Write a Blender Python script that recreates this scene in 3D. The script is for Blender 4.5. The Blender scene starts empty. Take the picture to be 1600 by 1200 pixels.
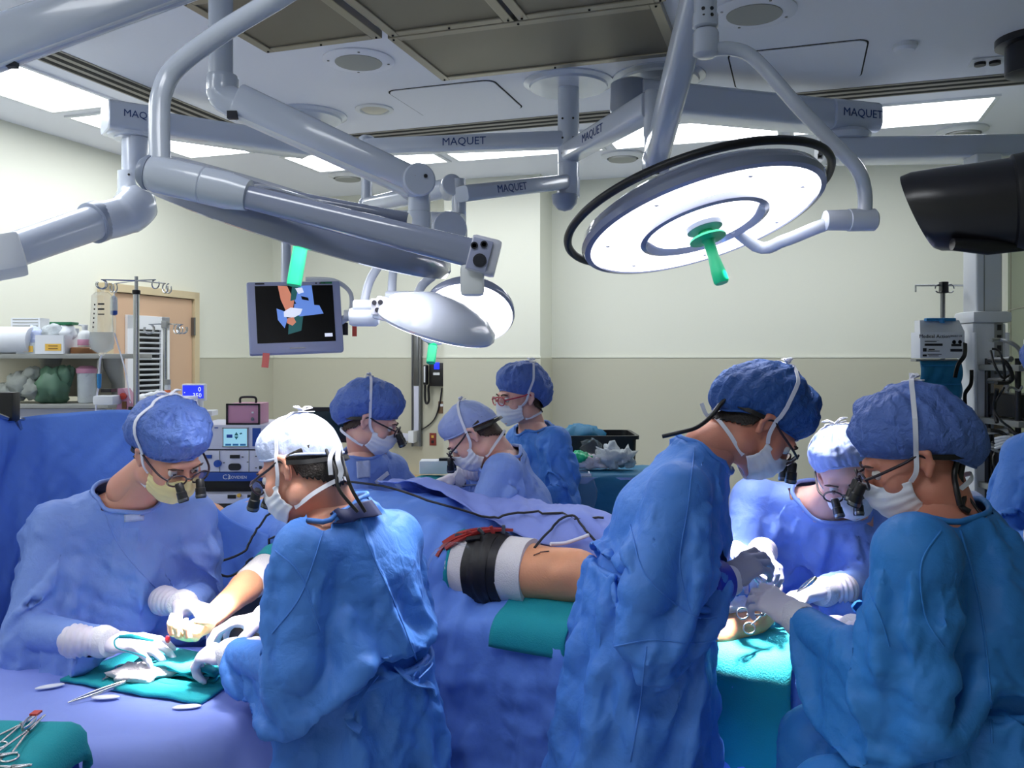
import bpy, bmesh, math, random, time
import numpy as np
import openvdb
from mathutils import Vector, Matrix
from mathutils.bvhtree import BVHTree

SC = bpy.context.scene
COL = SC.collection
PI = math.pi
CAMH, F = 1.65, 1350.0
random.seed(7)
NR = np.random.RandomState(11)

# ---------------------------------------------------------------- camera, exposure, world, lamp light
cam = bpy.data.cameras.new('camera')
cam_o = bpy.data.objects.new('camera', cam)
COL.objects.link(cam_o)
SC.camera = cam_o
cam_o.location = (0, 0, CAMH)
cam_o.rotation_euler = (PI / 2, 0, 0)
cam.sensor_width = 36
cam.lens = 36 * F / 1600
cam.shift_y = -40 / 1600
cam.clip_start = .05

vs = SC.view_settings
vs.view_transform = 'Standard'
vs.look = 'None'
vs.gamma = 1
vs.use_curve_mapping = False
vs.exposure = 0.0

world = bpy.data.worlds.new('world')
SC.world = world
world.use_nodes = True
world.node_tree.nodes['Background'].inputs[0].default_value = (.6, .7, .8, 1)
world.node_tree.nodes['Background'].inputs[1].default_value = .3
PANEL = 9.0          # radiance of the ceiling panels
LAMP = {'near': 2.2, 'right': 2.8, 'small': 1.5, 'near_beam': 1800.0, 'right_beam': 1300.0}    # watts of the surgical lamps
try:
    SC.cycles.max_bounces = 6
    SC.cycles.diffuse_bounces = 4
    SC.cycles.glossy_bounces = 3
    SC.cycles.sample_clamp_indirect = 6
except Exception: pass

def surgical_light(name, pos, direction, watts, size, spread):
    l = bpy.data.lights.new(name, 'AREA')
    l.shape = 'DISK'; l.size = size; l.energy = watts; l.spread = math.radians(spread)
    l.color = (1, .97, .95)
    o = bpy.data.objects.new(name, l)
    o.location = pos
    o.rotation_euler = Vector(direction).to_track_quat('-Z', 'Y').to_euler()
    COL.objects.link(o)
    return o

def beam(name, pos, target, watts, angle, blend=.7, radius=.06):
    l = bpy.data.lights.new(name, 'SPOT')
    l.energy = watts; l.spot_size = math.radians(angle); l.spot_blend = blend; l.shadow_soft_size = radius; l.color = (1, .97, .95)
    o = bpy.data.objects.new(name, l); o.location = pos
    o.rotation_euler = (Vector(target) - Vector(pos)).to_track_quat('-Z', 'Y').to_euler()
    COL.objects.link(o)

# ---------------------------------------------------------------- where things are
def P(u, v, d):
    """a point seen at (u, v) of the photograph at depth d"""
    return Vector(((u - 800) * d / F, d, CAMH - (v - 560) * d / F))
def PZ(u, v, z):
    d = (CAMH - z) * F / (v - 560)
    return Vector(((u - 800) * d / F, d, z))
RC, RS = .9487, .3162                 # the room is turned against the camera
def R(a, b, z=0.0): return Vector((a * RC + b * RS, -a * RS + b * RC, z))
CEIL, BACK, LEFT, RIGHT, FRONT = 3.09, 6.80, -4.57, 1.374, -1.3
RX, RY = Vector((RC, -RS, 0)), Vector((RS, RC, 0))
RROT = Matrix.Rotation(-math.atan2(RS, RC), 3, 'Z')
def on_back(u, b=BACK):
    k = (u - 800) / F
    return b * (k * RC - RS) / (RC + k * RS)
def on_left(u, a=LEFT):
    k = (u - 800) / F
    return a * (RC + k * RS) / (k * RC - RS)
def zat(v, Y): return CAMH - (v - 560) * Y / F
# ---------------------------------------------------------------- basic helpers
def vec(a): return Vector(a)
def nrm(a):
    a = Vector(a); return a.normalized()

def link(o, parent=None):
    COL.objects.link(o)
    if parent is not None: o.parent = parent
    return o

def meshobj(name, verts, faces, mat=None, parent=None, smooth=True):
    me = bpy.data.meshes.new(name)
    me.from_pydata([tuple(v) for v in verts], [], [tuple(f) for f in faces])
    me.update()
    if smooth: me.polygons.foreach_set('use_smooth', [True] * len(me.polygons))
    o = bpy.data.objects.new(name, me)
    if mat: me.materials.append(mat)
    return link(o, parent)

def obj(name, bm, mat=None, parent=None, smooth=False, autos=None):
    me = bpy.data.meshes.new(name)
    bmesh.ops.recalc_face_normals(bm, faces=bm.faces)
    bm.to_mesh(me); bm.free()
    if smooth or autos: me.polygons.foreach_set('use_smooth', [True] * len(me.polygons))
    if autos: me.set_sharp_from_angle(angle=math.radians(autos))
    if mat:
        for m in (mat if isinstance(mat, (list, tuple)) else [mat]): me.materials.append(m)
    o = bpy.data.objects.new(name, me)
    return link(o, parent)

def tag(o, label=None, cat=None, group=None, kind=None):
    if label: o['label'] = label
    if cat: o['category'] = cat
    if group: o['group'] = group
    if kind: o['kind'] = kind
    return o

ROOTS = []
def empty(name, loc, label, cat, group=None):
    """an Empty at the base of a thing; its parts are made in world space and pulled under it by settle()"""
    o = bpy.data.objects.new(name, None)
    o.empty_display_size = .05
    o.location = loc
    link(o); ROOTS.append(o)
    return tag(o, label, cat, group)
def settle(o=None):
    for r in ([o] if o else list(ROOTS)):
        if r not in ROOTS: continue
        ROOTS.remove(r)
        for c in r.children: c.location = c.location - r.location
def dup(root, loc=None, label=None, rotz=0.0):
    """a copy of a settled thing with copies of its parts and sub-parts"""
    r = root.copy(); COL.objects.link(r)
    if loc is not None: r.location = loc
    r.rotation_euler.z = rotz
    if label: r['label'] = label
    for ch in list(root.children):
        c = ch.copy(); COL.objects.link(c); c.parent = r
        for g in list(ch.children):
            d = g.copy(); COL.objects.link(d); d.parent = c
    return r

# ---------------------------------------------------------------- materials
def lin(c):
    c /= 255.0
    return c / 12.92 if c <= .04045 else ((c + .055) / 1.055) ** 2.4
MATS = {}
def mat(name, col, rough=.5, metal=0.0, noise=0.0, nscale=8.0, bump=0.0, bscale=40.0, emit=0.0, ecol=None, alpha=1.0, trans=0.0, sss=0.0, kind='noise', spec=.5, coat=0.0):
    if name in MATS: return MATS[name]
    m = bpy.data.materials.new(name); m.use_nodes = True
    nt = m.node_tree; b = nt.nodes['Principled BSDF']; c = (lin(col[0]), lin(col[1]), lin(col[2]), 1)
    b.inputs['Base Color'].default_value = c
    b.inputs['Roughness'].default_value = rough; b.inputs['Metallic'].default_value = metal
    b.inputs['Specular IOR Level'].default_value = spec
    if coat: b.inputs['Coat Weight'].default_value = coat
    if sss:
        b.inputs['Subsurface Weight'].default_value = sss
        b.inputs['Subsurface Radius'].default_value = (.012, .005, .003); b.inputs['Subsurface Scale'].default_value = 1
    if trans: b.inputs['Transmission Weight'].default_value = trans; b.inputs['IOR'].default_value = 1.2
    if alpha < 1: b.inputs['Alpha'].default_value = alpha
    if emit:
        e = ecol or col
        b.inputs['Emission Color'].default_value = (lin(e[0]), lin(e[1]), lin(e[2]), 1); b.inputs['Emission Strength'].default_value = emit
    tc = nt.nodes.new('ShaderNodeTexCoord')
    if noise:
        n = nt.nodes.new('ShaderNodeTexNoise'); n.inputs['Scale'].default_value = nscale; n.inputs['Detail'].default_value = 4
        nt.links.new(tc.outputs['Object'], n.inputs['Vector'])
        mx = nt.nodes.new('ShaderNodeMix'); mx.data_type = 'RGBA'
        mx.inputs[6].default_value = tuple(x * (1 - noise) for x in c[:3]) + (1,)
        mx.inputs[7].default_value = tuple(min(1, x * (1 + noise)) for x in c[:3]) + (1,)
        nt.links.new(n.outputs['Fac'], mx.inputs[0]); nt.links.new(mx.outputs[2], b.inputs['Base Color'])
    if bump:
        bp = nt.nodes.new('ShaderNodeBump'); bp.inputs['Strength'].default_value = bump; bp.inputs['Distance'].default_value = .01
        if kind == 'crumple':
            n1 = nt.nodes.new('ShaderNodeTexNoise'); n1.inputs['Scale'].default_value = bscale * .6; n1.inputs['Detail'].default_value = 3
            va = nt.nodes.new('ShaderNodeVectorMath'); va.operation = 'MULTIPLY_ADD'; va.inputs[1].default_value = (.10, .10, .10)
            nt.links.new(tc.outputs['Object'], n1.inputs['Vector']); nt.links.new(n1.outputs['Color'], va.inputs[0]); nt.links.new(tc.outputs['Object'], va.inputs[2])
            v = nt.nodes.new('ShaderNodeTexVoronoi'); v.feature = 'DISTANCE_TO_EDGE'; v.inputs['Scale'].default_value = bscale
            nt.links.new(va.outputs[0], v.inputs['Vector'])
            n2 = nt.nodes.new('ShaderNodeTexNoise'); n2.inputs['Scale'].default_value = bscale * 1.5; n2.inputs['Detail'].default_value = 6
            nt.links.new(va.outputs[0], n2.inputs['Vector'])
            ad = nt.nodes.new('ShaderNodeMath'); ad.operation = 'MULTIPLY_ADD'; ad.inputs[1].default_value = .7
            nt.links.new(v.outputs['Distance'], ad.inputs[0]); nt.links.new(n2.outputs['Fac'], ad.inputs[2])
            nt.links.new(ad.outputs[0], bp.inputs['Height'])
        else:
            n = nt.nodes.new('ShaderNodeTexNoise'); n.inputs['Scale'].default_value = bscale; n.inputs['Detail'].default_value = 5
            nt.links.new(tc.outputs['Object'], n.inputs['Vector']); nt.links.new(n.outputs['Fac'], bp.inputs['Height'])
        nt.links.new(bp.outputs['Normal'], b.inputs['Normal'])
    MATS[name] = m
    return m

M = dict(
    wall=mat('wall_paint', (228, 229, 214), .6, bump=.05, bscale=120), wall_low=mat('wall_sheet', (196, 194, 174), .5, bump=.05, bscale=150),
    wall_shade=mat('wall_tile_shaded', (120, 128, 108), .6), ceil=mat('ceiling_paint', (240, 242, 250), .7, bump=.04, bscale=90),
    floor=mat('vinyl_floor', (206, 212, 222), .35, noise=.15, nscale=5),
    door=mat('door_leaf', (206, 172, 142), .5), doorframe=mat('door_frame', (205, 188, 152), .5),
    white=mat('white_paint', (225, 228, 232), .35), cream=mat('cream_plastic', (220, 214, 196), .4), boom=mat('boom_enamel', (200, 208, 224), .22, spec=.6, coat=.4),
    boomdark=mat('boom_joint', (140, 150, 172), .3), lampgrey=mat('lamp_housing', (142, 150, 176), .18, spec=.7, coat=.6),
    black=mat('black_plastic', (18, 18, 22), .4), rubber=mat('black_rubber', (12, 12, 13), .55), darkgrey=mat('dark_plastic', (27, 26, 31), .28, bump=.03, bscale=400),
    steel=mat('brushed_steel', (190, 192, 196), .25, 1.0), darksteel=mat('dark_steel', (120, 122, 126), .3, 1.0),
    filt=mat('perforated_steel', (118, 112, 102), .36, .75, noise=.10, nscale=3, bump=.2, bscale=900), filtframe=mat('filter_frame', (150, 144, 132), .35, .7),
    slot=mat('slot_black', (12, 12, 14), .8), slotrail=mat('slot_rail', (150, 145, 135), .5),
    panel=mat('light_diffuser', (255, 255, 255), .5, emit=PANEL, ecol=(246, 250, 255)),
    lampface=mat('lamp_lens', (255, 255, 255), .3, emit=3.2, ecol=(255, 253, 255)), led=mat('lamp_ring', (200, 204, 214), .25),
    gown=mat('gown_cloth', (76, 134, 220), .55, noise=.08, nscale=3, bump=.7, bscale=13, kind='crumple', spec=.35),
    gown2=mat('gown_cloth_teal', (52, 130, 208), .55, noise=.08, nscale=3, bump=.7, bscale=12, kind='crumple', spec=.35),
    gown3=mat('gown_cloth_pale', (124, 154, 224), .55, noise=.08, nscale=3, bump=.6, bscale=13, kind='crumple', spec=.35),
    drape=mat('drape_cloth', (104, 148, 234), .6, noise=.07, nscale=3, bump=.55, bscale=9, kind='crumple', spec=.3),
    drapeblue=mat('drape_deep_blue', (38, 82, 200), .55, noise=.08, nscale=4, bump=.2, bscale=12, kind='crumple', spec=.3),
    drapepale=mat('drape_lilac', (138, 156, 230), .6, noise=.05, nscale=3, bump=.12, bscale=14, kind='crumple', spec=.3),
    teal=mat('teal_towel', (14, 150, 162), .85, noise=.10, nscale=12, bump=.3, bscale=260), tealdrape=mat('teal_drape', (16, 110, 150), .6, noise=.1, bump=.2, bscale=14, kind='crumple'),
    green=mat('green_handle', (10, 190, 130), .35), capblue=mat('cap_blue', (86, 116, 190), .6, noise=.1, nscale=20, bump=.8, bscale=30, kind='crumple'),
    capdeep=mat('cap_deep_blue', (34, 80, 150), .6, noise=.15, nscale=18, bump=.8, bscale=28, kind='crumple'), capwhite=mat('cap_pale', (190, 202, 236), .6, bump=.25, bscale=34, kind='crumple'),
    caplilac=mat('cap_lilac', (158, 174, 224), .6, bump=.2, bscale=34, kind='crumple'),
    skin=mat('skin', (222, 160, 138), .5, noise=.10, nscale=14, sss=.25, bump=.06, bscale=220), skin2=mat('skin_ruddy', (208, 138, 116), .5, noise=.16, nscale=16, sss=.25, bump=.08, bscale=220),
    skin3=mat('skin_pale', (232, 180, 166), .5, noise=.08, nscale=14, sss=.25, bump=.05, bscale=220), skinleg=mat('skin_prepped', (224, 156, 116), .5, noise=.30, nscale=9, sss=.2, bump=.10, bscale=180),
    glove=mat('latex_glove', (222, 216, 232), .42, bump=.15, bscale=70, sss=.1), glovegrey=mat('glove_grey', (150, 152, 176), .45, bump=.15, bscale=70), gloveblue=mat('glove_blue', (30, 50, 190), .45),
    knit=mat('knit_cuff', (228, 226, 236), .8, bump=.4, bscale=200), maskw=mat('mask_white', (232, 234, 244), .75, bump=.12, bscale=60), masky=mat('mask_yellow', (238, 222, 162), .75, bump=.12, bscale=60),
    tie=mat('tie_white', (226, 228, 240), .7), hair=mat('hair_dark', (26, 18, 16), .5, bump=.4, bscale=200), hairbrown=mat('hair_brown', (58, 38, 30), .5, bump=.4, bscale=200),
    navy=mat('scrubs_navy', (26, 38, 88), .7), frame=mat('spectacle_frame', (36, 22, 34), .35), framered=mat('spectacle_red', (190, 60, 80), .35), lens=mat('lens_glass', (235, 240, 250), .03, trans=.95, alpha=.25),
    brow=mat('brow', (70, 48, 42), .8), eyew=mat('eye_white', (225, 222, 220), .3), iris=mat('iris', (40, 28, 22), .2),
    red=mat('red_strap', (150, 38, 34), .5, noise=.2, nscale=30), stock=mat('stockinette', (226, 222, 224), .85, bump=.4, bscale=260), tourn=mat('tourniquet_black', (20, 19, 23), .5, bump=.25, bscale=30),
    blanket=mat('white_blanket', (225, 226, 232), .8, bump=.2, bscale=30), gauze=mat('gauze', (236, 226, 230), .9, bump=.5, bscale=90), wound=mat('wound_red', (170, 30, 40), .3),
    plastic=mat('clear_plastic', (228, 236, 242), .12, trans=.85, alpha=.28, bump=.3, bscale=30), bag=mat('bag_plastic', (215, 224, 230), .25, alpha=.75, bump=.6, bscale=25, kind='crumple'),
    bottlew=mat('bottle_white', (214, 218, 220), .4), greyplastic=mat('grey_plastic', (150, 152, 148), .45), pink=mat('pink_case', (196, 140, 166), .45), tan=mat('tan_panel', (206, 186, 148), .5), brown=mat('brown_base', (120, 78, 40), .5),
    yellow=mat('yellow_label', (232, 186, 80), .6), orange=mat('orange', (220, 110, 60), .5), redp=mat('red_plastic', (196, 60, 48), .5), greenc=mat('green_lid', (20, 110, 70), .5), greycloth=mat('grey_wrap', (150, 156, 150), .8, bump=.4, bscale=40),
    greenbag=mat('green_wrap', (92, 128, 106), .5, alpha=.9, bump=.3, bscale=20), panelblue=mat('panel_blue', (24, 72, 160), .4), screenlit=mat('screen_pale', (150, 205, 225), .3, emit=.55, ecol=(150, 205, 225)), screenblue=mat('screen_blue', (30, 40, 200), .3, emit=.8, ecol=(40, 60, 240)),
    screentext=mat('screen_text', (220, 225, 255), .3, emit=.9, ecol=(210, 220, 255)), screenblack=mat('screen_black', (2, 2, 4), .35, spec=.15), ink=mat('ink', (26, 28, 40), .6), inkblue=mat('ink_blue', (30, 60, 120), .6), paper=mat('paper', (226, 230, 236), .7),
    bluetube=mat('blue_plastic', (40, 130, 190), .4), wood=mat('pale_wood', (200, 168, 116), .5), eqgrey=mat('equipment_grey', (206, 208, 224), .4), bezel=mat('monitor_bezel', (158, 164, 196), .4),
    sskin=mat('screen_skin', (220, 140, 110), .4, emit=.5, ecol=(214, 132, 104)), sblue=mat('screen_cloth', (110, 150, 225), .4, emit=.5, ecol=(100, 140, 225)), steal=mat('screen_teal', (20, 90, 90), .4, emit=.35, ecol=(20, 100, 100)), swhite=mat('screen_white', (220, 225, 235), .4, emit=.7, ecol=(215, 220, 240)), sred=mat('screen_red', (150, 50, 50), .4, emit=.4, ecol=(150, 60, 50)),
    blind=mat('blind_slat', (190, 196, 200), .4), dark=mat('dark_glass', (14, 18, 26), .1), switchred=mat('switch_red', (130, 44, 34), .5), pinkt=mat('pink_tag', (236, 120, 110), .6, alpha=.85),
)

# ---------------------------------------------------------------- bmesh shapes
def frame_of(d, up=None):
    d = Vector(d).normalized(); up = Vector(up) if up is not None else (Vector((0, 0, 1)) if abs(d.z) < .95 else Vector((0, 1, 0)))
    x = d.cross(up)
    if x.length < 1e-5: x = d.cross(Vector((1, 0, 0)))
    x.normalize(); return x, x.cross(d).normalized()
def add_box(bm, c, s, rot=None, bev=0.0, seg=2):
    r = bmesh.ops.create_cube(bm, size=1)
    vs_ = r['verts']; bmesh.ops.scale(bm, vec=s, verts=vs_)
    if bev:
        es = {e for v in vs_ for e in v.link_edges}
        rb = bmesh.ops.bevel(bm, geom=list(es), offset=bev, segments=seg, affect='EDGES', profile=.6)
        vs_ = list({v for f in rb['faces'] for v in f.verts} | {v for v in vs_ if v.is_valid})
    if rot is not None: bmesh.ops.rotate(bm, cent=(0, 0, 0), matrix=rot.to_3x3(), verts=vs_)
    bmesh.ops.translate(bm, vec=c, verts=vs_)
    return vs_
def add_loft(bm, rings, cap=True, closed=False):
    L = [[bm.verts.new(p) for p in r] for r in rings]
    n = len(L[0])
    for i in range(len(L) - (0 if closed else 1)):
        a, b = L[i], L[(i + 1) % len(L)]
        for k in range(n): bm.faces.new((a[k], a[(k + 1) % n], b[(k + 1) % n], b[k]))
    if cap and not closed:
        bm.faces.new(L[0][::-1]); bm.faces.new(L[-1])
    return L
def add_tube(bm, pts, r, n=10, cap=True, closed=False, sx=1.0):
    pts = [Vector(p) for p in pts]; N = len(pts); rings = []
    rr = r if isinstance(r, (list, tuple)) else [r] * N
    x = None
    for i, p in enumerate(pts):
        if closed: d = pts[(i + 1) % N] - pts[i - 1]
        else: d = pts[min(i + 1, N - 1)] - pts[max(i - 1, 0)]
        if d.length < 1e-8: d = Vector((0, 0, 1))
        d.normalize()
        if x is None: x, y = frame_of(d)
        else:
            x = x - d * x.dot(d)
            if x.length < 1e-6: x, y = frame_of(d)
            x.normalize(); y = x.cross(d).normalized()
        rings.append([p + (x * math.cos(a) * sx + y * math.sin(a)) * rr[i] for a in [2 * PI * k / n for k in range(n)]])
    add_loft(bm, rings, cap, closed)
def curve(pts, n=8):
    pts = [Vector(p) for p in pts]; out = []
    for i in range(len(pts) - 1):
        p0, p1, p2, p3 = pts[max(i - 1, 0)], pts[i], pts[i + 1], pts[min(i + 2, len(pts) - 1)]
        for k in range(n):
            t = k / n
            out.append(.5 * ((2 * p1) + (p2 - p0) * t + (2 * p0 - 5 * p1 + 4 * p2 - p3) * t * t + (3 * p1 - p0 - 3 * p2 + p3) * t ** 3))
    out.append(pts[-1]); return out
def add_lathe(bm, prof, c, axis=(0, 0, 1), n=32, up=None):
    """prof: (radius, height along the axis)"""
    ax = Vector(axis).normalized(); x, y = frame_of(ax, up); c = Vector(c)
    rings = []
    for r, h in prof: rings.append([c + ax * h + (x * math.cos(2 * PI * k / n) + y * math.sin(2 * PI * k / n)) * max(r, 1e-4) for k in range(n)])
    add_loft(bm, rings)
def rrect(w, h, r, n=4):
    o = []
    for cx, cy, a0 in ((w / 2 - r, h / 2 - r, 0), (-w / 2 + r, h / 2 - r, 90), (-w / 2 + r, -h / 2 + r, 180), (w / 2 - r, -h / 2 + r, 270)):
        for k in range(n + 1):
            a = math.radians(a0 + 90 * k / n); o.append((cx + r * math.cos(a), cy + r * math.sin(a)))
    return o
def add_bar(bm, a, b, w, h, r=.01, up=None, w2=None, h2=None, n=4):
    """a rounded bar from a to b, w across and h high"""
    a, b = Vector(a), Vector(b); d = b - a; x, y = frame_of(d, up)
    p1 = rrect(w, h, r, n); p2 = rrect(w2 or w, h2 or h, r, n)
    L = d.length; d = d / L; e = min(r * .6, .006)
    rings = [[a + x * q[0] * .94 + y * q[1] * .94 for q in p1], [a + d * e + x * q[0] + y * q[1] if False else a + d * e + x * q[0] + y * q[1] for q in p1],
             [b - d * e + x * q[0] + y * q[1] for q in p2], [b + x * q[0] * .94 + y * q[1] * .94 for q in p2]]
    add_loft(bm, rings)
def add_prism(bm, poly, d):
    """poly: points in space, pushed along d"""
    d = Vector(d); A = [bm.verts.new(Vector(p)) for p in poly]; B = [bm.verts.new(Vector(p) + d) for p in poly]
    bm.faces.new(A[::-1]); bm.faces.new(B); n = len(A)
    for k in range(n): bm.faces.new((A[k], A[(k + 1) % n], B[(k + 1) % n], B[k]))
def add_ball(bm, c, r, n=16, sc=(1, 1, 1), M3=None):
    q = bmesh.ops.create_uvsphere(bm, u_segments=n, v_segments=max(6, n // 2), radius=1)
    vs_ = q['verts']; rr = r if isinstance(r, (tuple, list)) else (r * sc[0], r * sc[1], r * sc[2])
    bmesh.ops.scale(bm, vec=rr, verts=vs_)
    if M3 is not None: bmesh.ops.rotate(bm, cent=(0, 0, 0), matrix=M3, verts=vs_)
    bmesh.ops.translate(bm, vec=c, verts=vs_)
def add_ribbon(bm, pts, width, outs, th=.0012):
    """flat band along pts; outs: outward normal per point"""
    N = len(pts); rings = []
    for i in range(N):
        d = (pts[min(i + 1, N - 1)] - pts[max(i - 1, 0)]).normalized(); o = Vector(outs[i]); o = (o - d * o.dot(d)).normalized(); s = d.cross(o).normalized() * width / 2
        rings.append([pts[i] - s - o * th, pts[i] + s - o * th, pts[i] + s + o * th, pts[i] - s + o * th])
    add_loft(bm, rings)
def nbm(): return bmesh.new()
def tube_part(name, pts, r, m, parent, n=10, smooth=True):
    bm = nbm(); add_tube(bm, pts, r, n); return obj(name, bm, m, parent, autos=50)
def box_part(name, c, s, m, parent, rot=None, bev=0.0):
    bm = nbm(); add_box(bm, c, s, rot, bev); return obj(name, bm, m, parent, autos=40)
def lathe_part(name, prof, c, m, parent, axis=(0, 0, 1), n=32):
    bm = nbm(); add_lathe(bm, prof, c, axis, n); return obj(name, bm, m, parent, autos=40)
def lettering(text, pos, right, normal, size, m, parent, name='lettering', depth=.0006):
    c = bpy.data.curves.new(name, 'FONT'); c.body = text; c.size = size; c.extrude = depth; c.align_x = 'CENTER'; c.align_y = 'CENTER'
    c.resolution_u = 2
    tmp = bpy.data.objects.new(name, c); COL.objects.link(tmp)
    bpy.context.view_layer.update()
    me = bpy.data.meshes.new_from_object(tmp.evaluated_get(bpy.context.evaluated_depsgraph_get()))
    bpy.data.objects.remove(tmp); bpy.data.curves.remove(c)
    me.materials.clear(); me.materials.append(m)
    o = bpy.data.objects.new(name, me)
    x = Vector(right).normalized(); z = Vector(normal); z = (z - x * z.dot(x)).normalized(); y = z.cross(x)
    mt = Matrix((x, y, z)).transposed().to_4x4(); mt.translation = Vector(pos)
    o.matrix_world = mt
    return link(o, parent)

# ---------------------------------------------------------------- signed distance modelling
class Sdf:
    def __init__(s, lo, hi, h):
        s.h = h; s.lo = np.floor(np.array(lo) / h).astype(int)
        n = np.ceil(np.array(hi) / h).astype(int) - s.lo + 1
        s.d = np.full(n, 1.0, np.float32)
        s.ax = [((np.arange(n[i]) + s.lo[i]) * h).astype(np.float32) for i in range(3)]
    def sub(s, lo, hi, pad):
        sl = []
        for i in range(3):
            a = max(0, int(math.floor((lo[i] - pad) / s.h)) - s.lo[i]); b = min(s.d.shape[i], int(math.ceil((hi[i] + pad) / s.h)) - s.lo[i] + 1)
            if b <= a: return None, None
            sl.append(slice(a, b))
        X = s.ax[0][sl[0]][:, None, None]; Y = s.ax[1][sl[1]][None, :, None]; Z = s.ax[2][sl[2]][None, None, :]
        return tuple(sl), (X, Y, Z)
    def mix(s, sl, b, k, op='u'):
        a = s.d[sl]
        if op == 's': a, b = -a, b
        if k > 0:
            t = np.clip(.5 + .5 * (b - a) / k, 0, 1)
            r = b * (1 - t) + a * t - k * t * (1 - t)
        else: r = np.minimum(a, b)
        s.d[sl] = -r if op == 's' else r
    def cone(s, a, b, ra, rb, k=.02, op='u'):
        a = np.array(a, float); b = np.array(b, float); m = max(ra, rb) + .06
        sl, g = s.sub(np.minimum(a, b), np.maximum(a, b), m)
        if sl is None: return s
        ab = b - a; L2 = max(float(ab @ ab), 1e-9)
        px, py, pz = g[0] - a[0], g[1] - a[1], g[2] - a[2]
        t = np.clip((px * ab[0] + py * ab[1] + pz * ab[2]) / L2, 0, 1)
        dd = np.sqrt((px - t * ab[0]) ** 2 + (py - t * ab[1]) ** 2 + (pz - t * ab[2]) ** 2) - (ra + (rb - ra) * t)
        s.mix(sl, dd.astype(np.float32), k, op); return s
    def chain(s, pts, rs, k=.02):
        for i in range(len(pts) - 1): s.cone(pts[i], pts[i + 1], rs[i], rs[i + 1], k)
        return s
    def econe(s, a, b, side, ra, rb, k=.02):
        """cone with an elliptical section: ra, rb = (radius along side, radius front to back)"""
        a = np.array(a, float); b = np.array(b, float); m = max(*ra, *rb) + .06
        sl, g = s.sub(np.minimum(a, b), np.maximum(a, b), m)
        if sl is None: return s
        ab = b - a; L = math.sqrt(float(ab @ ab)) + 1e-9; ax = ab / L
        sd = np.array(side, float); sd -= ax * (sd @ ax); sd /= np.linalg.norm(sd); fr = np.cross(ax, sd)
        p = [g[i] - a[i] for i in range(3)]
        l = p[0] * ax[0] + p[1] * ax[1] + p[2] * ax[2]
        t = np.clip(l / L, 0, 1); le = l - t * L
        q1 = p[0] * sd[0] + p[1] * sd[1] + p[2] * sd[2]; q2 = p[0] * fr[0] + p[1] * fr[1] + p[2] * fr[2]
        r1 = ra[0] + (rb[0] - ra[0]) * t; r2 = ra[1] + (rb[1] - ra[1]) * t; rm = np.minimum(r1, r2)
        dd = (np.sqrt((q1 / r1) ** 2 + (q2 / r2) ** 2 + (le / rm) ** 2) - 1) * rm
        s.mix(sl, dd.astype(np.float32), k); return s
    def ell(s, c, r, M=None, k=.01, op='u'):
        c = np.array(c, float); m = max(r)
        sl, g = s.sub(c, c, m + .05)
        if sl is None: return s
        p = [g[i] - c[i] for i in range(3)]
        if M is not None:
            Mi = np.array(M.to_3x3().transposed())
            p = [Mi[i][0] * p[0] + Mi[i][1] * p[1] + Mi[i][2] * p[2] for i in range(3)]
        k0 = np.sqrt((p[0] / r[0]) ** 2 + (p[1] / r[1]) ** 2 + (p[2] / r[2]) ** 2)
        k1 = np.sqrt((p[0] / r[0] ** 2) ** 2 + (p[1] / r[1] ** 2) ** 2 + (p[2] / r[2] ** 2) ** 2) + 1e-6
        dd = np.where(k0 < .05, -min(r), k0 * (k0 - 1) / k1)
        s.mix(sl, dd.astype(np.float32), k, op); return s
    def box(s, c, hs, rot=None, r=.02, k=.0):
        c = np.array(c, float); m = float(np.linalg.norm(hs)) + .05
        sl, g = s.sub(c, c, m + .06)
        if sl is None: return s
        p = [g[i] - c[i] for i in range(3)]
        if rot is not None:
            Mi = np.array(rot.transposed()); p = [Mi[i][0] * p[0] + Mi[i][1] * p[1] + Mi[i][2] * p[2] for i in range(3)]
        q = [np.abs(p[i]) - hs[i] + r for i in range(3)]
        q = np.broadcast_arrays(*q)
        dd = np.sqrt(sum(np.maximum(x, 0) ** 2 for x in q)) + np.minimum(np.maximum(np.maximum(q[0], q[1]), q[2]), 0) - r
        s.mix(sl, dd.astype(np.float32), k); return s
    def mesh(s):
        g = openvdb.FloatGrid(1.0)
        g.copyFromArray(np.ascontiguousarray(s.d, dtype=np.float32), ijk=tuple(int(i) for i in s.lo))
        pts, quads = g.convertToQuads(0.0)
        return np.array(pts, float) * s.h, np.array(quads)[:, ::-1]

def npmesh(name, V, Q, smooth=True):
    me = bpy.data.meshes.new(name)
    me.vertices.add(len(V)); me.vertices.foreach_set('co', np.ascontiguousarray(V, np.float32).ravel())
    n = Q.shape[1]
    me.loops.add(Q.size); me.polygons.add(len(Q))
    me.polygons.foreach_set('loop_start', np.arange(0, Q.size, n, dtype=np.int32))
    me.loops.foreach_set('vertex_index', Q.astype(np.int32).ravel())
    me.polygons.foreach_set('use_smooth', np.ones(len(Q), bool))
    me.update(calc_edges=True); me.validate()
    return me

def npobj(name, V, Q, mat=None, parent=None):
    me = npmesh(name, V, Q)
    if mat: me.materials.append(mat)
    return link(bpy.data.objects.new(name, me), parent)

def edges_of(Q):
    n = Q.shape[1]
    E = np.concatenate([np.stack([Q[:, i], Q[:, (i + 1) % n]], 1) for i in range(n)])
    E.sort(axis=1); return np.unique(E, axis=0)

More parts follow.
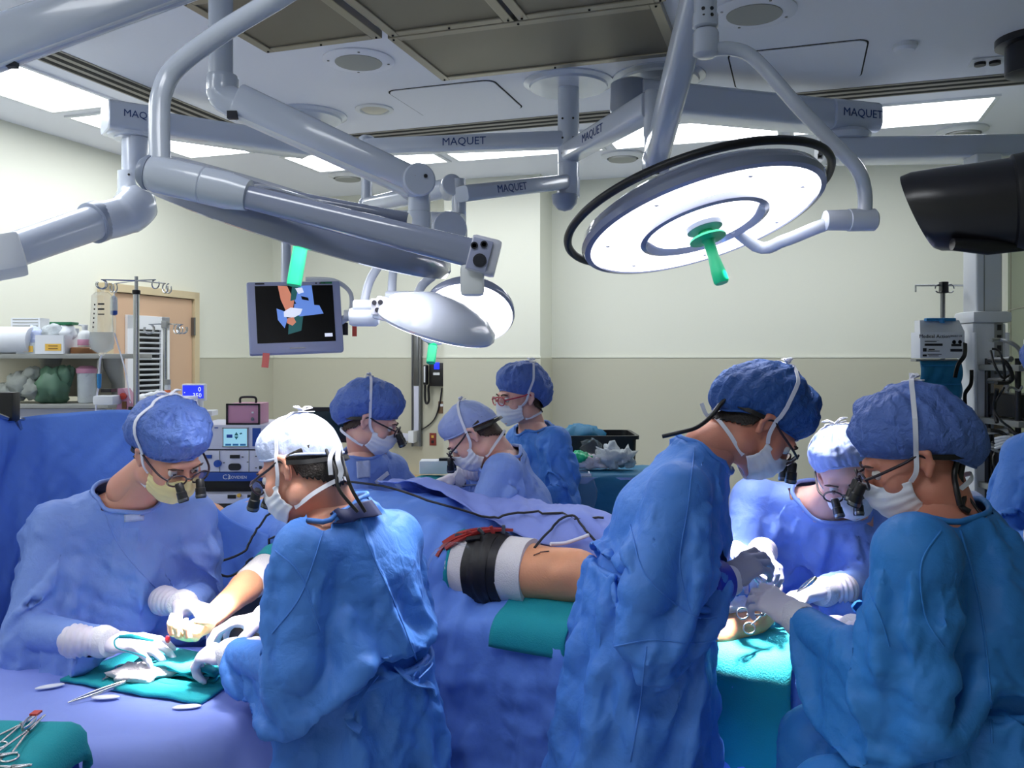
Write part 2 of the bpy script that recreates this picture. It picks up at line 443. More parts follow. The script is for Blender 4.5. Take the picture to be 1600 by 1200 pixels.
def smooth_mesh(V, Q, it=3, f=.5):
    E = edges_of(Q); n = len(V)
    deg = np.bincount(E.ravel(), minlength=n)[:, None].clip(1)
    for _ in range(it):
        A = np.zeros_like(V)
        for c in range(3):
            A[:, c] = np.bincount(E[:, 0], V[E[:, 1], c], n) + np.bincount(E[:, 1], V[E[:, 0], c], n)
        V = V + f * (A / deg - V)
    return V

def cull(V, Q, keep):
    """keep only the faces whose every vertex is kept"""
    q = Q[keep[Q].all(axis=1)]
    used = np.zeros(len(V), bool); used[q.ravel()] = True
    m = np.cumsum(used) - 1
    return V[used], m[q]

def normals(V, Q):
    fn = np.cross(V[Q[:, 2]] - V[Q[:, 0]], V[Q[:, 3 % Q.shape[1]]] - V[Q[:, 1]]) if Q.shape[1] == 4 else np.cross(V[Q[:, 1]] - V[Q[:, 0]], V[Q[:, 2]] - V[Q[:, 0]])
    N = np.zeros_like(V)
    for i in range(Q.shape[1]):
        for c in range(3): N[:, c] += np.bincount(Q[:, i], fn[:, c], len(V))
    return N / np.linalg.norm(N, axis=1, keepdims=True).clip(1e-9)

# ---------------------------------------------------------------- noise on arrays of points
_T = NR.rand(4096).astype(np.float64) * 2 - 1
def _h(i, j, k, s): return _T[(i * 73856093 ^ j * 19349663 ^ k * 83492791 ^ s * 2654435) & 4095]
def vnoise(p, f=1.0, s=0):
    q = np.asarray(p) * f; i = np.floor(q).astype(np.int64); w = q - i; w = w * w * (3 - 2 * w)
    r = 0
    for a in (0, 1):
        for b in (0, 1):
            for c in (0, 1):
                r = r + _h(i[:, 0] + a, i[:, 1] + b, i[:, 2] + c, s) * (w[:, 0] if a else 1 - w[:, 0]) * (w[:, 1] if b else 1 - w[:, 1]) * (w[:, 2] if c else 1 - w[:, 2])
    return r
def tri(x): return np.abs((x % 1.0) * 2 - 1) * 2 - 1
def crumple(p, f=6.0, s=0, n=4):
    """sharp straight folds like those of creased non-woven cloth, in patches; about -1..1"""
    rs = np.random.RandomState(s + 3); r = np.zeros(len(p)); W = 0
    for i in range(n):
        d = rs.randn(3); d /= np.linalg.norm(d); ff = f * (1 + .6 * i)
        ph = (p @ d) * ff + .35 * vnoise(p, ff * .6, s + i) + rs.rand()
        am = np.clip(.5 + 1.3 * vnoise(p, f * .55, s + 50 + i), 0, 1)
        w = 1 / (1 + .5 * i); r += w * am * tri(ph); W += w
    return r / W * 1.6
def ridged(p, f, s=0, o=3):
    r = np.zeros(len(p)); a = 1; t = 0
    for i in range(o):
        r += a * (1 - 2 * np.abs(vnoise(p, f * 2 ** i, s + i))); t += a; a *= .5
    return r / t
# ---------------------------------------------------------------- cloth relaxed in numpy (position based), colliding with a distance grid
class Field:
    """trilinear lookup in a distance grid"""
    def __init__(s, S, pad=0.0):
        s.h = S.h; s.o = S.lo * S.h; s.d = S.d; s.pad = pad
        s.g = np.stack(np.gradient(S.d), -1)
        s.g /= np.linalg.norm(s.g, axis=-1, keepdims=True).clip(1e-6)
    def push(s, X, thick, mu=.35, X0=None):
        q = (X - s.o) / s.h; n = np.array(s.d.shape)
        ok = ((q >= 0) & (q < n - 1.001)).all(1)
        q = np.where(ok[:, None], q, 0); i = q.astype(int); w = q - i
        d = 0
        for a in (0, 1):
            for b in (0, 1):
                for c in (0, 1):
                    d = d + s.d[i[:, 0] + a, i[:, 1] + b, i[:, 2] + c] * (w[:, 0] if a else 1 - w[:, 0]) * (w[:, 1] if b else 1 - w[:, 1]) * (w[:, 2] if c else 1 - w[:, 2])
        pen = np.where(ok, thick - d, 0).clip(0, .08)
        j = np.rint(q).astype(int)
        g = s.g[j[:, 0], j[:, 1], j[:, 2]]
        X = X + g * pen[:, None]
        return X, pen > 0

def cloth_constraints(Q):
    E = edges_of(Q)
    D = np.concatenate([Q[:, [0, 2]], Q[:, [1, 3]]])
    n = len(Q); f = np.arange(n)
    HE = np.concatenate([np.stack([Q[:, i], Q[:, (i + 1) % 4], Q[:, (i - 1) % 4], Q[:, (i + 2) % 4]], 1) for i in range(4)])
    key = np.minimum(HE[:, 0], HE[:, 1]).astype(np.int64) * (Q.max() + 1) + np.maximum(HE[:, 0], HE[:, 1])
    o = np.argsort(key, kind='stable'); HE = HE[o]; key = key[o]
    p = np.where(key[1:] == key[:-1])[0]
    A, B = HE[p], HE[p + 1]
    same = A[:, 0] == B[:, 0]
    b0 = np.where(same, B[:, 2], B[:, 3]); b1 = np.where(same, B[:, 3], B[:, 2])
    bend = np.concatenate([np.stack([A[:, 2], b0], 1), np.stack([A[:, 3], b1], 1)])
    return E, D, bend

def relax(V, Q, fields, pin=None, its=100, grow=.06, g=(0, 0, -.0006), thick=.008, bend=.25, damp=.92, rest=None, ramp=.5, gmap=None, floor=None):
    E, D, Bd = cloth_constraints(Q)
    C = np.concatenate([E, D, Bd]); R = rest if rest is not None else V
    L = np.linalg.norm(R[C[:, 0]] - R[C[:, 1]], axis=1)
    K = np.concatenate([np.full(len(E), 1.0), np.full(len(D), .35), np.full(len(Bd), bend)])
    n = len(V); w = np.ones(n) if pin is None else np.where(pin, 0.0, 1.0)
    i, j = C[:, 0], C[:, 1]
    wi, wj = w[i], w[j]; ws = (wi + wj).clip(1e-9)
    cnt = (np.bincount(i, K, n) + np.bincount(j, K, n)).clip(.5)
    gm = 1.0 if gmap is None else .5 * (gmap[i] + gmap[j])
    X = V.copy(); vel = np.zeros_like(X); G = np.array(g) * w[:, None]
    for it in range(its):
        s = 1 + grow * gm * min(1, (it + 1) / (its * ramp))
        Xp = X.copy()
        X = X + damp * vel + G
        for sub in range(2):
            dv = X[j] - X[i]; l = np.sqrt((dv * dv).sum(1)).clip(1e-7)
            c = (K * (l - L * s) / l / ws)[:, None] * dv
            for a in range(3):
                X[:, a] += 1.6 * w * (np.bincount(i, c[:, a] * wi, n) - np.bincount(j, c[:, a] * wj, n)) / cnt
        hit = np.zeros(n, bool)
        for fl in fields:
            Y, h_ = fl.push(X, thick + fl.pad); X = np.where((w > 0)[:, None], Y, X); hit |= h_
        if floor is not None: X[:, 2] = np.maximum(X[:, 2], floor)
        vel = X - Xp
        vel[hit] *= .4
        m = np.sqrt((vel * vel).sum(1, keepdims=True)); vel *= np.minimum(1, .02 / m.clip(1e-9))
    return X

def split(V, Q, extra=()):
    """each quad into four; returns also the carried arrays"""
    E = edges_of(Q); n = len(V); ne = len(E)
    key = {}
    kk = E[:, 0].astype(np.int64) * n + E[:, 1]
    def ix(a, b):
        return n + np.searchsorted(kk, np.minimum(a, b).astype(np.int64) * n + np.maximum(a, b))
    fc = n + ne + np.arange(len(Q))
    out = []
    mid = [ix(Q[:, k], Q[:, (k + 1) % 4]) for k in range(4)]
    for k in range(4): out.append(np.stack([Q[:, k], mid[k], fc, mid[k - 1]], 1))
    V2 = np.concatenate([V, .5 * (V[E[:, 0]] + V[E[:, 1]]), V[Q].mean(1)])
    ex = [np.concatenate([x, .5 * (x[E[:, 0]] + x[E[:, 1]]), x[Q].mean(1)]) for x in extra]
    return (V2, np.concatenate(out)) + tuple(ex)
# ---------------------------------------------------------------- the room
def struct(name, bm, m, autos=None):
    return tag(obj(name, bm, m, autos=autos), kind='structure')
def rbox(bm, a0, a1, b0, b1, z0, z1, bev=0.0):
    add_box(bm, R((a0 + a1) / 2, (b0 + b1) / 2, (z0 + z1) / 2), (abs(a1 - a0), abs(b1 - b0), abs(z1 - z0)), RROT, bev)
def rstruct(name, m, *spans):
    bm = nbm()
    for s in spans: rbox(bm, *s)
    return struct(name, bm, m)
T = .12
rstruct('floor', M['floor'], (LEFT - T, RIGHT + T, FRONT - T, BACK + T, -.1, 0))
rstruct('ceiling', M['ceil'], (LEFT - T, RIGHT + T, FRONT - T, BACK + T, CEIL, CEIL + .1))
rstruct('wall_back', M['wall'], (LEFT - T, RIGHT + T, BACK, BACK + T, 0, CEIL))
rstruct('wall_front', M['wall'], (LEFT - T, RIGHT + T, FRONT - T, FRONT, 0, CEIL))
rstruct('wall_left', M['wall'], (LEFT - T, LEFT, FRONT, BACK, 0, CEIL))
rstruct('wall_right', M['wall_shade'], (RIGHT, RIGHT + T, FRONT, BACK, 0, CEIL))  # greenish tile colour darkened: the shade on this wall is put into it
CB = 6.466
ca0, ca1 = on_back(694, CB), on_back(844, CB)
rstruct('wall_column', M['wall'], (ca0, ca1, CB, BACK, 0, CEIL))
# the protective sheet on the lower wall ends at eye height in a pale cap strip
SH = 1.655
rstruct('trim_1', M['wall_low'], (LEFT, ca0, BACK - .006, BACK, .1, SH), (ca1, RIGHT, BACK - .006, BACK, .1, SH))
rstruct('trim_2', M['wall_low'], (ca0 - .006, ca1 + .006, CB - .006, CB, .1, SH), (ca1, ca1 + .006, CB, BACK, .1, SH))
dl0, dl1 = on_left(152), on_left(302)
rstruct('trim_3', M['wall_low'], (LEFT, LEFT + .006, FRONT, dl0, .1, SH), (LEFT, LEFT + .006, dl1, BACK, .1, SH))
rstruct('trim_4', M['wall'], (LEFT, ca0, BACK - .011, BACK, SH, SH + .014), (ca1, RIGHT, BACK - .011, BACK, SH, SH + .014),
        (ca0 - .008, ca1 + .008, CB - .011, CB, SH, SH + .014), (LEFT, LEFT + .011, FRONT, dl0, SH, SH + .014), (LEFT, LEFT + .011, dl1, BACK, SH, SH + .014))
for nm, sp in (('baseboard_back', (LEFT, ca0, BACK - .015, BACK, 0, .1)), ('baseboard_left', (LEFT, LEFT + .015, FRONT, dl0, 0, .1)), ('baseboard_right', (RIGHT - .015, RIGHT, FRONT, BACK, 0, .1))):
    rstruct(nm, M['darkgrey'], sp)
# the right wall is tiled where it shows beside the equipment column
bm = nbm()
for k in range(8): rbox(bm, RIGHT - .004, RIGHT, 3.6, BACK, .42 * k + .3, .42 * k + .306)
for k in range(6): rbox(bm, RIGHT - .004, RIGHT, 3.7 + k * .6, 3.706 + k * .6, 0, CEIL)
struct('trim_5', bm, M['filtframe'])

# door in the left wall, with a window and blind
zt = 2.17
door = tag(rstruct('door_1', M['door'], (LEFT, LEFT + .035, dl0 + .09, dl1 - .06, 0, zt - .06)), kind='structure')
bm = nbm(); rbox(bm, LEFT, LEFT + .06, dl0, dl0 + .085, 0, zt); rbox(bm, LEFT, LEFT + .06, dl1 - .055, dl1, 0, zt); rbox(bm, LEFT, LEFT + .06, dl0, dl1, zt - .055, zt)
obj('door_frame', bm, M['doorframe'], door)
wb0, wb1 = on_left(196, LEFT + .04), on_left(262, LEFT + .04)
wz1 = 1.96; wz0 = 1.12
bm = nbm()
for s in ((wb0, wb0 + .1, wz0, wz1), (wb1 - .09, wb1, wz0, wz1), (wb0, wb1, wz1 - .1, wz1), (wb0, wb1, wz0, wz0 + .08)): rbox(bm, LEFT + .035, LEFT + .06, s[0], s[1], s[2], s[3], .004)
obj('window_frame', bm, M['white'], door)
bm = nbm(); rbox(bm, LEFT + .036, LEFT + .038, wb0 + .09, wb1 - .08, wz0 + .07, wz1 - .09); obj('pane', bm, M['dark'], door)
n = 17
for i in range(n):
    z = wz0 + .10 + (wz1 - wz0 - .22) * i / (n - 1)
    bm = nbm(); add_box(bm, R(LEFT + .048, (wb0 + wb1) / 2 + .005, z), (.016, wb1 - wb0 - .20, .009), RROT @ Matrix.Rotation(.5, 3, 'Y'))
    obj('slat', bm, M['blind'], door)
for z in (1.9, 1.0, .3): bm = nbm(); rbox(bm, LEFT + .04, LEFT + .066, dl1 - .075, dl1 - .055, z - .07, z + .07); obj('hinge', bm, M['darksteel'], door)

# ---------------------------------------------------------------- ceiling
def rthing(name, a, b, z, label, cat, group=None): return empty(name, R(a, b, z), label, cat, group)
ZC = CEIL
def light_panel(a0, a1, b0, b1, label):
    t = rthing('ceiling_light', (a0 + a1) / 2, (b0 + b1) / 2, ZC, label, 'ceiling light', 'fluorescent panels round the ceiling')
    bm = nbm(); w = .025
    for s in ((a0, a0 + w, b0, b1), (a1 - w, a1, b0, b1), (a0 + w, a1 - w, b0, b0 + w), (a0 + w, a1 - w, b1 - w, b1)): rbox(bm, *s, ZC - .012, ZC)
    obj('frame', bm, M['white'], t)
    bm = nbm(); rbox(bm, a0 + w, a1 - w, b0 + w, b1 - w, ZC - .006, ZC - .001); obj('diffuser', bm, M['panel'], t)
lb0, lb1 = 5.30, 5.84
rowlab = ['fluorescent ceiling panel at the back left corner, behind the white spring arm', 'fluorescent ceiling panel left of the central ceiling pole at the back wall', 'fluorescent ceiling panel crossed by the right hand slanting arms', 'wide fluorescent ceiling panel at the back right, beside the beam end block']
for i in range(4): light_panel(-3.51 + i * 1.15, -3.51 + i * 1.15 + 1.10, lb0, lb1, rowlab[i])
light_panel(-4.14, -3.60, 2.86, 3.94, 'large bright ceiling panel over the left wall, nearest the left edge')
light_panel(-4.14, -3.60, 4.02, 5.14, 'ceiling panel over the left wall, half hidden by the boom end block')
for i in (0, 2): light_panel(-3.51 + i * 1.15, -3.51 + i * 1.15 + 1.10, .1, .64, ['left', '', 'right'][i] + ' hand fluorescent panel of the pair above and behind the photographer')
light_panel(-4.14, -3.60, .5, 1.6, 'ceiling panel over the left wall behind the photographer')
light_panel(-4.14, -3.60, 1.7, 2.8, 'second ceiling panel over the left wall, just outside the picture')

def diffuser(name, a0, a1, b0, b1, label):
    t = rthing('air_diffuser', (a0 + a1) / 2, (b0 + b1) / 2, ZC, label, 'air diffuser', 'steel air diffusers in the ceiling')
    bm = nbm(); w = .045
    for s in ((a0, a0 + w, b0, b1), (a1 - w, a1, b0, b1), (a0 + w, a1 - w, b0, b0 + w), (a0 + w, a1 - w, b1 - w, b1)): rbox(bm, *s, ZC - .035, ZC, .004)
    obj('frame', bm, M['filtframe'], t)
    bm = nbm(); rbox(bm, a0 + w, a1 - w, b0 + w, b1 - w, ZC - .028, ZC - .001); obj('perforated_sheet', bm, M['filt'], t)
    for a in (a0 + .02, (a0 + a1) / 2, a1 - .02):
        for b in (b0 + .02, b1 - .02): lathe_part('screw', [(.005, 0), (.005, -.004), (.001, -.006)], R(a, b, ZC - .035), M['slot'], t, n=8)
diffuser('d', -1.72, -.525, 3.43, 4.045, 'widest brown steel air diffuser in front of the two ceiling canopies')
diffuser('d', -2.33, -1.74, 2.82, 3.42, 'brown steel air diffuser behind the bent lamp pipe')
diffuser('d', -1.70, -1.13, 2.82, 3.42, 'brown steel air diffuser at the top edge, in the middle')
diffuser('d', -1.11, -.50, 2.82, 3.42, 'brown steel air diffuser at the top edge, beside the right lamp arm')

def slot(a0, a1, b0, b1, label):
    long_a = abs(a1 - a0) > abs(b1 - b0)
    t = rthing('slot_diffuser', (a0 + a1) / 2, (b0 + b1) / 2, ZC, label, 'slot diffuser')
    bm = nbm(); rbox(bm, a0, a1, b0, b1, ZC - .004, ZC); obj('rail', bm, M['slotrail'], t)
    for k in (.16, .5, .84):
        bm = nbm()
        if long_a: c = b0 + (b1 - b0) * k; rbox(bm, a0, a1, c - .016, c + .016, ZC - .0055, ZC - .004)
        else: c = a0 + (a1 - a0) * k; rbox(bm, c - .016, c + .016, b0, b1, ZC - .0055, ZC - .004)
        obj('slot', bm, M['slot'], t)
slot(-3.2, 1.37, 4.93, 5.15, 'long black slotted air outlet across the ceiling by the back panels')
slot(-3.48, -3.28, 1.8, 4.9, 'long black slotted air outlet running beside the left ceiling panels')

def round_speaker(a, b, label):
    t = rthing('ceiling_speaker', a, b, ZC, label, 'speaker')
    lathe_part('rim', [(.17, 0), (.172, -.006), (.165, -.011), (.115, -.014)], R(a, b, ZC), M['ceil'], t)
    lathe_part('grille', [(.115, -.012), (.112, -.017), (.06, -.02), (.001, -.021)], R(a, b, ZC), M['greyplastic'], t)
    for k in range(4): lathe_part('screw', [(.006, -.010), (.006, -.015)], R(a + .143 * math.cos(k * PI / 2 + .5), b + .143 * math.sin(k * PI / 2 + .5), ZC), M['darksteel'], t, n=8)
round_speaker(-2.02, 3.72, 'round grey ceiling speaker left of the wide steel diffuser')
round_speaker(-.18, 3.72, 'round grey ceiling speaker at the top right, beside the lamp suspension')
a, b = -2.33, 4.48
t = rthing('downlight', a, b, ZC, 'small round recessed downlight in the grey ceiling', 'downlight')
lathe_part('trim_ring', [(.11, 0), (.11, -.008), (.085, -.012), (.08, 0)], R(a, b, ZC), M['white'], t)
lathe_part('lens', [(.08, -.002), (.06, -.016), (.001, -.02)], R(a, b, ZC), M['cream'], t)
t = rthing('smoke_detector', .456, 4.33, ZC, 'small white round detector on the right part of the ceiling', 'smoke detector')
lathe_part('base', [(.055, 0), (.055, -.014), (.05, -.018)], R(.456, 4.33, ZC), M['white'], t); lathe_part('dome', [(.05, -.018), (.042, -.032), (.001, -.036)], R(.456, 4.33, ZC), M['ceil'], t)
def access(a0, a1, b0, b1, label):
    t = rthing('access_panel', (a0 + a1) / 2, (b0 + b1) / 2, ZC, label, 'access panel')
    bm = nbm(); add_prism(bm, [R((a0 + a1) / 2 + x, (b0 + b1) / 2 + y, ZC - .006) for x, y in rrect(a1 - a0, b1 - b0, .05, 5)], (0, 0, .005)); obj('panel', bm, M['ceil'], t)
    bm = nbm(); add_prism(bm, [R((a0 + a1) / 2 + x, (b0 + b1) / 2 + y, ZC - .002) for x, y in rrect(a1 - a0 + .016, b1 - b0 + .016, .055, 5)], (0, 0, .0015)); obj('joint', bm, M['slot'], t)
access(-2.11, -1.51, 4.20, 4.73, 'flush access panel with rounded corners, left of the middle ceiling pole')
access(-.32, .29, 4.20, 4.75, 'flush access panel in the ceiling above the right hand beam')
for a, b, lab in ((-3.37, 6.03, 'shallow round ceiling vent over the back left corner'), (-1.19, 6.04, 'shallow round ceiling vent behind the middle ceiling pole'), (.97, 6.05, 'shallow round ceiling vent at the back right corner')):
    t = rthing('ceiling_vent', a, b, ZC, lab, 'ceiling vent')
    lathe_part('ring', [(.15, 0), (.15, -.012), (.11, -.03), (.105, 0)], R(a, b, ZC), M['white'], t); lathe_part('disc', [(.10, -.025), (.098, -.04), (.001, -.045)], R(a, b, ZC), M['greyplastic'], t)
a, b = .86, 4.69
t = rthing('outlet_plate', a, b, ZC, 'white rectangular outlet plate with two black sockets on the ceiling', 'outlet plate')
bm = nbm(); rbox(bm, a - .075, a + .075, b - .06, b + .06, ZC - .008, ZC, .004); obj('plate', bm, M['white'], t)
for k in (-1, 1): lathe_part('socket', [(.026, -.008), (.026, -.022), (.001, -.024)], R(a + k * .032, b, ZC), M['black'], t, n=16)
# ---------------------------------------------------------------- booms and lamps hanging from the ceiling
BM = M['boom']
def bar_part(name, a, b, w, h, parent, m=None, r=.02, **k):
    bm = nbm(); add_bar(bm, a, b, w, h, r, **k); return obj(name, bm, m or BM, parent, autos=35)
def canopy(t, c, r=.235):
    lathe_part('ceiling_canopy', [(r, 0), (r, -.008), (r - .03, -.018), (r - .035, -.03), (.02, -.032)], (c.x, c.y, CEIL), BM, t, n=48)
def bolts(parent, c, rad, zs, angs, name='bolt'):
    for z in zs:
        for a in angs:
            d = Vector((math.cos(a), math.sin(a), 0))
            lathe_part(name, [(.006, 0), (.006, .003), (.001, .004)], (c.x + d.x * rad, c.y + d.y * rad, z), M['black'], parent, axis=d, n=8)

# the middle column: three level arms on one pole
pc = R(-1.146, 4.37); pb = 2.47
t = empty('ceiling_boom', (pc.x, pc.y, CEIL), 'white ceiling pole with three lettered level arms, in the middle of the picture', 'ceiling boom')
canopy(t, pc)
p = lathe_part('pole', [(.056, -.03), (.056, -.42), (.052, -.421), (.052, -.424), (.056, -.425), (.056, CB * 0 - .60)], (pc.x, pc.y, CEIL), BM, t)
bolts(p, pc, .056, (CEIL - .2, CEIL - .3, CEIL - .38), (-1.2, -2.2))
lathe_part('lower_pole', [(.06, 0), (.06, -.10)], (pc.x, pc.y, CEIL - .50), BM, t)
lathe_part('end_dome', [(.001, -.085), (.035, -.075), (.062, -.045), (.07, 0), (.056, .004)], (pc.x - .02, pc.y - .01, pb + .03), M['boomdark'], t)
e1 = P(573, 227, 4.67); e1.z = 2.79; s1 = Vector((pc.x, pc.y, 2.79))
ar = bar_part('upper_arm', s1, e1, .10, .085, t)
n1 = Vector((0, -1, 0))
def side_text(text, a, b, k, w, size, parent):
    d = (b - a).normalized(); n = Vector((d.y, -d.x, 0)).normalized()
    if n.y > 0: n = -n
    rt = d if d.x > 0 else -d
    lettering(text, a.lerp(b, k) + n * (w / 2 + .0012), rt, n, size, M['inkblue'], parent)
side_text('MAQUET', s1, e1, .5, .10, .058, ar)
lathe_part('joint_head', [(.04, -.05), (.045, -.03), (.045, .05), (.03, .062)], e1, BM, t)
lathe_part('drop_tube', [(.030, 0), (.030, -.27)], e1 + Vector((0, 0, -.05)), BM, t)
j1 = P(573, 322, 4.67); j2 = P(703, 293, 4.05)
bar_part('spring_arm', j1, j2, .085, .085, t, r=.03)
bm = nbm(); add_ball(bm, j1, .05, 16); obj('joint_ball', bm, BM, t, smooth=True)
lathe_part('joint_disc', [(.045, -.055), (.05, -.05), (.05, .05), (.045, .055)], j2, BM, t, axis=(.3, -1, .1))
lathe_part('end_tube', [(.032, .03), (.034, 0), (.034, -.2), (.04, -.205), (.04, -.28), (.03, -.285)], P(717, 290, 4.03), BM, t)
e2 = P(722, 303, 3.95); s2 = Vector((pc.x, pc.y, 2.555)); e2.z = 2.41
s2.z = zat(284, pc.y); e2.z = zat(303, e2.y)
ar = bar_part('lower_arm', s2, e2, .085, .075, t)
side_text('MAQUET', s2, e2, .62, .085, .052, ar)
q1 = P(722, 352, 3.95); q2 = P(580, 345, 4.1)
bar_part('lower_spring_arm', q1, q2, .08, .11, t, r=.03)
lathe_part('joint_wheel', [(.075, -.05), (.08, -.04), (.08, .04), (.075, .05)], P(700, 360, 3.93), BM, t, axis=(.3, -1, .1))
e3 = P(1018, 165, 3.66); s3 = Vector((pc.x, pc.y, zat(240, pc.y))); 
ar = bar_part('front_arm', s3, e3, .10, .095, t, w2=.10, h2=.11)
side_text('MAQUET', s3, e3, .45, .10, .058, ar)

# right lamp: hangs from the front arm by a spring arm and a bent pipe
t = empty('surgical_lamp', P(1097, 345, 2.62), 'large round lit surgical lamp with green handle and black outer rail', 'surgical lamp')
lathe_part('drop_tube', [(.028, .09), (.034, .07), (.034, -.10), (.030, -.105), (.030, -.19)], P(1018, 175, 3.66), BM, t)
ja, jb = P(1024, 250, 3.60), P(1098, -40, 2.72)
sp = bar_part('spring_arm', ja, jb, .095, .115, t, r=.03)
box_part('joint_block', ja + Vector((0, -.01, -.015)), (.11, .10, .10), BM, t, bev=.03)
d = (jb - ja).normalized()
box_part('end_slot', P(1024, 268, 3.545), (.03, .012, .02), M['black'], t)
kt = P(1102, 20, 2.72)
lathe_part('end_tube', [(.036, .14), (.036, .0), (.04, -.01), (.04, -.045), (.033, -.05)], kt, BM, t)
lathe_part('swivel', [(.036, 0), (.04, -.01), (.04, -.075), (.025, -.085)], P(1103, 48, 2.72), M['steel'] if False else BM, t)
bolts(t, P(1103, 20, 2.72), .037, (P(0, 20, 2.72).z, P(0, 30, 2.72).z), (-1.3, -2.0))
pipe = curve([P(1108, 78, 2.72), P(1140, 76, 2.71), P(1168, 84, 2.70), P(1195, 108, 2.69), P(1250, 170, 2.66), P(1310, 232, 2.63), P(1340, 265, 2.62), P(1351, 300, 2.62), P(1351, 335, 2.62)], 6)
tube_part('suspension_pipe', pipe, .0215, BM, t, 14)
cy = P(1330, 344, 2.62)
lathe_part('pivot', [(.02, -.085), (.03, -.08), (.032, -.01), (.034, -.008), (.034, .07), (.028, .076)], cy, BM, t, axis=(1, .05, .02))
tube_part('yoke', curve([P(1300, 347, 2.62), P(1270, 358, 2.64), P(1225, 376, 2.72), P(1180, 384, 2.80), P(1097, 345, 2.62) + Vector((-.01, .02, .075))], 5), [.02] * 16 + [.018] * 5, BM, t, 12)
def lamp_head(t, c, n, rad, face=True, rail=True, handle=True, wedge=True, scale=1.0, yawup=None):
    """a round lamp: flat housing, two lit rings with open gaps between, hub, handle"""
    n = Vector(n).normalized()               # the way it shines
    th = .055 * scale
    H = lambda prof, nm, m, k=64: lathe_part(nm, prof, c, m, t, axis=n, n=k)
    r = rad
    H([(r * .70, -th * .9), (r * .86, -th), (r * .97, -th * .55), (r, -.005), (r * .985, .012), (r * .94, .016), (r * .93, .006), (r * .665, .006), (r * .65, -.01), (r * .66, -th * .6), (r * .70, -th * .9)], 'outer_housing', M['lampgrey'])
    H([(r * .935, .0065), (r * .93, .0125), (r * .67, .0125), (r * .66, .0065)], 'outer_lens', M['lampface'] if face else M['led'])
    H([(.001, -th * 1.1), (r * .30, -th * 1.05), (r * .50, -th * .6), (r * .54, .004), (r * .53, .026), (r * .49, .030), (r * .44, .012), (.001, .008)], 'inner_housing', M['lampgrey'])
    H([(r * .44, .0105), (r * .43, .0165), (r * .15, .0165), (r * .145, .0105)], 'inner_lens', M['lampface'] if face else M['led'])
    x, y = frame_of(n)
    for k in range(3):
        a = 2 * PI * k / 3 + .6; dd = x * math.cos(a) + y * math.sin(a)
        bar_part('spoke', c + dd * r * .45 - n * .014, c + dd * r * .70 - n * .014, r * .42, .03 * scale, t, M['lampgrey'], .01, up=n)
    H([(r * .15, .005), (r * .145, .03), (r * .11, .036), (.001, .036)], 'hub', M['boomdark'], 32)
    if handle:
        h = H([(r * .06, .036), (r * .06, .052), (r * .145, .055), (r * .15, .062), (r * .06, .066), (r * .045, .075), (r * .045, .12), (r * .058, .17), (r * .06, .20), (r * .05, .206), (.001, .206)], 'handle', M['green'], 24)
    if rail:
        pts = []
        for k in range(49):
            a = math.radians(-75 + 265 * k / 48)
            pts.append(c + (x * math.cos(a) + y * math.sin(a)) * r * 1.07 - n * .022)
        for e, kk in ((0, 1), (48, 47)):
            base = c + (pts[e] - c).normalized() * r * .95 - n * .02
            pts = ([base] + pts) if e == 0 else (pts + [base])
        tube_part('rail', pts, .0125, M['black'], t, 10)
lc = P(1097, 345, 2.62); ln = Vector((.233, -.243, -.94))
lamp_head(t, lc, ln, .375, rail=False)
for k in range(7):
    q_ = Vector((.97, 0, .24)).normalized() * math.cos(.5 + k * .9) + Vector((.06, .96, -.23)).normalized() * math.sin(.5 + k * .9); q_ = (q_ - ln.normalized() * q_.dot(ln.normalized())).normalized()
    bm = nbm(); add_ball(bm, lc + q_ * .30 + ln.normalized() * .014, (.007, .004, .003), 8); obj('lens_clip', bm, M['boomdark'], t, smooth=True)
mm = Vector((.97, 0, .24)); mm = (mm - ln.normalized() * mm.dot(ln.normalized())).normalized(); kk_ = ln.normalized().cross(mm)
if kk_.y < 0: kk_ = -kk_
rail = []
for k in range(71):
    a = math.radians(140 + 222 * k / 70); e = 1.06 + .05 * math.sin(PI * min(1, k / 50))
    rail.append(lc + (mm * math.cos(a) + kk_ * math.sin(a)) * .375 * e - ln.normalized() * .035)
q0 = lc + (rail[0] - lc).normalized() * .36 - ln.normalized() * .02; q1_ = lc + (rail[-1] - lc).normalized() * .36 - ln.normalized() * .02
tube_part('rail', curve([q0, rail[0].lerp(q0, .2)], 3) + rail + curve([rail[-1].lerp(q1_, .2), q1_], 3), .0125, M['black'], t, 10)
beam('right_beam', lc + ln.normalized() * .08 + Vector((.1, -.05, .02)), (.62, 2.36, .93), LAMP['right_beam'], 19)
surgical_light('right_lamp', lc + ln.normalized() * .03, ln, LAMP['right'], .5, 26)

# beam under the right canopy, ending in a lettered block, and the equipment column hanging from it
cc = R(-.684, 4.43)
t = empty('ceiling_boom', (cc.x, cc.y, CEIL), 'heavy white beam from the right canopy to the lettered end block', 'ceiling boom')
lathe_part('ceiling_canopy', [(.235, 0), (.235, -.008), (.205, -.018), (.20, -.03), (.02, -.032)], (cc.x, cc.y, CEIL), BM, t, n=48)
lathe_part('stub', [(.10, -.03), (.10, -.12)], (cc.x, cc.y, CEIL), BM, t)
ba, bb = P(985, 150, 4.22), P(1350, 190, 4.62)
ba.z = bb.z = 2.92
b_ = bar_part('beam', ba + Vector((.02, 0, 0)), bb, .20, .15, t, r=.03)
lathe_part('end_drum', [(.07, .085), (.095, .07), (.10, -.06), (.085, -.085)], ba, M['boomdark'], t)
dd = (bb - ba).normalized(); nn = Vector((dd.y, -dd.x, 0)).normalized()
if nn.y > 0: nn = -nn
e_ = bar_part('end_block', bb - dd * .26, bb + dd * .03, .23, .155, t, r=.045)
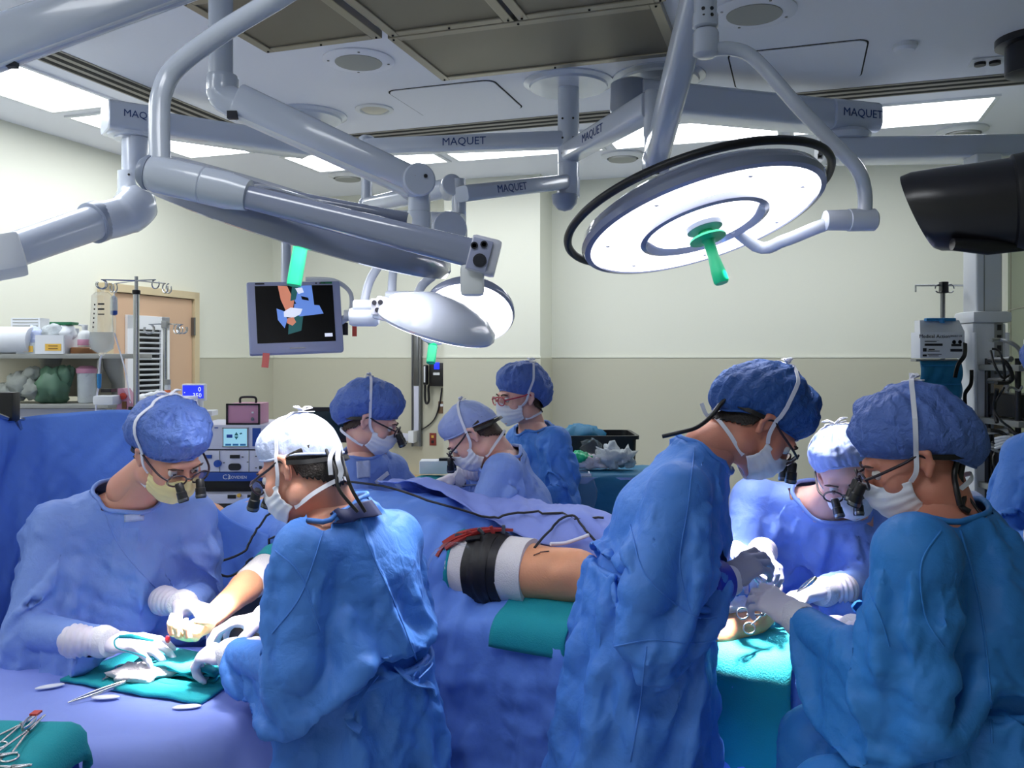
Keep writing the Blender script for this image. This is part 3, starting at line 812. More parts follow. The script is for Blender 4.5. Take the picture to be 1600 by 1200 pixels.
lettering('MAQUET', bb - dd * .10 + nn * .117, dd, nn, .06, M['inkblue'], e_)
kb = bb - dd * .13
lathe_part('bearing', [(.12, -.07), (.14, -.09), (.13, -.12), (.10, -.125)], kb, BM, t)
m0 = Vector((kb.x - .02, kb.y, 2.745)); m1 = P(1640, 237, 4.5); m1.z = 2.745
t2 = b_
b2 = bar_part('lower_beam', m0 - Vector((.07, 0, 0)), m1, .2, .115, t, r=.02)
dm = (m1 - m0).normalized(); nm_ = Vector((dm.y, -dm.x, 0)).normalized()
if nm_.y > 0: nm_ = -nm_
lettering('MODU', m0 + dm * .135 + nm_ * .1015, dm, nm_, .05, M['black'], b2)
ec = m0 - dm * .08 + nm_ * .09
bm = nbm(); add_bar(bm, m0 - dm * .105, m0 - dm * .065, .215, .125, .02); obj('end_cap', bm, M['white'], t, autos=35)
box_part('cable_slot', m0 - dm * .108 + nm_ * .03, (.02, .07, .06), M['darksteel'], t, RROT)
for k in (-.03, .03): box_part('latch', m0 - dm * .115 + nm_ * (.05 + k * .4) + Vector((0, 0, k)), (.018, .03, .022), M['black'], t, RROT)

# service column
sc_ = P(1535, 400, 4.45)
t = empty('service_column', (sc_.x, sc_.y, 1.0), 'white equipment column with rails, straps and sockets at the right', 'equipment column')
w = .135
bm = nbm(); add_bar(bm, (sc_.x, sc_.y, 2.69), (sc_.x, sc_.y, 1.88), w, w, .012, up=(0, 1, 0)); obj('upper_column', bm, M['white'], t, autos=35)
box_part('joint_line', (sc_.x - .028, sc_.y - w / 2 - .0005, 2.25), (.005, .003, .75), M['greyplastic'], t)
zt_ = zat(492, 4.45)
box_part('column_cap', (sc_.x, sc_.y, zt_ - .015), (.20, .20, .06), M['white'], t, bev=.02)
c0 = P(1530, 640, 4.42); zb = .75
bm = nbm(); add_box(bm, (sc_.x - .008, sc_.y, (zt_ - .045 + zb) / 2), (.17, .16, zt_ - .045 - zb), None, .012); obj('service_head', bm, M['white'], t, autos=35)
fx = sc_.x - .008; fy = sc_.y - .082
box_part('tan_strip', (fx + .045, fy, (zat(590, 4.4) + zb) / 2 ), (.045, .008, zat(590, 4.4) - zb), M['tan'], t)
box_part('socket_strip', (fx + .045, fy, zat(545, 4.4)), (.042, .008, .26), M['greyplastic'], t, bev=.003)
for k in range(5): box_part('socket', (fx + .045, fy - .005, zat(512 + k * 16, 4.4)), (.02, .006, .028), M['darkgrey'], t)
for k in (-1, 1): box_part('rail', (fx + k * .082, fy - .012, (zat(520, 4.4) + zb) / 2), (.014, .02, zat(520, 4.4) - zb), M['white'], t, bev=.003)
for v in (573, 640, 738): box_part('cross_bracket', (fx + .03, fy - .014, zat(v, 4.4)), (.11, .02, .022), M['white'], t, bev=.004)
for v in (640, 738): lathe_part('screw', [(.005, 0), (.005, .004)], (fx + .075, fy - .025, zat(v, 4.4)), M['darksteel'], t, axis=(0, -1, 0), n=8)
box_part('grip', (fx - .012, fy - .02, zat(688, 4.4)), (.024, .03, .10), M['black'], t, bev=.006)
lettering('- - -', (fx + .03, fy - .026, zat(573, 4.4)), (1, 0, 0), (0, -1, 0), .02, M['ink'], t)
def strap(pts, w_, nm='strap', m=None, parent=None):
    pts = curve(pts, 6); bm = nbm(); add_ribbon(bm, pts, w_, [Vector((.3, -1, 0))] * len(pts), .0025); return obj(nm, bm, m or M['black'], parent, autos=40)
strap([P(1508, 536, 4.3), P(1507, 555, 4.28), P(1497, 570, 4.28), P(1492, 590, 4.29)], .022, parent=t)
strap([P(1518, 578, 4.3), P(1517, 600, 4.3), P(1508, 615, 4.28), P(1508, 632, 4.28)], .02, parent=t)

# left boom: beam from the left canopy to a lettered block, elbow and arm
lc3 = R(-2.77, 4.47)
t = empty('ceiling_boom', (lc3.x, lc3.y, CEIL), 'white boom at the upper left with a lettered block and thick elbow', 'ceiling boom')
canopy(t, lc3)
blk = P(202, 190, 4.55); blk.z = 2.90
st = Vector((lc3.x, lc3.y, 2.93)); dv = (blk - st); dv.z = 0; dv.normalize()
lathe_part('stub', [(.08, -.03), (.08, -.15)], (lc3.x, lc3.y, CEIL), BM, t)
st.z = 2.90
bar_part('beam', st, blk, .17, .12, t, r=.03)
nl = Vector((dv.y, -dv.x, 0)); nl = nl if nl.y < 0 else -nl
bl = bar_part('end_block', blk - dv * .16, blk + dv * .12, .22, .15, t, r=.025)
lettering('MAQUET', blk - dv * .055 + nl * .1115 + Vector((0, 0, .01)), -dv, nl, .052, M['inkblue'], bl)
lathe_part('bearing', [(.11, -.07), (.105, -.085), (.075, -.09), (.075, -.10)], blk, BM, t)
lathe_part('drop_tube', [(.066, -.09), (.066, -.29)], blk + Vector((.03, 0, 0)), BM, t)
tb = blk + Vector((.03, 0, -.27)); el = P(214, 330, 4.5); a0 = P(150, 347, 4.35); a1 = P(-40, 412, 3.75)
bm = nbm(); add_tube(bm, curve([tb + Vector((0, 0, .0)), tb + Vector((0, 0, -.12)), el + Vector((-.0, 0, .03)), el.lerp(a0, .35) + Vector((0, 0, -.005)), a0], 6), [.085] * 6 + [.092] * 6 + [.105] * 6 + [.098] * 7, 24); obj('elbow', bm, BM, t, autos=50)
lathe_part('elbow_ring', [(.10, -.03), (.104, -.025), (.104, .025), (.098, .03)], a0, M['boomdark'], t, axis=(a1 - a0))
tube_part('arm', [a0, a0.lerp(a1, .5), a1], [.088, .082, .078], BM, t, 24)
bm = nbm(); add_box(bm, P(5, 402, 3.72), (.16, .2, .16), Matrix.Rotation(-.3, 3, 'Y') @ Matrix.Rotation(.5, 3, 'Z'), .02); obj('joint_box', bm, M['white'], t, autos=35)
bolts(t, tb, .086, (tb.z - .03,), (-1.5,))

# spring arm from the near left pole, its tube ends behind the left lamp
pp = P(345, 60, 2.62)
t = empty('spring_arm', (pp.x, pp.y, CEIL), 'long white spring arm sloping from the left pole down to the left lamp', 'spring arm')
lathe_part('pole', [(.036, 0), (.036, -.66)], (pp.x, pp.y, CEIL), BM, t)
lathe_part('ceiling_canopy', [(.16, 0), (.16, -.01), (.14, -.03), (.02, -.034)], (pp.x, pp.y, CEIL), BM, t, n=40)
lathe_part('collar', [(.044, 0), (.046, -.01), (.046, -.05)], P(347, 118, 2.62), BM, t)
k0, k1, k2 = P(350, 130, 2.62), P(372, 158, 2.60), P(650, 285, 2.62)
bm = nbm(); add_tube(bm, curve([P(348, 122, 2.62), P(350, 150, 2.62), P(378, 166, 2.61)], 5), [.047] * 11, 20); obj('knuckle', bm, BM, t, autos=50)
bar_part('arm_housing', k1, k2, .085, .105, t, r=.032, h2=.085)
bar_part('arm_underside', k1 + Vector((0, 0, -.048)), k2 + Vector((-.02, 0, -.036)), .06, .02, t, M['white'], .008)
box_part('end_slot', P(364, 180, 2.57), (.03, .02, .022), M['ink'], t)
lathe_part('joint_disc', [(.045, -.05), (.05, -.045), (.05, .045), (.045, .05)], k2, BM, t, axis=(.35, -1, 0))
lathe_part('end_tube', [(.03, .02), (.034, 0), (.034, -.06), (.037, -.062), (.037, -.15), (.03, -.152)], P(655, 300, 2.63), BM, t)
for a in (-1.9, -1.2): bolts(t, P(658, 280, 2.62), .05, (P(658, 280, 2.62).z,), (a,))

# beam at the very top left corner
t = empty('spring_arm', P(250, -20, 2.5), 'grey white arm crossing the top left corner of the picture', 'spring arm')
a, b = P(330, -52, 2.25), P(-60, 88, 2.05)
bar_part('arm_housing', a, b, .085, .12, t, r=.035)
bar_part('arm_underside', a + Vector((0, 0, -.055)), b + Vector((0, 0, -.055)), .055, .02, t, M['white'], .008)
box_part('end_slot', P(15, 99, 2.08), (.035, .02, .02), M['ink'], t)
lathe_part('pole', [(.045, 0), (.045, P(330, -52, 2.25).z - CEIL - .04)], (a.x, a.y, CEIL), BM, t)

# left lamp seen from the edge, with yoke, control head and handle
lc1 = P(470, 352, 2.07); n_l = Vector((-.31, .15, -.94)).normalized()
t = empty('surgical_lamp', lc1, 'large surgical lamp at left, seen edge on under its pipe and yoke', 'surgical lamp')
lamp_head(t, lc1, n_l, .375, rail=False, handle=False, scale=1.15)
yo = -n_l
pv0, pv1 = P(238, 271, 1.66), P(330, 292, 1.66)
pvd = (pv1 - pv0).normalized()
lathe_part('pivot', [(.001, -.012), (.028, -.010), (.034, 0), (.036, .012), (.036, .10), (.034, .102), (.036, .104), (.036, .15), (.030, .19), (.001, .195)], pv0, BM, t, axis=pvd)
lathe_part('pivot_cap', [(.001, -.016), (.025, -.014), (.0335, -.003), (.034, .004)], pv0 - pvd * .008, M['boomdark'], t, axis=pvd)
y0, y1 = P(322, 292, 1.66), P(742, 397, 1.66)
bar_part('yoke_beam', y0, y1, .045, .044, t, M['lampgrey'], .020, w2=.05, h2=.056)
bar_part('yoke_cover', P(400, 300, 2.2), P(640, 345, 2.2), .10, .03, t, M['lampgrey'], .014)
hc = P(749, 402, 1.66); yd = (y1 - y0).normalized()
hd_ = bar_part('control_head', y1 - yd * .01, y1 + yd * .045, .056, .070, t, M['eqgrey'], .010)
cn = Vector((.30, -.95, 0)).normalized()
box_part('key_panel', hc + Vector((.002, -.033, .001)), (.038, .004, .06), M['bezel'], t, Matrix.Rotation(.26, 3, 'Y'), .002)
for k, (dx, dz) in enumerate(((-.008, .018), (.010, .020), (.002, -.010))):
    bm = nbm(); 
    if k == 2: add_lathe(bm, [(.013, 0), (.013, .002), (.009, .0025), (.009, .002)], hc + Vector((dx, -.0355, dz)), (0, -1, 0), 16)
    else: add_lathe(bm, [(.006, 0), (.007, .002), (.0045, .002), (.004, 0)], hc + Vector((dx, -.0355, dz)), (0, -1, 0), 12)
    obj('key', bm, M['ink'], t)
box_part('lower_bracket', P(738, 438, 1.66), (.045, .04, .06), M['white'], t, bev=.01)
lathe_part('knob', [(.008, 0), (.009, .012), (.004, .014)], P(727, 424, 1.66), M['black'], t, axis=(0, -1, -.3), n=12)
bm = nbm(); add_tube(bm, curve([P(640, -130, 1.45), P(430, 0, 1.66), P(340, 55, 1.69), P(275, 105, 1.70), P(253, 145, 1.69), P(249, 190, 1.68), P(250, 262, 1.66)], 8), .020, 16); obj('suspension_pipe', bm, BM, t, autos=60)
pe = P(640, -130, 1.45)
lathe_part('drop_tube', [(.035, -.03), (.035, CEIL - pe.z)], pe, BM, t)
hb = lc1 + n_l * .05
gh = P(463, 415, 2.05)
bar_part('handle', P(470, 383, 2.06), P(459, 446, 2.04), .034, .026, t, M['green'], .010)
beam('left_beam', lc1 + n_l * .09, P(315, 975, 2.30), LAMP['near_beam'], 16)
surgical_light('left_lamp', lc1 + n_l * .045, n_l + Vector((.10, .10, 0)), LAMP['near'], .5, 26)
# its underside must clear the lens: lens ring is part of the head

# small twin lamps behind
sl = P(734, 487, 2.55); sn = Vector((-.06, -.60, -.72))
t = empty('surgical_lamp', sl, 'small oval lit surgical lamp facing the viewer, below the left lamp control head', 'surgical lamp')
def small_head(t, c, n, r, lit=True):
    n = Vector(n).normalized()
    lathe_part('housing', [(.001, -.075), (r * .35, -.07), (r * .8, -.045), (r, -.012), (r * 1.01, .004), (r * .97, .012), (r * .95, .006), (.001, .006)], c, M['lampgrey'] if lit else BM, t, axis=n, n=56)
    lathe_part('lens', [(r * .95, .0065), (r * .94, .014), (r * .3, .02), (.001, .02)], c, M['lampface'], t, axis=n, n=56)
    return n
n_ = small_head(t, sl, sn, .132)
lathe_part('handle_ring', [(.026, .02), (.026, .03), (.018, .034), (.001, .034)], sl + Vector((.002, -.012, -.012)), M['yellow'], t, axis=n_, n=20)
lathe_part('handle', [(.016, .034), (.012, .05), (.012, .085), (.001, .088)], sl + Vector((.002, -.012, -.012)), M['green'], t, axis=n_, n=16)
box_part('bracket', P(738, 443, 2.58), (.055, .05, .07), BM, t, bev=.012)
tube_part('stem', [P(739, 432, 2.6), P(740, 405, 2.62), P(742, 392, 2.64)], .022, BM, t)
surgical_light('small_lamp', sl + n_ * .06, n_, LAMP['small'], .2, 40)
s4 = P(682, 505, 2.30); n4 = Vector((-.28, .22, -.93))
t = empty('surgical_lamp', s4, 'small surgical lamp tipped away, grey back and control keys in view', 'surgical lamp')
n4 = small_head(t, s4, n4, .160, False)
bar_part('arm_block', P(588, 480, 2.28), P(640, 492, 2.28), .06, .062, t, BM, .012)
bar_part('arm_wedge', P(632, 492, 2.28), P(680, 488, 2.28), .075, .04, t, BM, .012, w2=.03, h2=.02)
kp = P(590, 479, 2.245)
box_part('key_panel', kp, (.034, .006, .042), M['eqgrey'], t, bev=.002)
for dx, dz in ((-.008, .010), (.008, .011), (0, -.009)): lathe_part('key', [(.0065, 0), (.0065, .003), (.001, .003)], kp + Vector((dx, -.003, dz)), M['ink'], t, axis=(0, -1, 0), n=12)
for k, (x0, x1) in enumerate((((592, 415), (567, 480)), ((615, 420), (612, 462)), ((676, 432), (650, 465)))):
    pts = curve([P(x0[0], x0[1], 2.55), P((x0[0] * .4 + x1[0] * .6), (x0[1] * .6 + x1[1] * .4), 2.53), P(x1[0], x1[1], 2.5)], 5)
    tube_part('suspension_pipe', pts, .013, BM, t, 10)
lathe_part('pivot', [(.018, -.048), (.02, -.045), (.02, .0), (.021, .001), (.021, .045), (.018, .048)], P(629, 466, 2.48), BM, t, axis=(1, 0, -.03), n=20)
lathe_part('lower_pivot', [(.022, -.04), (.026, -.03), (.026, .03), (.02, .038)], P(570, 495, 2.34), BM, t, axis=(1, 0, 0), n=20)
lathe_part('side_pivot', [(.018, -.03), (.02, -.028), (.02, .03), (.018, .032)], P(570, 480, 2.34), BM, t, axis=(1, 0, 0), n=20)
bar_part('handle', P(676, 541, 2.28), P(673, 567, 2.26), .024, .02, t, M['green'], .008)
lathe_part('hub', [(.03, .02), (.03, .05), (.02, .055)], s4, M['boomdark'], t, axis=n4, n=20)
tube_part('handle_stem', [s4 + n4 * .05, P(677, 543, 2.285)], .012, M['green'], t, 8)

# monitor on its arm
mc = P(460, 497, 3.3)
t = empty('monitor', mc, 'grey framed flat monitor showing an operation, hung at left', 'monitor')
ctr = [P(396, 438, 3.36), P(537, 441, 3.46), P(529, 546, 3.42), P(382, 557, 3.30)]
cen = sum(ctr, Vector()) / 4
xd = ((ctr[1] - ctr[0]) + (ctr[2] - ctr[3])).normalized(); yd_ = ((ctr[0] - ctr[3]) + (ctr[1] - ctr[2])); yd_ = (yd_ - xd * yd_.dot(xd)).normalized(); zd = xd.cross(yd_)
MR = Matrix((xd, yd_, zd)).transposed()
W_, H_ = .358, .285
bm = nbm(); add_box(bm, cen - zd * .025, (W_, H_, .05), MR, .008); obj('case', bm, M['bezel'], t, autos=35)
L = lambda x, y, z=0: cen + xd * x + yd_ * y + zd * z
bm = nbm(); add_box(bm, L(0, .012, .0005), (.298, .226, .003), MR); s_ = obj('screen', bm, M['screenblack'], t)
def flat(nm, pts, m, z=.0022):
    bm = nbm(); add_prism(bm, [L(x * .149, .012 + y * .113, z) for x, y in pts], zd * .0004); obj(nm, bm, m, s_)
flat('picture_arm', [(-.42, 1), (-.18, .98), (-.02, .45), (-.08, .1), (-.25, .12), (-.36, .5)], M['sskin'])
flat('picture_cloth', [(-.02, .98), (.45, 1), (.5, .1), (.1, .12), (-.02, .5)], M['sblue'])
flat('picture_sleeve', [(-.02, .35), (.62, .28), (.72, -.02), (.1, -.1), (-.05, .05)], M['sblue'], .0026)
flat('picture_towel', [(-.1, .02), (.2, .0), (.12, -.6), (-.22, -.72), (-.18, -.2)], M['steal'], .0024)
flat('picture_drape', [(-.05, 1), (.12, 1), (.02, .5), (-.12, .45)], M['steal'], .0025)
flat('picture_glove', [(-.12, .22), (.18, .16), (.12, -.02), (-.06, -.14), (-.3, -.1), (-.3, .08)], M['swhite'], .003)
flat('picture_fingers', [(-.22, -.16), (-.06, -.12), (.0, -.3), (-.1, -.42), (-.24, -.32)], M['sskin'], .0031)
flat('picture_gown', [(-.48, .2), (-.3, .1), (-.22, -.2), (-.3, -.5), (-.46, -.2)], M['sblue'], .0023)
flat('picture_mask', [(.02, .9), (.2, .92), (.24, .75), (.1, .7)], M['swhite'], .0029)
flat('picture_stripe', [(.16, .62), (.34, .56), (.36, .45), (.18, .5)], M['screenblack'], .003)
flat('caption_box', [(.72, -.72), (.92, -.72), (.92, -.84), (.72, -.84)], M['swhite'], .0024)
box_part('badge', L(-.13, .1345, .001), (.035, .006, .002), M['ink'], t, MR); box_part('green_label', L(.125, .1345, .001), (.045, .008, .002), M['greenc'], t, MR)
box_part('maker_badge', L(.0, -.124, .001), (.06, .004, .002), M['darksteel'], t, MR)
for k in range(3): box_part('button', L(.085 + k * .016, .1335, .001), (.006, .005, .002), M['black'], t, MR)
tube_part('arm_pole', [P(447, 445, 3.55), P(447, 380, 3.6), P(450, 352, 3.65), P(480, 344, 3.75), P(575, 345, 4.1)], .021, BM, t)
box_part('rear_mount', cen - zd * .07, (.12, .12, .05), BM, t, MR, .01)
tube_part('rear_bar', [cen - zd * .08 + yd_ * .0, P(447, 450, 3.56)], .02, BM, t)
tube_part('cable_loop', curve([P(478, 436, 3.5), P(520, 438, 3.5), P(546, 455, 3.5), P(549, 480, 3.5), P(541, 494, 3.48)], 6), .009, M['white'], t, 8)
tube_part('side_stub', [L(.17, -.02, -.03), P(545, 494, 3.48)], .016, BM, t)
lathe_part('stub_knob', [(.02, -.012), (.02, .012)], P(543, 492, 3.46), M['white'], t, axis=(1, 0, 0), n=16)
bm = nbm(); add_box(bm, P(415, 563, 3.28), (.026, .002, .055), Matrix.Rotation(.1, 3, 'Y')); obj('pink_tag', bm, M['pinkt'], t)
for c_, mm in ((P(538, 514, 3.5), 'darkgrey'), (P(554, 516, 3.5), 'redp')):
    box_part('cable_tag', c_, (.03 if mm == 'darkgrey' else .018, .006, .05), M[mm], t)
tube_part('tag_cord', [P(541, 494, 3.48), P(540, 505, 3.5)], .003, M['black'], t, 6); tube_part('tag_cord', [P(546, 494, 3.48), P(554, 508, 3.5)], .003, M['black'], t, 6)

# dark housing hanging in from the right edge
t = empty('camera_housing', P(1500, 325, 1.7), 'big black cylindrical housing with a slanted open end at the right edge', 'camera housing')
c0 = P(1575, 318, 1.7); ax = Vector((-1, .42, -.045)).normalized()
x, y = frame_of(ax)
rr = .085
rings = []
NN = 40
for h, r_, sl_ in ((-.03, .088, 0), (0, .088, 0), (.05, .086, .1), (.10, .085, .25), (.145, .082, .42), (.160, .076, .48)):
    ring = []
    for k in range(NN):
        a = 2 * PI * k / NN; q = x * math.cos(a) + y * math.sin(a)
        ring.append(c0 + ax * (h + sl_ * q.dot(Vector((0, -.6, .8))) * .07) + q * r_)
    rings.append(ring)
inner = []
for h, r_, sl_ in ((.158, .071, .48), (.1, .07, .2), (.02, .07, 0)):
    inner.append([c0 + ax * (h + sl_ * (x * math.cos(2 * PI * k / NN) + y * math.sin(2 * PI * k / NN)).dot(Vector((0, -.6, .8))) * .07) + (x * math.cos(2 * PI * k / NN) + y * math.sin(2 * PI * k / NN)) * r_ for k in range(NN)])
bm = nbm(); add_loft(bm, rings + inner); obj('shroud', bm, M['darkgrey'], t, autos=50)
lathe_part('clamp_ring', [(.085, -.03), (.094, -.025), (.096, 0), (.094, .022), (.085, .028)], c0 - ax * .03, M['black'], t, axis=ax, n=48)
lathe_part('rear_ring', [(.09, -.05), (.105, -.045), (.108, 0), (.10, .03), (.088, .034)], c0 - ax * .10, M['darkgrey'], t, axis=ax, n=48)
lathe_part('body', [(.04, -.45), (.07, -.42), (.088, -.1), (.088, 0)], c0 - ax * .08, M['darkgrey'], t, axis=ax, n=40)
tube_part('lower_lip', [c0 + Vector((-.12, -.02, -.083)), c0 + Vector((-.05, -.02, -.088)), c0 + Vector((.02, -.015, -.084))], [.012, .016, .012], M['black'], t, 10)
ho = c0 - ax * .42
tube_part('hanger', curve([ho, ho + Vector((.08, 0, .05)), ho + Vector((.10, 0, .3)), Vector((ho.x + .1, ho.y, CEIL))], 6), .03, M['darkgrey'], t, 14)
cx = R(.99, 4.42)
t = empty('ceiling_mount', (cx.x, cx.y, CEIL), 'short dark brown ceiling cylinder in the top right corner', 'ceiling mount')
lathe_part('flange', [(.15, 0), (.15, -.03), (.13, -.035)], (cx.x, cx.y, CEIL), M['darkgrey'], t)
lathe_part('drum', [(.11, -.03), (.11, -.16), (.10, -.165), (.02, -.17)], (cx.x, cx.y, CEIL), M['darkgrey'], t)
# ---------------------------------------------------------------- anaesthesia side, left background
def wrinkled(name, c, r, m, parent, amp=.25, seed=0, n=20, M3=None, flat=None):
    """a crumpled soft lump"""
    bm = nbm(); add_ball(bm, (0, 0, 0), r, n)
    V = np.array([v.co for v in bm.verts]); s = max(r)
    D = V / np.linalg.norm(V, axis=1, keepdims=True)
    k = 1 + amp * crumple(D * 1.0, 1.3, seed, 5) + amp * .5 * vnoise(D, 3, seed)
    for v, kk in zip(bm.verts, k):
        p = v.co * float(kk)
        if M3 is not None: p = M3 @ p
        v.co = p + Vector(c)
        if flat is not None: v.co.z = max(v.co.z, flat)
    return obj(name, bm, m, parent, smooth=True)
ds = 4.6
shz = zat(553, ds)
t = empty('shelf_unit', P(60, 560, 4.75) * Vector((1, 1, 0)) if False else Vector((P(60, 560, 4.75).x, 4.75, 0)), 'grey two tier equipment shelf along the left wall, with brackets', 'shelf')
xl, xr = P(-60, 0, ds).x, P(199, 0, ds).x
box_part('shelf_board', ((xl + xr) / 2, 4.75, shz - .012), (xr - xl, .34, .026), M['greyplastic'], t, bev=.005)
lz = zat(631, ds); xr2 = P(172, 0, ds).x
box_part('shelf_board', ((xl + xr2) / 2, 4.75, lz - .012), (xr2 - xl, .34, .024), M['greyplastic'], t, bev=.005)
for u in (48, 150):
    x0 = P(u, 0, ds).x
    bm = nbm(); add_tube(bm, [(x0, 4.80, shz - .02), (x0, 4.80, shz - .07), (x0, 4.86, shz - .16), (x0, 4.86, lz)], [.06, .05, .035, .035], 12); obj('bracket', bm, M['greyplastic'], t, autos=50)
box_part('cabinet', ((xl + xr2) / 2 + .02, 4.86, (lz - .02) / 2), (xr2 - xl - .1, .34, lz - .03), M['cream'], t, bev=.01)
for k in range(3): box_part('drawer_front', ((xl + xr2) / 2 + .02, 4.685, lz - .16 - k * .30), (xr2 - xl - .16, .012, .26), M['eqgrey'], t, bev=.006)
box_part('back_panel', ((xl + xr) / 2 - .1, 4.93, (shz + lz) / 2), (.7, .02, shz - lz - .05), M['cream'], t)
t = empty('bottle', P(127, 553, 4.62), 'white bottle with red and blue label on the left shelf, on a brown base', 'bottle')
c = Vector((P(127, 0, 4.62).x, 4.66, shz + .002))
lathe_part('base', [(.07, 0), (.072, .006), (.07, .030), (.064, .034)], c, M['brown'], t)
lathe_part('bottle_body', [(.032, .034), (.036, .04), (.036, .10), (.028, .115), (.014, .125), (.014, .14)], c, M['bottlew'], t, n=24)
lathe_part('label_band', [(.0365, .045), (.0368, .046), (.0368, .075), (.0365, .076)], c, M['pink'], t, n=24)
lathe_part('cap', [(.016, .14), (.016, .155), (.001, .157)], c, M['bottlew'], t, n=16)
tube_part('spout', [c + Vector((0, 0, .15)), c + Vector((-.03, -.01, .155))], .005, M['bottlew'], t, 8)
t = empty('box', P(84, 553, 4.62), 'open white box with wrapped packs and a green lid on the left shelf', 'box')
cx, cy = P(84, 0, 4.62).x, 4.66
bm = nbm(); w, dpt, hh = .15, .16, .10
for s_ in (((cx, cy - dpt / 2, shz + hh / 2), (w, .006, hh)), ((cx, cy + dpt / 2, shz + hh / 2 + .02), (w, .006, hh + .04)), ((cx - w / 2, cy, shz + hh / 2), (.006, dpt, hh)), ((cx + w / 2, cy, shz + hh / 2), (.006, dpt, hh)), ((cx, cy, shz + .004), (w, dpt, .006))): add_box(bm, *s_)
obj('carton', bm, M['paper'], t)
box_part('yellow_label', (cx + .02, cy - dpt / 2 - .004, shz + .035), (.085, .002, .036), M['yellow'], t)
for k in range(2): box_part('print_line', (cx + .02, cy - dpt / 2 - .0055, shz + .042 - k * .014), (.05, .001, .004), M['brown'], t)
wrinkled('wrapped_pack', (cx - .02, cy, shz + .11), (.06, .05, .055), M['bag'], t, .3, 3); wrinkled('wrapped_pack', (cx + .035, cy + .02, shz + .11), (.055, .05, .05), M['paper'], t, .3, 5)
box_part('green_lid', (cx + .02, cy + .03, shz + .165), (.12, .08, .016), M['greenc'], t, bev=.004)
t = empty('box', P(50, 553, 4.62), 'white bin of crumpled purple tinted packs with a yellow label, on the left shelf', 'box')
cx = P(47, 0, 4.62).x
bm = nbm()
for s_ in (((cx, cy - .07, shz + .03), (.11, .006, .06)), ((cx, cy + .07, shz + .05), (.11, .006, .10)), ((cx - .055, cy, shz + .035), (.006, .14, .07)), ((cx + .055, cy, shz + .035), (.006, .14, .07)), ((cx, cy, shz + .004), (.11, .14, .006))): add_box(bm, *s_)
obj('carton', bm, M['bag'], t)
box_part('yellow_label', (cx + .01, cy - .075, shz + .026), (.05, .002, .032), M['yellow'], t)
wrinkled('wrapped_pack', (cx, cy - .01, shz + .085), (.055, .05, .06), M['capwhite'], t, .35, 9)
t = empty('towel_roll', P(10, 553, 4.6), 'white rolled paper towel lying at the left end of the shelf', 'paper roll')
bm = nbm(); add_lathe(bm, [(.02, 0), (.07, 0), (.072, .004), (.072, .26), (.07, .264), (.02, .264)], (P(-30, 0, 4.6).x, 4.62, shz + .073), (1, .0, 0), 28); obj('roll', bm, M['paper'], t, autos=40)
t = empty('carton', P(45, 520, 4.8), 'striped white carton standing behind the bins on the left shelf', 'box')
cxx = P(46, 0, 4.82).x; box_part('carton_body', (cxx, 4.83, shz + .10), (.16, .10, .20), M['paper'], t)
for k in range(5): box_part('print_line', (cxx, 4.779, shz + .12 + k * .018), (.14, .002, .005), M['greyplastic'], t)
t = empty('wrapped_instruments', P(30, 628, 4.6), 'grey crumpled face masks heaped on the lower left shelf', 'masks')
for k, (u, v, r_) in enumerate(((12, 612, .06), (32, 600, .075), (52, 608, .07), (50, 585, .05), (22, 618, .05))):
    o = wrinkled('grey_mask', P(u, v, 4.66), (r_, r_ * .8, r_ * .8), M['greycloth'], t, .4, 20 + k, flat=lz + .002)
t = empty('plastic_bag', P(86, 628, 4.6), 'translucent green wrap bag on the lower left shelf', 'bag')
wrinkled('bag_body', P(82, 604, 4.66), (.09, .08, .10), M['greenbag'], t, .4, 31, flat=lz + .002); wrinkled('bag_top', P(100, 592, 4.66), (.045, .04, .08), M['greenbag'], t, .45, 35, M3=Matrix.Rotation(.4, 3, 'Y')); wrinkled('white_liner', P(78, 582, 4.70), (.06, .04, .025), M['bag'], t, .3, 37)
t = empty('suction_canister', P(128, 590, 4.6), 'pale pink lidded canister under the left shelf', 'canister')
c = Vector((P(127, 0, 4.62).x, 4.68, lz + .002)); lathe_part('jar', [(.04, 0), (.045, .01), (.048, .16), (.05, .165)], c, M['bag'], t, n=24); lathe_part('lid', [(.052, .16), (.054, .166), (.054, .185), (.03, .20), (.001, .20)], c, M['pink'], t, n=24)

# drip stand with bags
t = empty('drip_stand', (P(213, 0, 4.2).x, 4.2, 0), 'chrome drip stand with curled hooks in front of the tan door', 'drip stand')
c = Vector((P(213, 0, 4.2).x, 4.2, 0)); zt_ = zat(432, 4.2)
lathe_part('pole', [(.014, .03), (.014, zat(455, 4.2)), (.009, zat(455, 4.2)), (.009, zt_)], c, M['steel'], t, n=16)
lathe_part('collar', [(.018, zat(460, 4.2)), (.019, zat(459, 4.2)), (.019, zat(454, 4.2)), (.016, zat(453, 4.2))], c, M['black'], t, n=16)
for k in range(5):
    a = 2 * PI * k / 5 + .3; d = Vector((math.cos(a), math.sin(a), 0)); e = c + d * .27 + Vector((0, 0, 0)); tube_part('foot', [c + Vector((0, 0, .06)), e + Vector((0, 0, .04))], .012, M['steel'], t, 8)
    lathe_part('castor', [(.018, -.01), (.022, 0), (.018, .01)], e + Vector((0, 0, .022)), M['black'], t, axis=(-d.y, d.x, 0), n=14)
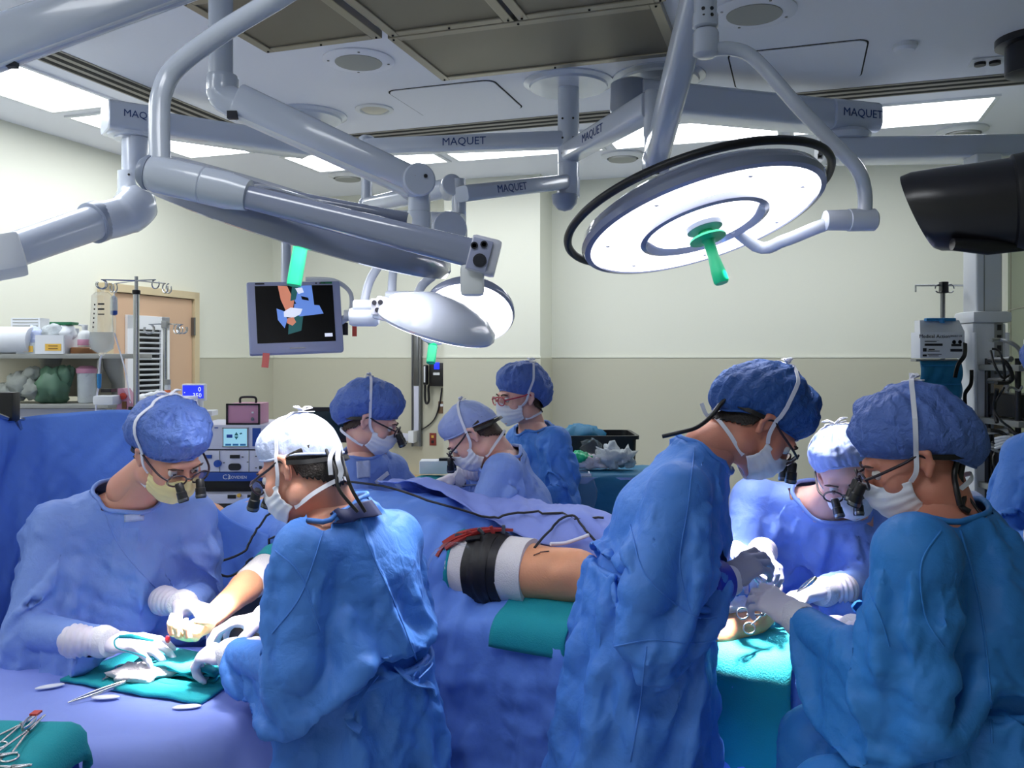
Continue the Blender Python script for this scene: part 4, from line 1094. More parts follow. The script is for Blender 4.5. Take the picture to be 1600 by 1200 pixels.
def hook(parent, a, b, r_=.022):
    a, b = Vector(a), Vector(b); tube_part('hook_arm', [a, b], .0035, M['steel'], parent, 6)
    dx = (b - a).normalized(); pts = [b + Vector((0, 0, -r_)) + (dx * math.cos(q) + Vector((0, 0, 1)) * math.sin(q)) * r_ for q in [math.radians(90 + 300 * i / 14) for i in range(15)]]
    tube_part('hook_ring', pts, .0035, M['steel'], parent, 6)
    pts = [p + Vector((-dx.y, dx.x, 0)) * .012 + dx * .01 for p in pts]; tube_part('hook_ring', pts, .003, M['steel'], parent, 6)
for u, v, d in ((160, 437, 4.1), (180, 443, 4.35), (243, 437, 4.3), (258, 443, 4.05)): hook(t, c + Vector((0, 0, zt_ - .02)), P(u, v, d))
t = empty('drip_bag', P(160, 460, 4.12), 'large clear drip bag with printed scale hanging from the left hook', 'drip bag')
hk = P(160, 456, 4.1)
rings = []
for v, hw, dp in ((456, .03, .006), (462, .05, .012), (490, .053, .02), (520, .058, .026), (535, .062, .03), (545, .055, .024), (552, .022, .010), (556, .010, .008)):
    p = P(159, v, 4.1); rings.append([p + Vector((hw * math.cos(a), dp * math.sin(a), 0)) for a in [2 * PI * k / 20 for k in range(20)]])
bm = nbm(); add_loft(bm, rings); obj('bag_body', bm, M['plastic'], t, smooth=True)
rings = [[P(159, v, 4.1) + Vector((hw * .94 * math.cos(a), dp * .9 * math.sin(a), 0)) for a in [2 * PI * k / 20 for k in range(20)]] for v, hw, dp in ((519, .058, .026), (535, .062, .03), (545, .055, .024), (551, .022, .010))]
bm = nbm(); add_loft(bm, rings); obj('fluid', bm, mat('fluid', (196, 208, 216), .1, alpha=.4), t, smooth=True)
for k in range(6): box_part('scale_mark', P(148 - k * .5, 476 + k * 7, 4.078), (.006, .001, .008), M['ink'], t)
for k in range(3): box_part('print_line', P(158, 475 + k * 8, 4.076), (.03, .001, .008 if k < 2 else .005), M['ink'], t)
lathe_part('hanger_tab', [(.006, -.004), (.012, -.004), (.012, .004), (.006, .004)], hk + Vector((0, 0, .012)), M['plastic'], t, axis=(0, 1, 0), n=12)
t2 = empty('drip_bag', P(177, 470, 4.3), 'small drip bottle with a blue cap hanging beside the large bag', 'drip bag')
lathe_part('bottle_body', [(.006, .0), (.016, -.01), (.018, -.07), (.016, -.075)], P(178, 462, 4.3), M['bag'], t2, n=16); lathe_part('cap', [(.017, -.075), (.017, -.092), (.008, -.098)], P(178, 462, 4.3), M['panelblue'], t2, n=16); lathe_part('drip_chamber', [(.008, -.10), (.010, -.11), (.010, -.18), (.004, -.19)], P(178, 462, 4.3), M['plastic'], t2, n=12)
tube_part('hanger', [P(178, 462, 4.3), P(179, 455, 4.34)], .003, M['steel'], t2, 6)
tube_part('line', curve([P(179, 520, 4.3), P(186, 545, 4.3), P(196, 580, 4.25), P(204, 630, 4.2)], 5), .004, M['tie'], t2, 6)
lathe_part('drip_chamber', [(.01, 0), (.012, -.02), (.012, -.06), (.007, -.07)], P(156, 562, 4.1), M['plastic'], t, n=12)
lathe_part('blue_clamp', [(.010, 0), (.011, -.005), (.009, -.065), (.004, -.07)], P(155, 584, 4.1), M['bluetube'], t, n=12)
tube_part('line', curve([P(159, 555, 4.1), P(156, 565, 4.1), P(154, 600, 4.1), P(150, 630, 4.15), P(152, 660, 4.2)], 5), .0045, M['tie'], t, 6)
t = empty('infusion_pump', P(180, 640, 4.2), 'pale pink infusion pump clamped to the drip stand', 'pump')
box_part('case', P(168, 625, 4.16), (.10, .10, .045), M['white'], t, bev=.012)
bm = nbm(); add_prism(bm, [P(184, 607, 4.2), P(192, 607, 4.2), P(208, 632, 4.2), P(212, 652, 4.2), P(178, 652, 4.2), P(184, 630, 4.2)], (0, .08, 0)); obj('body', bm, M['pink'], t)
lathe_part('red_dial', [(.016, 0), (.016, .01), (.001, .012)], P(193, 619, 4.2), M['redp'], t, axis=(0, -1, 0), n=16); box_part('amber_window', P(194, 633, 4.197), (.02, .006, .035), M['brown'], t); box_part('dark_clamp', P(170, 610, 4.2), (.05, .06, .016), M['darkgrey'], t)
box_part('pole_clamp', P(212, 640, 4.2), (.05, .05, .03), M['darkgrey'], t)
t = empty('drip_stand', (P(258, 0, 4.9).x, 4.9, 0), 'short drip stand with two open hooks, right of the door window', 'drip stand')
c = Vector((P(258, 0, 4.9).x, 4.9, 0)); lathe_part('pole', [(.012, .02), (.012, zat(505, 4.9))], c, M['steel'], t, n=12); lathe_part('base', [(.2, 0), (.2, .02), (.03, .03)], c, M['darkgrey'], t)
box_part('clamp', P(258, 507, 4.88), (.03, .04, .04), M['greyplastic'], t, bev=.004)
for u, d in ((234, 4.85), (276, 4.85), (284, 4.95)): hook(t, P(258, 506, 4.9), P(u, 507, d), .026)
t = empty('spray_bottle', P(262, 615, 4.6), 'small grey capped bottle with an orange label near the door window', 'bottle')
c = P(262, 618, 4.6); lathe_part('bottle_body', [(.014, 0), (.015, .004), (.015, .05), (.010, .06)], c, M['bag'], t, n=14); lathe_part('label_band', [(.0155, .012), (.0155, .03)], c, M['orange'], t, n=14); lathe_part('cap', [(.015, .058), (.016, .062), (.016, .085), (.001, .086)], c, M['greyplastic'], t, n=14)
t = empty('side_table', (P(250, 0, 4.6).x, 4.6, 0), 'low white side table behind the drape, left of the blue display', 'table')
tz = c.z - .002
box_part('tabletop', (P(250, 0, 4.6).x, 4.6, tz - .015), (.38, .3, .03), M['white'], t, bev=.006)
for dx in (-.16, .16):
    for dy in (-.12, .12): tube_part('leg', [(P(250, 0, 4.6).x + dx, 4.6 + dy, 0), (P(250, 0, 4.6).x + dx, 4.6 + dy, tz - .02)], .014, M['steel'], t, 8)
t = empty('paper_pack', P(228, 620, 4.55), 'torn white paper packs lying on the low white side table', 'paper packs')
for k, (u, v) in enumerate(((222, 621), (236, 618), (246, 616))): wrinkled('paper_wrap', P(u, v, 4.56), (.03, .03, .018), M['paper'], t, .5, 60 + k, 12, flat=tz + .001)
t = empty('patient_monitor', (P(305, 0, 4.7).x, 4.7, 0), 'small blue numeric display on a white stand beside the door', 'monitor')
dc = P(304, 613, 4.66)
box_part('case', dc, (.125, .04, .092), M['white'], t, bev=.008); s_ = box_part('screen', dc + Vector((0, -.0205, .003)), (.112, .003, .07), M['screenblue'], t)
lettering('0', dc + Vector((.035, -.0225, .016)), (1, 0, 0), (0, -1, 0), .034, M['screentext'], t); lettering('350', dc + Vector((.022, -.0225, -.016)), (1, 0, 0), (0, -1, 0), .032, M['screentext'], t)
for dz in (.012, -.02): lettering('.', dc + Vector((-.045, -.0225, dz)), (1, 0, 0), (0, -1, 0), .05, M['screentext'], t)
lathe_part('post', [(.02, 0), (.02, dc.z - .04)], (dc.x + .02, 4.68, 0), M['white'], t, n=16); lathe_part('base', [(.16, 0), (.16, .02), (.03, .04)], (dc.x + .02, 4.68, 0), M['white'], t); box_part('shelf', (dc.x + .04, 4.68, zat(645, 4.68)), (.13, .1, .03), M['white'], t, bev=.006)

# electrosurgery tower
td = 4.3
X0, X1 = P(296, 0, td).x, P(455, 0, td).x; xc = (X0 + X1) / 2; wd = X1 - X0
t = empty('equipment_tower', (xc, td + .2, 0), 'white equipment tower with a pale touch screen, knobs and blue stripe', 'equipment tower')
def unit(nm, v0, v1, m, dy=0.0): return box_part(nm, (xc, td + .2 + dy, (zat(v0, td) + zat(v1, td)) / 2), (wd, .4, zat(v0, td) - zat(v1, td)), m, t, bev=.006)
unit('upper_unit', 664, 702, M['eqgrey']); unit('middle_unit', 704, 737.5, M['eqgrey']); unit('blue_stripe', 738, 752, M['panelblue'], -.004)
unit('shelf_recess', 752, 771, M['black'], .06); lo_ = unit('lower_unit', 771, 786, M['eqgrey'], -.02); unit('base_cabinet', 786, 850, M['darkgrey'], -.01)
box_part('plinth', (xc, td + .2, (zat(850, td)) / 2 + .04), (wd, .4, zat(850, td) - .08), M['eqgrey'], t)
for dx in (-1, 1):
    for dy in (.05, .35): lathe_part('castor', [(.03, -.015), (.04, 0), (.03, .015)], (xc + dx * (wd / 2 - .05), td + dy, .04), M['black'], t, axis=(1, 0, 0), n=16)
fy = td - .001
sc1 = box_part('touch_screen', P(368, 683, fy), (.118, .008, .090), M['screenlit'], t)
def glyph(nm, pts, m=M['panelblue'], parent=None, y=fy - .005):
    bm = nbm(); add_prism(bm, [P(u, v, y) for u, v in pts], (0, .001, 0)); obj(nm, bm, m, parent or t)
glyph('glyph', [(354, 679), (363, 679), (363, 684), (354, 684)]); glyph('glyph', [(366, 680.5), (372.5, 680.5), (369.2, 675)], M['steal']); glyph('glyph', [(366, 682), (372.5, 682), (369.2, 687)], M['steal']); glyph('glyph', [(374, 677), (377.5, 676), (378.5, 678), (375, 679)], M['steal'])
for k in range(3): glyph('glyph', [(352 + k * 11.5, 693.5), (361 + k * 11.5, 693.5), (361 + k * 11.5, 696.5), (352 + k * 11.5, 696.5)], M['bluetube'])
bz = nbm()
for a_, b_ in (((349, 669), (387, 669)), ((349, 697.6), (387, 697.6))): add_box(bz, (P(a_[0], a_[1], fy) + P(b_[0], b_[1], fy)) / 2, (.13, .012, .004))
for u in (349, 387): add_box(bz, P(u, 683, fy), (.004, .012, .095))
obj('screen_bezel', bz, M['greyplastic'], t)
box_part('blue_panel', P(401, 683, fy), (.04, .008, .09), M['panelblue'], t); box_part('badge', P(338, 668.5, fy), (.018, .004, .005), M['panelblue'], t)
for u in (343, 389): box_part('module_joint', P(u, 721, fy), (.003, .004, .105), M['greyplastic'], t)
box_part('display', P(367, 713.5, fy - .002), (.048, .008, .016), M['black'], t); bm = nbm(); add_prism(bm, [P(367, 729.5, fy) + Vector((x, -.006, y)) for x, y in rrect(.062, .034, .015, 5)], (0, .01, 0)); obj('socket', bm, M['black'], t)
lathe_part('knob', [(.018, 0), (.018, .016), (.001, .018)], P(341, 724, fy), M['panelblue'], t, axis=(0, -1, 0), n=18); box_part('display', P(325, 713.5, fy - .002), (.036, .008, .016), M['panelblue'], t)
for u, v in ((407, 713), (407, 730.5)): box_part('socket', P(u, v, fy - .002), (.012, .008, .014), M['black'], t)
for u, v in ((379, 714), (387, 722), (400, 713), (400, 731), (350, 723)): box_part('mark', P(u, v, fy - .001), (.008, .004, .004), M['ink'], t)
lettering('C3', P(354, 745.6, fy - .005), (1, 0, 0), (0, -1, 0), .034, M['white'], t); lettering('COVIDIEN', P(371, 746, fy - .005), (1, 0, 0), (0, -1, 0), .020, M['white'], t)
for u in (362, 393): box_part('display', P(u, 776, fy - .022), (.04, .006, .018), M['black'], t)
lathe_part('knob', [(.010, 0), (.010, .01), (.001, .012)], P(374, 774, fy - .02), M['yellow'], t, axis=(0, -1, 0), n=14)
for k in range(3): box_part('button', P(381 + k * 9, 783, fy - .022), (.016, .006, .007), M['greyplastic'], t)
for u, mm in ((361, 'panelblue'), (391, 'black')): lathe_part('knob', [(.028, 0), (.03, .008), (.028, .02), (.001, .022)], P(u, 798, fy - .01), M[mm], t, axis=(0, -1, 0), n=20)
box_part('badge', P(400, 776, fy - .023), (.02, .004, .018), M['panelblue'], t)
t = empty('carry_case', (P(379, 0, td).x, td + .12, zat(664, td)), 'small pink metal case with a black carry handle, on top of the tower', 'case')
z0 = zat(664, td) + .001; hz = .104
cxx = P(379, 0, td).x
box_part('body', (cxx, td + .1, z0 + hz / 2), (.155, .18, hz), M['pink'], t, bev=.004)
bm = nbm()
for s_ in (((cxx, td + .01, z0 + hz - .003), (.166, .012, .008)), ((cxx, td + .01, z0 + .004), (.166, .012, .008)), ((cxx - .08, td + .01, z0 + hz / 2), (.008, .012, hz)), ((cxx + .08, td + .01, z0 + hz / 2), (.008, .012, hz))): add_box(bm, *s_)
obj('edge_band', bm, M['black'], t)
tube_part('handle', curve([(cxx - .04, td + .09, z0 + hz), (cxx - .04, td + .09, z0 + hz + .022), (cxx - .025, td + .09, z0 + hz + .03), (cxx + .025, td + .09, z0 + hz + .03), (cxx + .04, td + .09, z0 + hz + .022), (cxx + .04, td + .09, z0 + hz)], 4), .006, M['black'], t, 8)
lathe_part('lock', [(.008, 0), (.009, .004), (.004, .005)], (cxx + .048, td + .008, z0 + .028), M['darksteel'], t, axis=(0, -1, 0), n=14); box_part('latch', (cxx + .048, td + .008, z0 + .06), (.01, .004, .008), M['white'], t)
t = empty('monitor', (P(520, 0, 4.9).x, 4.9, 0), 'black monitor with rounded corners on a stand, behind the white capped head', 'monitor')
bm = nbm(); add_prism(bm, [P(520, 664, 4.9) + Vector((x, 0, y)) for x, y in rrect(.40, .20, .05, 6)], (0, .05, 0)); obj('case', bm, M['black'], t)
bm = nbm(); add_prism(bm, [P(522, 664, 4.9) + Vector((x, -.004, y)) for x, y in rrect(.34, .155, .02, 6)], (0, .004, 0)); obj('screen', bm, mat('screen_off_teal', (8, 40, 46), .15), t)
lathe_part('post', [(.03, 0), (.03, zat(664, 4.9))], (P(520, 0, 4.9).x, 4.98, 0), M['black'], t, n=14); lathe_part('base', [(.22, 0), (.22, .03), (.04, .05)], (P(520, 0, 4.9).x, 4.98, 0), M['black'], t)
bm = nbm(); add_box(bm, (P(520, 0, 4.9).x, 4.955, zat(664, 4.9)), (.08, .05, .08)); obj('bracket', bm, M['black'], t)

# ---------------------------------------------------------------- back wall fittings
def wallpt(u, v, b=BACK):
    a = on_back(u, b); w_ = R(a, b); return R(a, b, zat(v, w_.y))
t = empty('wall_rail', wallpt(653, 640), 'grey vertical wall rail with a folded arm, left of the telephone', 'wall rail')
wr = wallpt(653, 600); z1, z0 = wallpt(653, 520).z, wallpt(653, 696).z
def wb(nm, u, v0, v1, w, dep, m, off=0.0, bev=.003):
    c = wallpt(u, (v0 + v1) / 2); h = wallpt(u, v0).z - wallpt(u, v1).z
    return box_part(nm, c - RY * (off + dep / 2), (w, dep, h), m, t, RROT, bev)
wb('rail', 653, 515, 697, .075, .03, M['greyplastic']); wb('rail_lip', 647, 515, 697, .012, .045, M['darksteel']); wb('rail_lip', 659.5, 515, 697, .012, .045, M['darksteel']); wb('upper_cover', 653, 520, 602, .045, .04, M['darksteel'], 0); wb('lower_cover', 653, 603, 672, .045, .036, M['eqgrey'])
wb('arm_joint', 651, 672, 690, .05, .09, M['white'], .03); wb('arm', 634, 676, 687, .17, .05, M['eqgrey'], .05); wb('arm_joint', 617, 673, 690, .04, .06, M['white'], .045)
t = empty('telephone', wallpt(685, 610), 'black wall telephone with a coiled cord and blue screen, beside the column', 'telephone')
wb('body', 686, 567, 603, .14, .06, M['black'], 0, .008); wb('handset', 671, 570, 601, .035, .05, M['darkgrey'], .05, .012); wb('handset_plate', 671, 572, 597, .014, .004, M['white'], .101); wb('screen', 687, 566, 577, .05, .004, M['screenblue'], .061); wb('cradle', 687, 582, 586, .06, .012, M['white'], .06)
cb = RY * -.05
tube_part('handset_cord', [p + cb for p in curve([wallpt(668, 600), wallpt(668, 624), wallpt(671, 630), wallpt(674, 624), wallpt(673, 606), wallpt(675, 601)], 5)], .010, M['black'], t, 8)
tube_part('wall_cord', [p - RY * .02 for p in curve([wallpt(692, 606), wallpt(688, 632), wallpt(680, 655), wallpt(664, 669), wallpt(650, 674)], 6)], .006, M['darkgrey'], t, 6)
t = empty('wall_socket', wallpt(690, 637), 'brown socket plate below the wall telephone', 'wall socket'); wb('plate', 690, 627, 646, .055, .012, mat('plate_brown', (110, 84, 64), .4)); wb('socket', 691, 631, 635, .026, .004, M['white'], .012, 0)
t = empty('wall_socket', wallpt(677, 686), 'dark red socket plate near the corner of the column', 'wall socket'); wb('plate', 677, 676.5, 696, .062, .012, M['switchred']); wb('socket', 677, 680, 684, .022, .005, M['yellow'], .012, 0); wb('socket', 677, 688, 692, .022, .005, M['black'], .012, 0)

# ---------------------------------------------------------------- right background
t = empty('drip_stand', (P(1473, 0, 4.55).x, 4.55, 0), 'steel drip stand with a straight cross bar at the right, behind the white box', 'drip stand')
c = Vector((P(1473, 0, 4.55).x, 4.55, 0)); z1 = zat(441, 4.55)
lathe_part('pole', [(.012, .02), (.012, z1)], c, M['darksteel'], t, n=12); lathe_part('base', [(.25, 0), (.25, .02), (.03, .04)], c, M['darkgrey'], t)
zb_ = zat(446, 4.55)
tube_part('cross_bar', [(P(1430, 0, 4.55).x, 4.55, zb_), (P(1513, 0, 4.55).x, 4.55, zb_)], .005, M['steel'], t, 8); tube_part('bar_tip', [(P(1430.5, 0, 4.55).x, 4.55, zb_), (P(1430.5, 0, 4.55).x, 4.55, zb_ - .035)], .005, M['steel'], t, 8)
box_part('clamp', (c.x, 4.54, zb_ - .012), (.035, .04, .06), M['darkgrey'], t, bev=.004)
for s_ in (-1, 1): tube_part('hook_ring', [Vector((c.x + s_ * (.03 + .02 * math.cos(q)), 4.53, zb_ - .018 + .022 * math.sin(q))) for q in [PI * k / 10 * 2 for k in range(10)]], .0035, M['darksteel'], t, 6)
t = empty('sponge_counter', (P(1471, 0, 4.4).x, 4.4, zat(530, 4.4)), 'white dispenser box printed with black labels, over a teal pocket sheet', 'dispenser box')
bc = P(1471, 531, 4.38)
zt_, z2, z3 = zat(500, 4.38), zat(519, 4.38), zat(560, 4.38)
box_part('carton', (bc.x, 4.42, (z2 + z3) / 2), (.226, .10, z2 - z3), M['paper'], t, bev=.002)
bm = nbm(); add_prism(bm, [(bc.x - .113, 4.37, z2), (bc.x + .113, 4.37, z2), (bc.x + .10, 4.40, zt_), (bc.x - .10, 4.40, zt_)], (0, .06, 0)); obj('lid', bm, M['white'], t)
box_part('blue_grip', (bc.x - .005, 4.385, zt_ + .002), (.15, .03, .016), M['bluetube'], t, bev=.004); lathe_part('grip_pin', [(.012, -.012), (.012, .006)], (bc.x - .002, 4.37, zt_ - .004), M['bluetube'], t, n=12)
fyy = 4.369
lettering('Medical Action', (bc.x - .04, fyy, z2 - .022), (1, 0, 0), (0, -1, 0), .026, M['ink'], t); lettering('SINGLE USE', (bc.x + .07, fyy, z2 - .02), (1, 0, 0), (0, -1, 0), .012, M['ink'], t)
box_part('print_band', (bc.x - .045, fyy, z2 - .064), (.09, .002, .012), M['ink'], t)
for k, (x, z, w_, h_) in enumerate(((-.055, -.042, .07, .002), (-.06, -.048, .06, .004), (-.09, -.09, .018, .018), (-.055, -.088, .03, .006), (-.045, -.096, .06, .004), (-.04, -.112, .07, .003), (-.045, -.12, .05, .003), (-.09, -.118, .02, .01), (.07, -.066, .05, .012), (.07, -.092, .06, .014))): box_part('print_line', (bc.x + x, fyy, z2 + z), (w_, .002, h_), M['ink'] if k not in (0,) else M['greyplastic'], t)
for k in range(2): lathe_part('print_symbol', [(.009, 0), (.010, .001), (.007, .0015), (.006, 0)], (bc.x + .058 + k * .03, fyy, z2 - .05), M['ink'], t, axis=(0, -1, 0), n=14)
box_part('hanger_plate', (bc.x, 4.44, z3 - .01), (.23, .06, .012), M['greyplastic'], t)
# teal pocket sheet
z4 = zat(690, 4.4)
bm = nbm(); rows, cols = 24, 12
W2 = .21
vv = [[bm.verts.new((bc.x + .005 + (i / cols - .5) * W2 - .012 * (j / rows), 4.40 - .02 * abs(math.sin(PI * j / 6)) + .006 * math.sin(i * 1.7 + j * .6), z3 - .015 - (z3 - z4) * j / rows)) for i in range(cols + 1)] for j in range(rows + 1)]
for j in range(rows):
    for i in range(cols): bm.faces.new((vv[j][i], vv[j][i + 1], vv[j + 1][i + 1], vv[j + 1][i]))
so = obj('pocket_sheet', bm, M['tealdrape'], t, smooth=True); so.modifiers.new('s', 'SOLIDIFY').thickness = .004
for v in (571, 600, 624): box_part('seam', (bc.x - .004, 4.378, zat(v, 4.4)), (W2 - .01, .004, .004), M['bluetube'], t)
box_part('clear_sleeve', P(1497, 665, 4.36), (.05, .008, .22), M['bag'], t)
# monitors, shelf and cables at the right edge
t = empty('equipment_rack', (P(1590, 0, 4.1).x, 4.1, 0), 'dark equipment rack with shelves and tangled cables at the right edge', 'equipment rack')
rx = P(1600, 0, 4.15).x
for v in (575, 662, 770): box_part('shelf_board', (rx + .06, 4.2, zat(v, 4.1)), (.32, .35, .03), M['greyplastic'], t, bev=.006)
for dx in (-.07, .19):
    for dy in (4.08, 4.34): tube_part('post', [(rx + dx, dy, 0), (rx + dx, dy, zat(560, 4.1))], .014, M['darkgrey'], t, 8)
box_part('black_unit', (rx + .01, 4.2, zat(635, 4.1)), (.17, .24, .11), M['black'], t, bev=.006); box_part('grey_unit', (rx + .14, 4.18, zat(640, 4.1)), (.08, .24, .12), M['greyplastic'], t, bev=.006)
box_part('white_unit', (rx + .06, 4.16, zat(545, 4.1) - .01), (.06, .1, .12), M['white'], t, bev=.008); lathe_part('dial', [(.025, 0), (.027, .01), (.012, .02), (.001, .02)], (rx + .052, 4.1, zat(528, 4.1)), M['white'], t, axis=(0, -1, 0), n=20)
bm = nbm(); add_box(bm, (rx + .05, 4.1, zat(655, 4.1)), (.16, .1, .02), Matrix.Rotation(-.25, 3, 'Y'), .004); obj('paper_stack', bm, M['paper'], t)
box_part('lower_unit', (rx + .06, 4.2, zat(725, 4.1)), (.24, .26, .17), M['darkgrey'], t, bev=.01)
for k in range(4): tube_part('white_hose', curve([P(1555, 686 + k * 5, 4.02), P(1575, 683 + k * 4, 3.98), P(1600, 690 + k * 4, 3.98), P(1625, 684 + k * 4, 4.0)], 5), .008, M['white'], t, 8)
CB_ = [[(1548, 532), (1562, 531), (1578, 535), (1592, 545), (1596, 560)], [(1550, 545), (1560, 548), (1567, 565), (1570, 590), (1560, 600)], [(1548, 548), (1554, 570), (1566, 590), (1578, 585), (1580, 575)], [(1566, 562), (1576, 572), (1582, 590), (1574, 598), (1556, 598)], [(1569, 605), (1560, 620), (1552, 635), (1562, 655), (1578, 668)], [(1573, 612), (1580, 605), (1592, 610), (1597, 604)], [(1545, 672), (1565, 676), (1580, 690), (1590, 700), (1588, 730)], [(1550, 690), (1562, 700), (1575, 720), (1570, 745), (1558, 760)], [(1560, 700), (1552, 715), (1556, 735), (1568, 742)], [(1576, 668), (1590, 680), (1600, 678)], [(1546, 700), (1562, 706), (1578, 704), (1596, 712)], [(1585, 690), (1580, 715), (1572, 735), (1560, 760)], [(1558, 608), (1553, 640), (1558, 660)], [(1569, 575), (1569, 600)]]
for k, cp in enumerate(CB_):
    tube_part('cable', curve([P(u, v, 4.0 + .03 * math.sin(i * 1.9 + k)) for i, (u, v) in enumerate(cp)], 5), .0055 + .004 * (k % 3 == 0), M['black'] if k % 5 else M['greyplastic'], t, 7)
for v in (563, 595, 675, 697): tube_part('side_rod', [P(1546, v, 4.2), P(1580, v - 2, 4.05)], .014, M['darksteel'], t, 10)
t = empty('clip_lamp', P(1432, 652, 4.3), 'small black clip sticking out beside the teal pocket sheet', 'clip')
tube_part('clip_body', curve([P(1446, 646, 4.36), P(1436, 648, 4.3), P(1429, 652, 4.3)], 4), .012, M['black'], t, 10); tube_part('clip_jaw', curve([P(1430, 648, 4.3), P(1434, 642, 4.3), P(1440, 645, 4.32)], 4), .006, M['black'], t, 8)
# ---------------------------------------------------------------- people: bodies, gowns, hands, caps, masks
def lerp(a, b, t): return Vector(a) * (1 - t) + Vector(b) * t
def rotm(yaw, pitch, roll):
    """head axes: x to the person's right, y forward (face), z up; pitch > 0 looks down"""
    return Matrix.Rotation(math.radians(yaw), 3, 'Z') @ Matrix.Rotation(math.radians(-pitch), 3, 'X') @ Matrix.Rotation(math.radians(roll), 3, 'Y')
def ctr_pts(J): return np.array([tuple(v) for v in J.values() if isinstance(v, Vector)])

def body_sdf(J, h):
    pts = ctr_pts(J); S = Sdf(pts.min(0) - .3, pts.max(0) + .3, h)
    side = (J['shR'] - J['shL']).normalized(); hs = (J['hipR'] - J['hipL']).normalized()
    pel, wai, che, nek = J['pelvis'], J['waist'], J['chest'], J['neck']; w = J['build']
    S.econe(pel, wai, hs, (.160 * w, .12 * w), (.14 * w, .105 * w), .03)
    S.econe(wai, che, side, (.14 * w, .105 * w), (.155 * w, .11 * w), .03)
    S.econe(che, lerp(che, nek, .75), side, (.155 * w, .11 * w), (.09 * w, .06 * w), .03)
    S.cone(J['shL'], J['shR'], .055 * w, .055 * w, .06)
    S.cone(lerp(che, nek, .7), lerp(nek, J['head'], .5), .06, .05, .04)
    for k in 'LR':
        S.chain([J['sh' + k], J['el' + k], J['wr' + k]], [.052 * w, .040 * w, .026], .03)
        S.chain([J['hip' + k], J['kn' + k], J['an' + k]], [.085 * w, .056 * w, .04], .04)
        S.cone(J['an' + k] + Vector((0, 0, -.035)), J['toe' + k], .04, .032, .02)
    return S

def head_mesh(C, Mh, neck):
    S = Sdf(np.array(C) - .21, np.array(C) + .21, .0035)
    W = lambda x, y, z: C + Mh @ Vector((x, y, z))
    E_ = lambda c, r, k, op='u': S.ell(W(*c), r, Mh, k, op)
    E_((0, -.014, .035), (.074, .094, .082), .01)
    E_((0, .035, -.028), (.06, .058, .078), .03)
    E_((0, .03, -.07), (.052, .055, .042), .02)
    E_((0, .078, -.098), (.022, .018, .018), .02)
    for s in (-1, 1):
        E_((s * .043, .058, -.03), (.024, .026, .025), .02)
        E_((s * .055, .0, -.075), (.016, .025, .022), .02)
    S.cone(W(-.034, .086, .021), W(.034, .086, .021), .011, .011, .015)
    for s in (-1, 1): E_((s * .032, .101, .0), (.017, .017, .012), .012, 's')
    S.cone(W(0, .093, .006), W(0, .113, -.032), .009, .0125, .008)
    for s in (-1, 1): E_((s * .012, .103, -.037), (.009, .011, .008), .006)
    S.cone(W(-.018, .09, -.063), W(.018, .09, -.063), .006, .006, .006)
    S.cone(W(-.015, .089, -.073), W(.015, .089, -.073), .007, .007, .006)
    for s in (-1, 1):
        S.chain([W(s * .074, .002, .012), W(s * .082, -.010, .022), W(s * .087, -.022, .012), W(s * .085, -.022, -.010), W(s * .078, -.008, -.030)], [.006, .0065, .007, .006, .008], .004)
        E_((s * .076, -.010, -.004), (.007, .014, .024), .005)
        E_((s * .079, .000, -.008), (.004, .005, .006), .003)
    nb = lerp(W(0, -.028, -.05), neck, .95)
    S.cone(W(0, -.028, -.05), nb, .055, .058, .03)
    V, Q = S.mesh()
    return smooth_mesh(V, Q, 1, .4), Q

def gown_sdf(J, h):
    g = J['g']; pts = ctr_pts(J); S = Sdf(pts.min(0) - .42, pts.max(0) + .35, h)
    side = (J['shR'] - J['shL']).normalized(); hs = (J['hipR'] - J['hipL']).normalized()
    pel, wai, che, nek = J['pelvis'], J['waist'], J['chest'], J['neck']; w = J['build']; x = g.get('loose', .03)
    S.econe(pel, wai, hs, (.165 * w + x + .02, .13 * w + x + .02), (.15 * w + x, .115 * w + x), .05)
    S.econe(wai, che, side, (.15 * w + x, .115 * w + x), (.165 * w + x, .12 * w + x), .05)
    S.econe(che, lerp(che, nek, .72), side, (.165 * w + x, .12 * w + x), (.105 * w, .08 * w), .05)
    S.cone(J['shL'], J['shR'], .07 * w + .008, .07 * w + .008, .06)
    S.cone(lerp(che, nek, .6), nek + (nek - lerp(che, nek, .6)) * .3, .085, .072, .045)
    for k in 'LR':
        sl = g.get('sl' + k, g.get('sleeve', 1.0)); sh, el, wr = J['sh' + k], J['el' + k], J['wr' + k]
        f0 = lerp(el, wr, .55)
        S.chain([sh, lerp(sh, el, .5), el], [.075 * w + .008, .084 * sl, .083 * sl], .025)
        S.chain([el, f0, wr], [.083 * sl, .068 * sl, .041], .012)
    if J['seated']:
        for k in 'LR': S.chain([J['hip' + k], J['kn' + k], lerp(J['kn' + k], J['an' + k], .6)], [.13 * w, .105, .13], .09)
        km = lerp(J['knL'], J['knR'], .5)
        S.econe(lerp(pel, km, .1), km, hs, (.17, .11), (.17, .09), .08)
        S.econe(pel + Vector((0, 0, -.02)), pel + Vector((0, 0, -.22)), hs, (.19 * w, .15 * w), (.22 * w, .18 * w), .08)
    else:
        hem = J['hem']
        S.econe(pel, hem, hs, (.165 * w + x + .02, .13 * w + x + .02), (g.get('hemw', .28), g.get('hemd', .24)), .06)
    return S

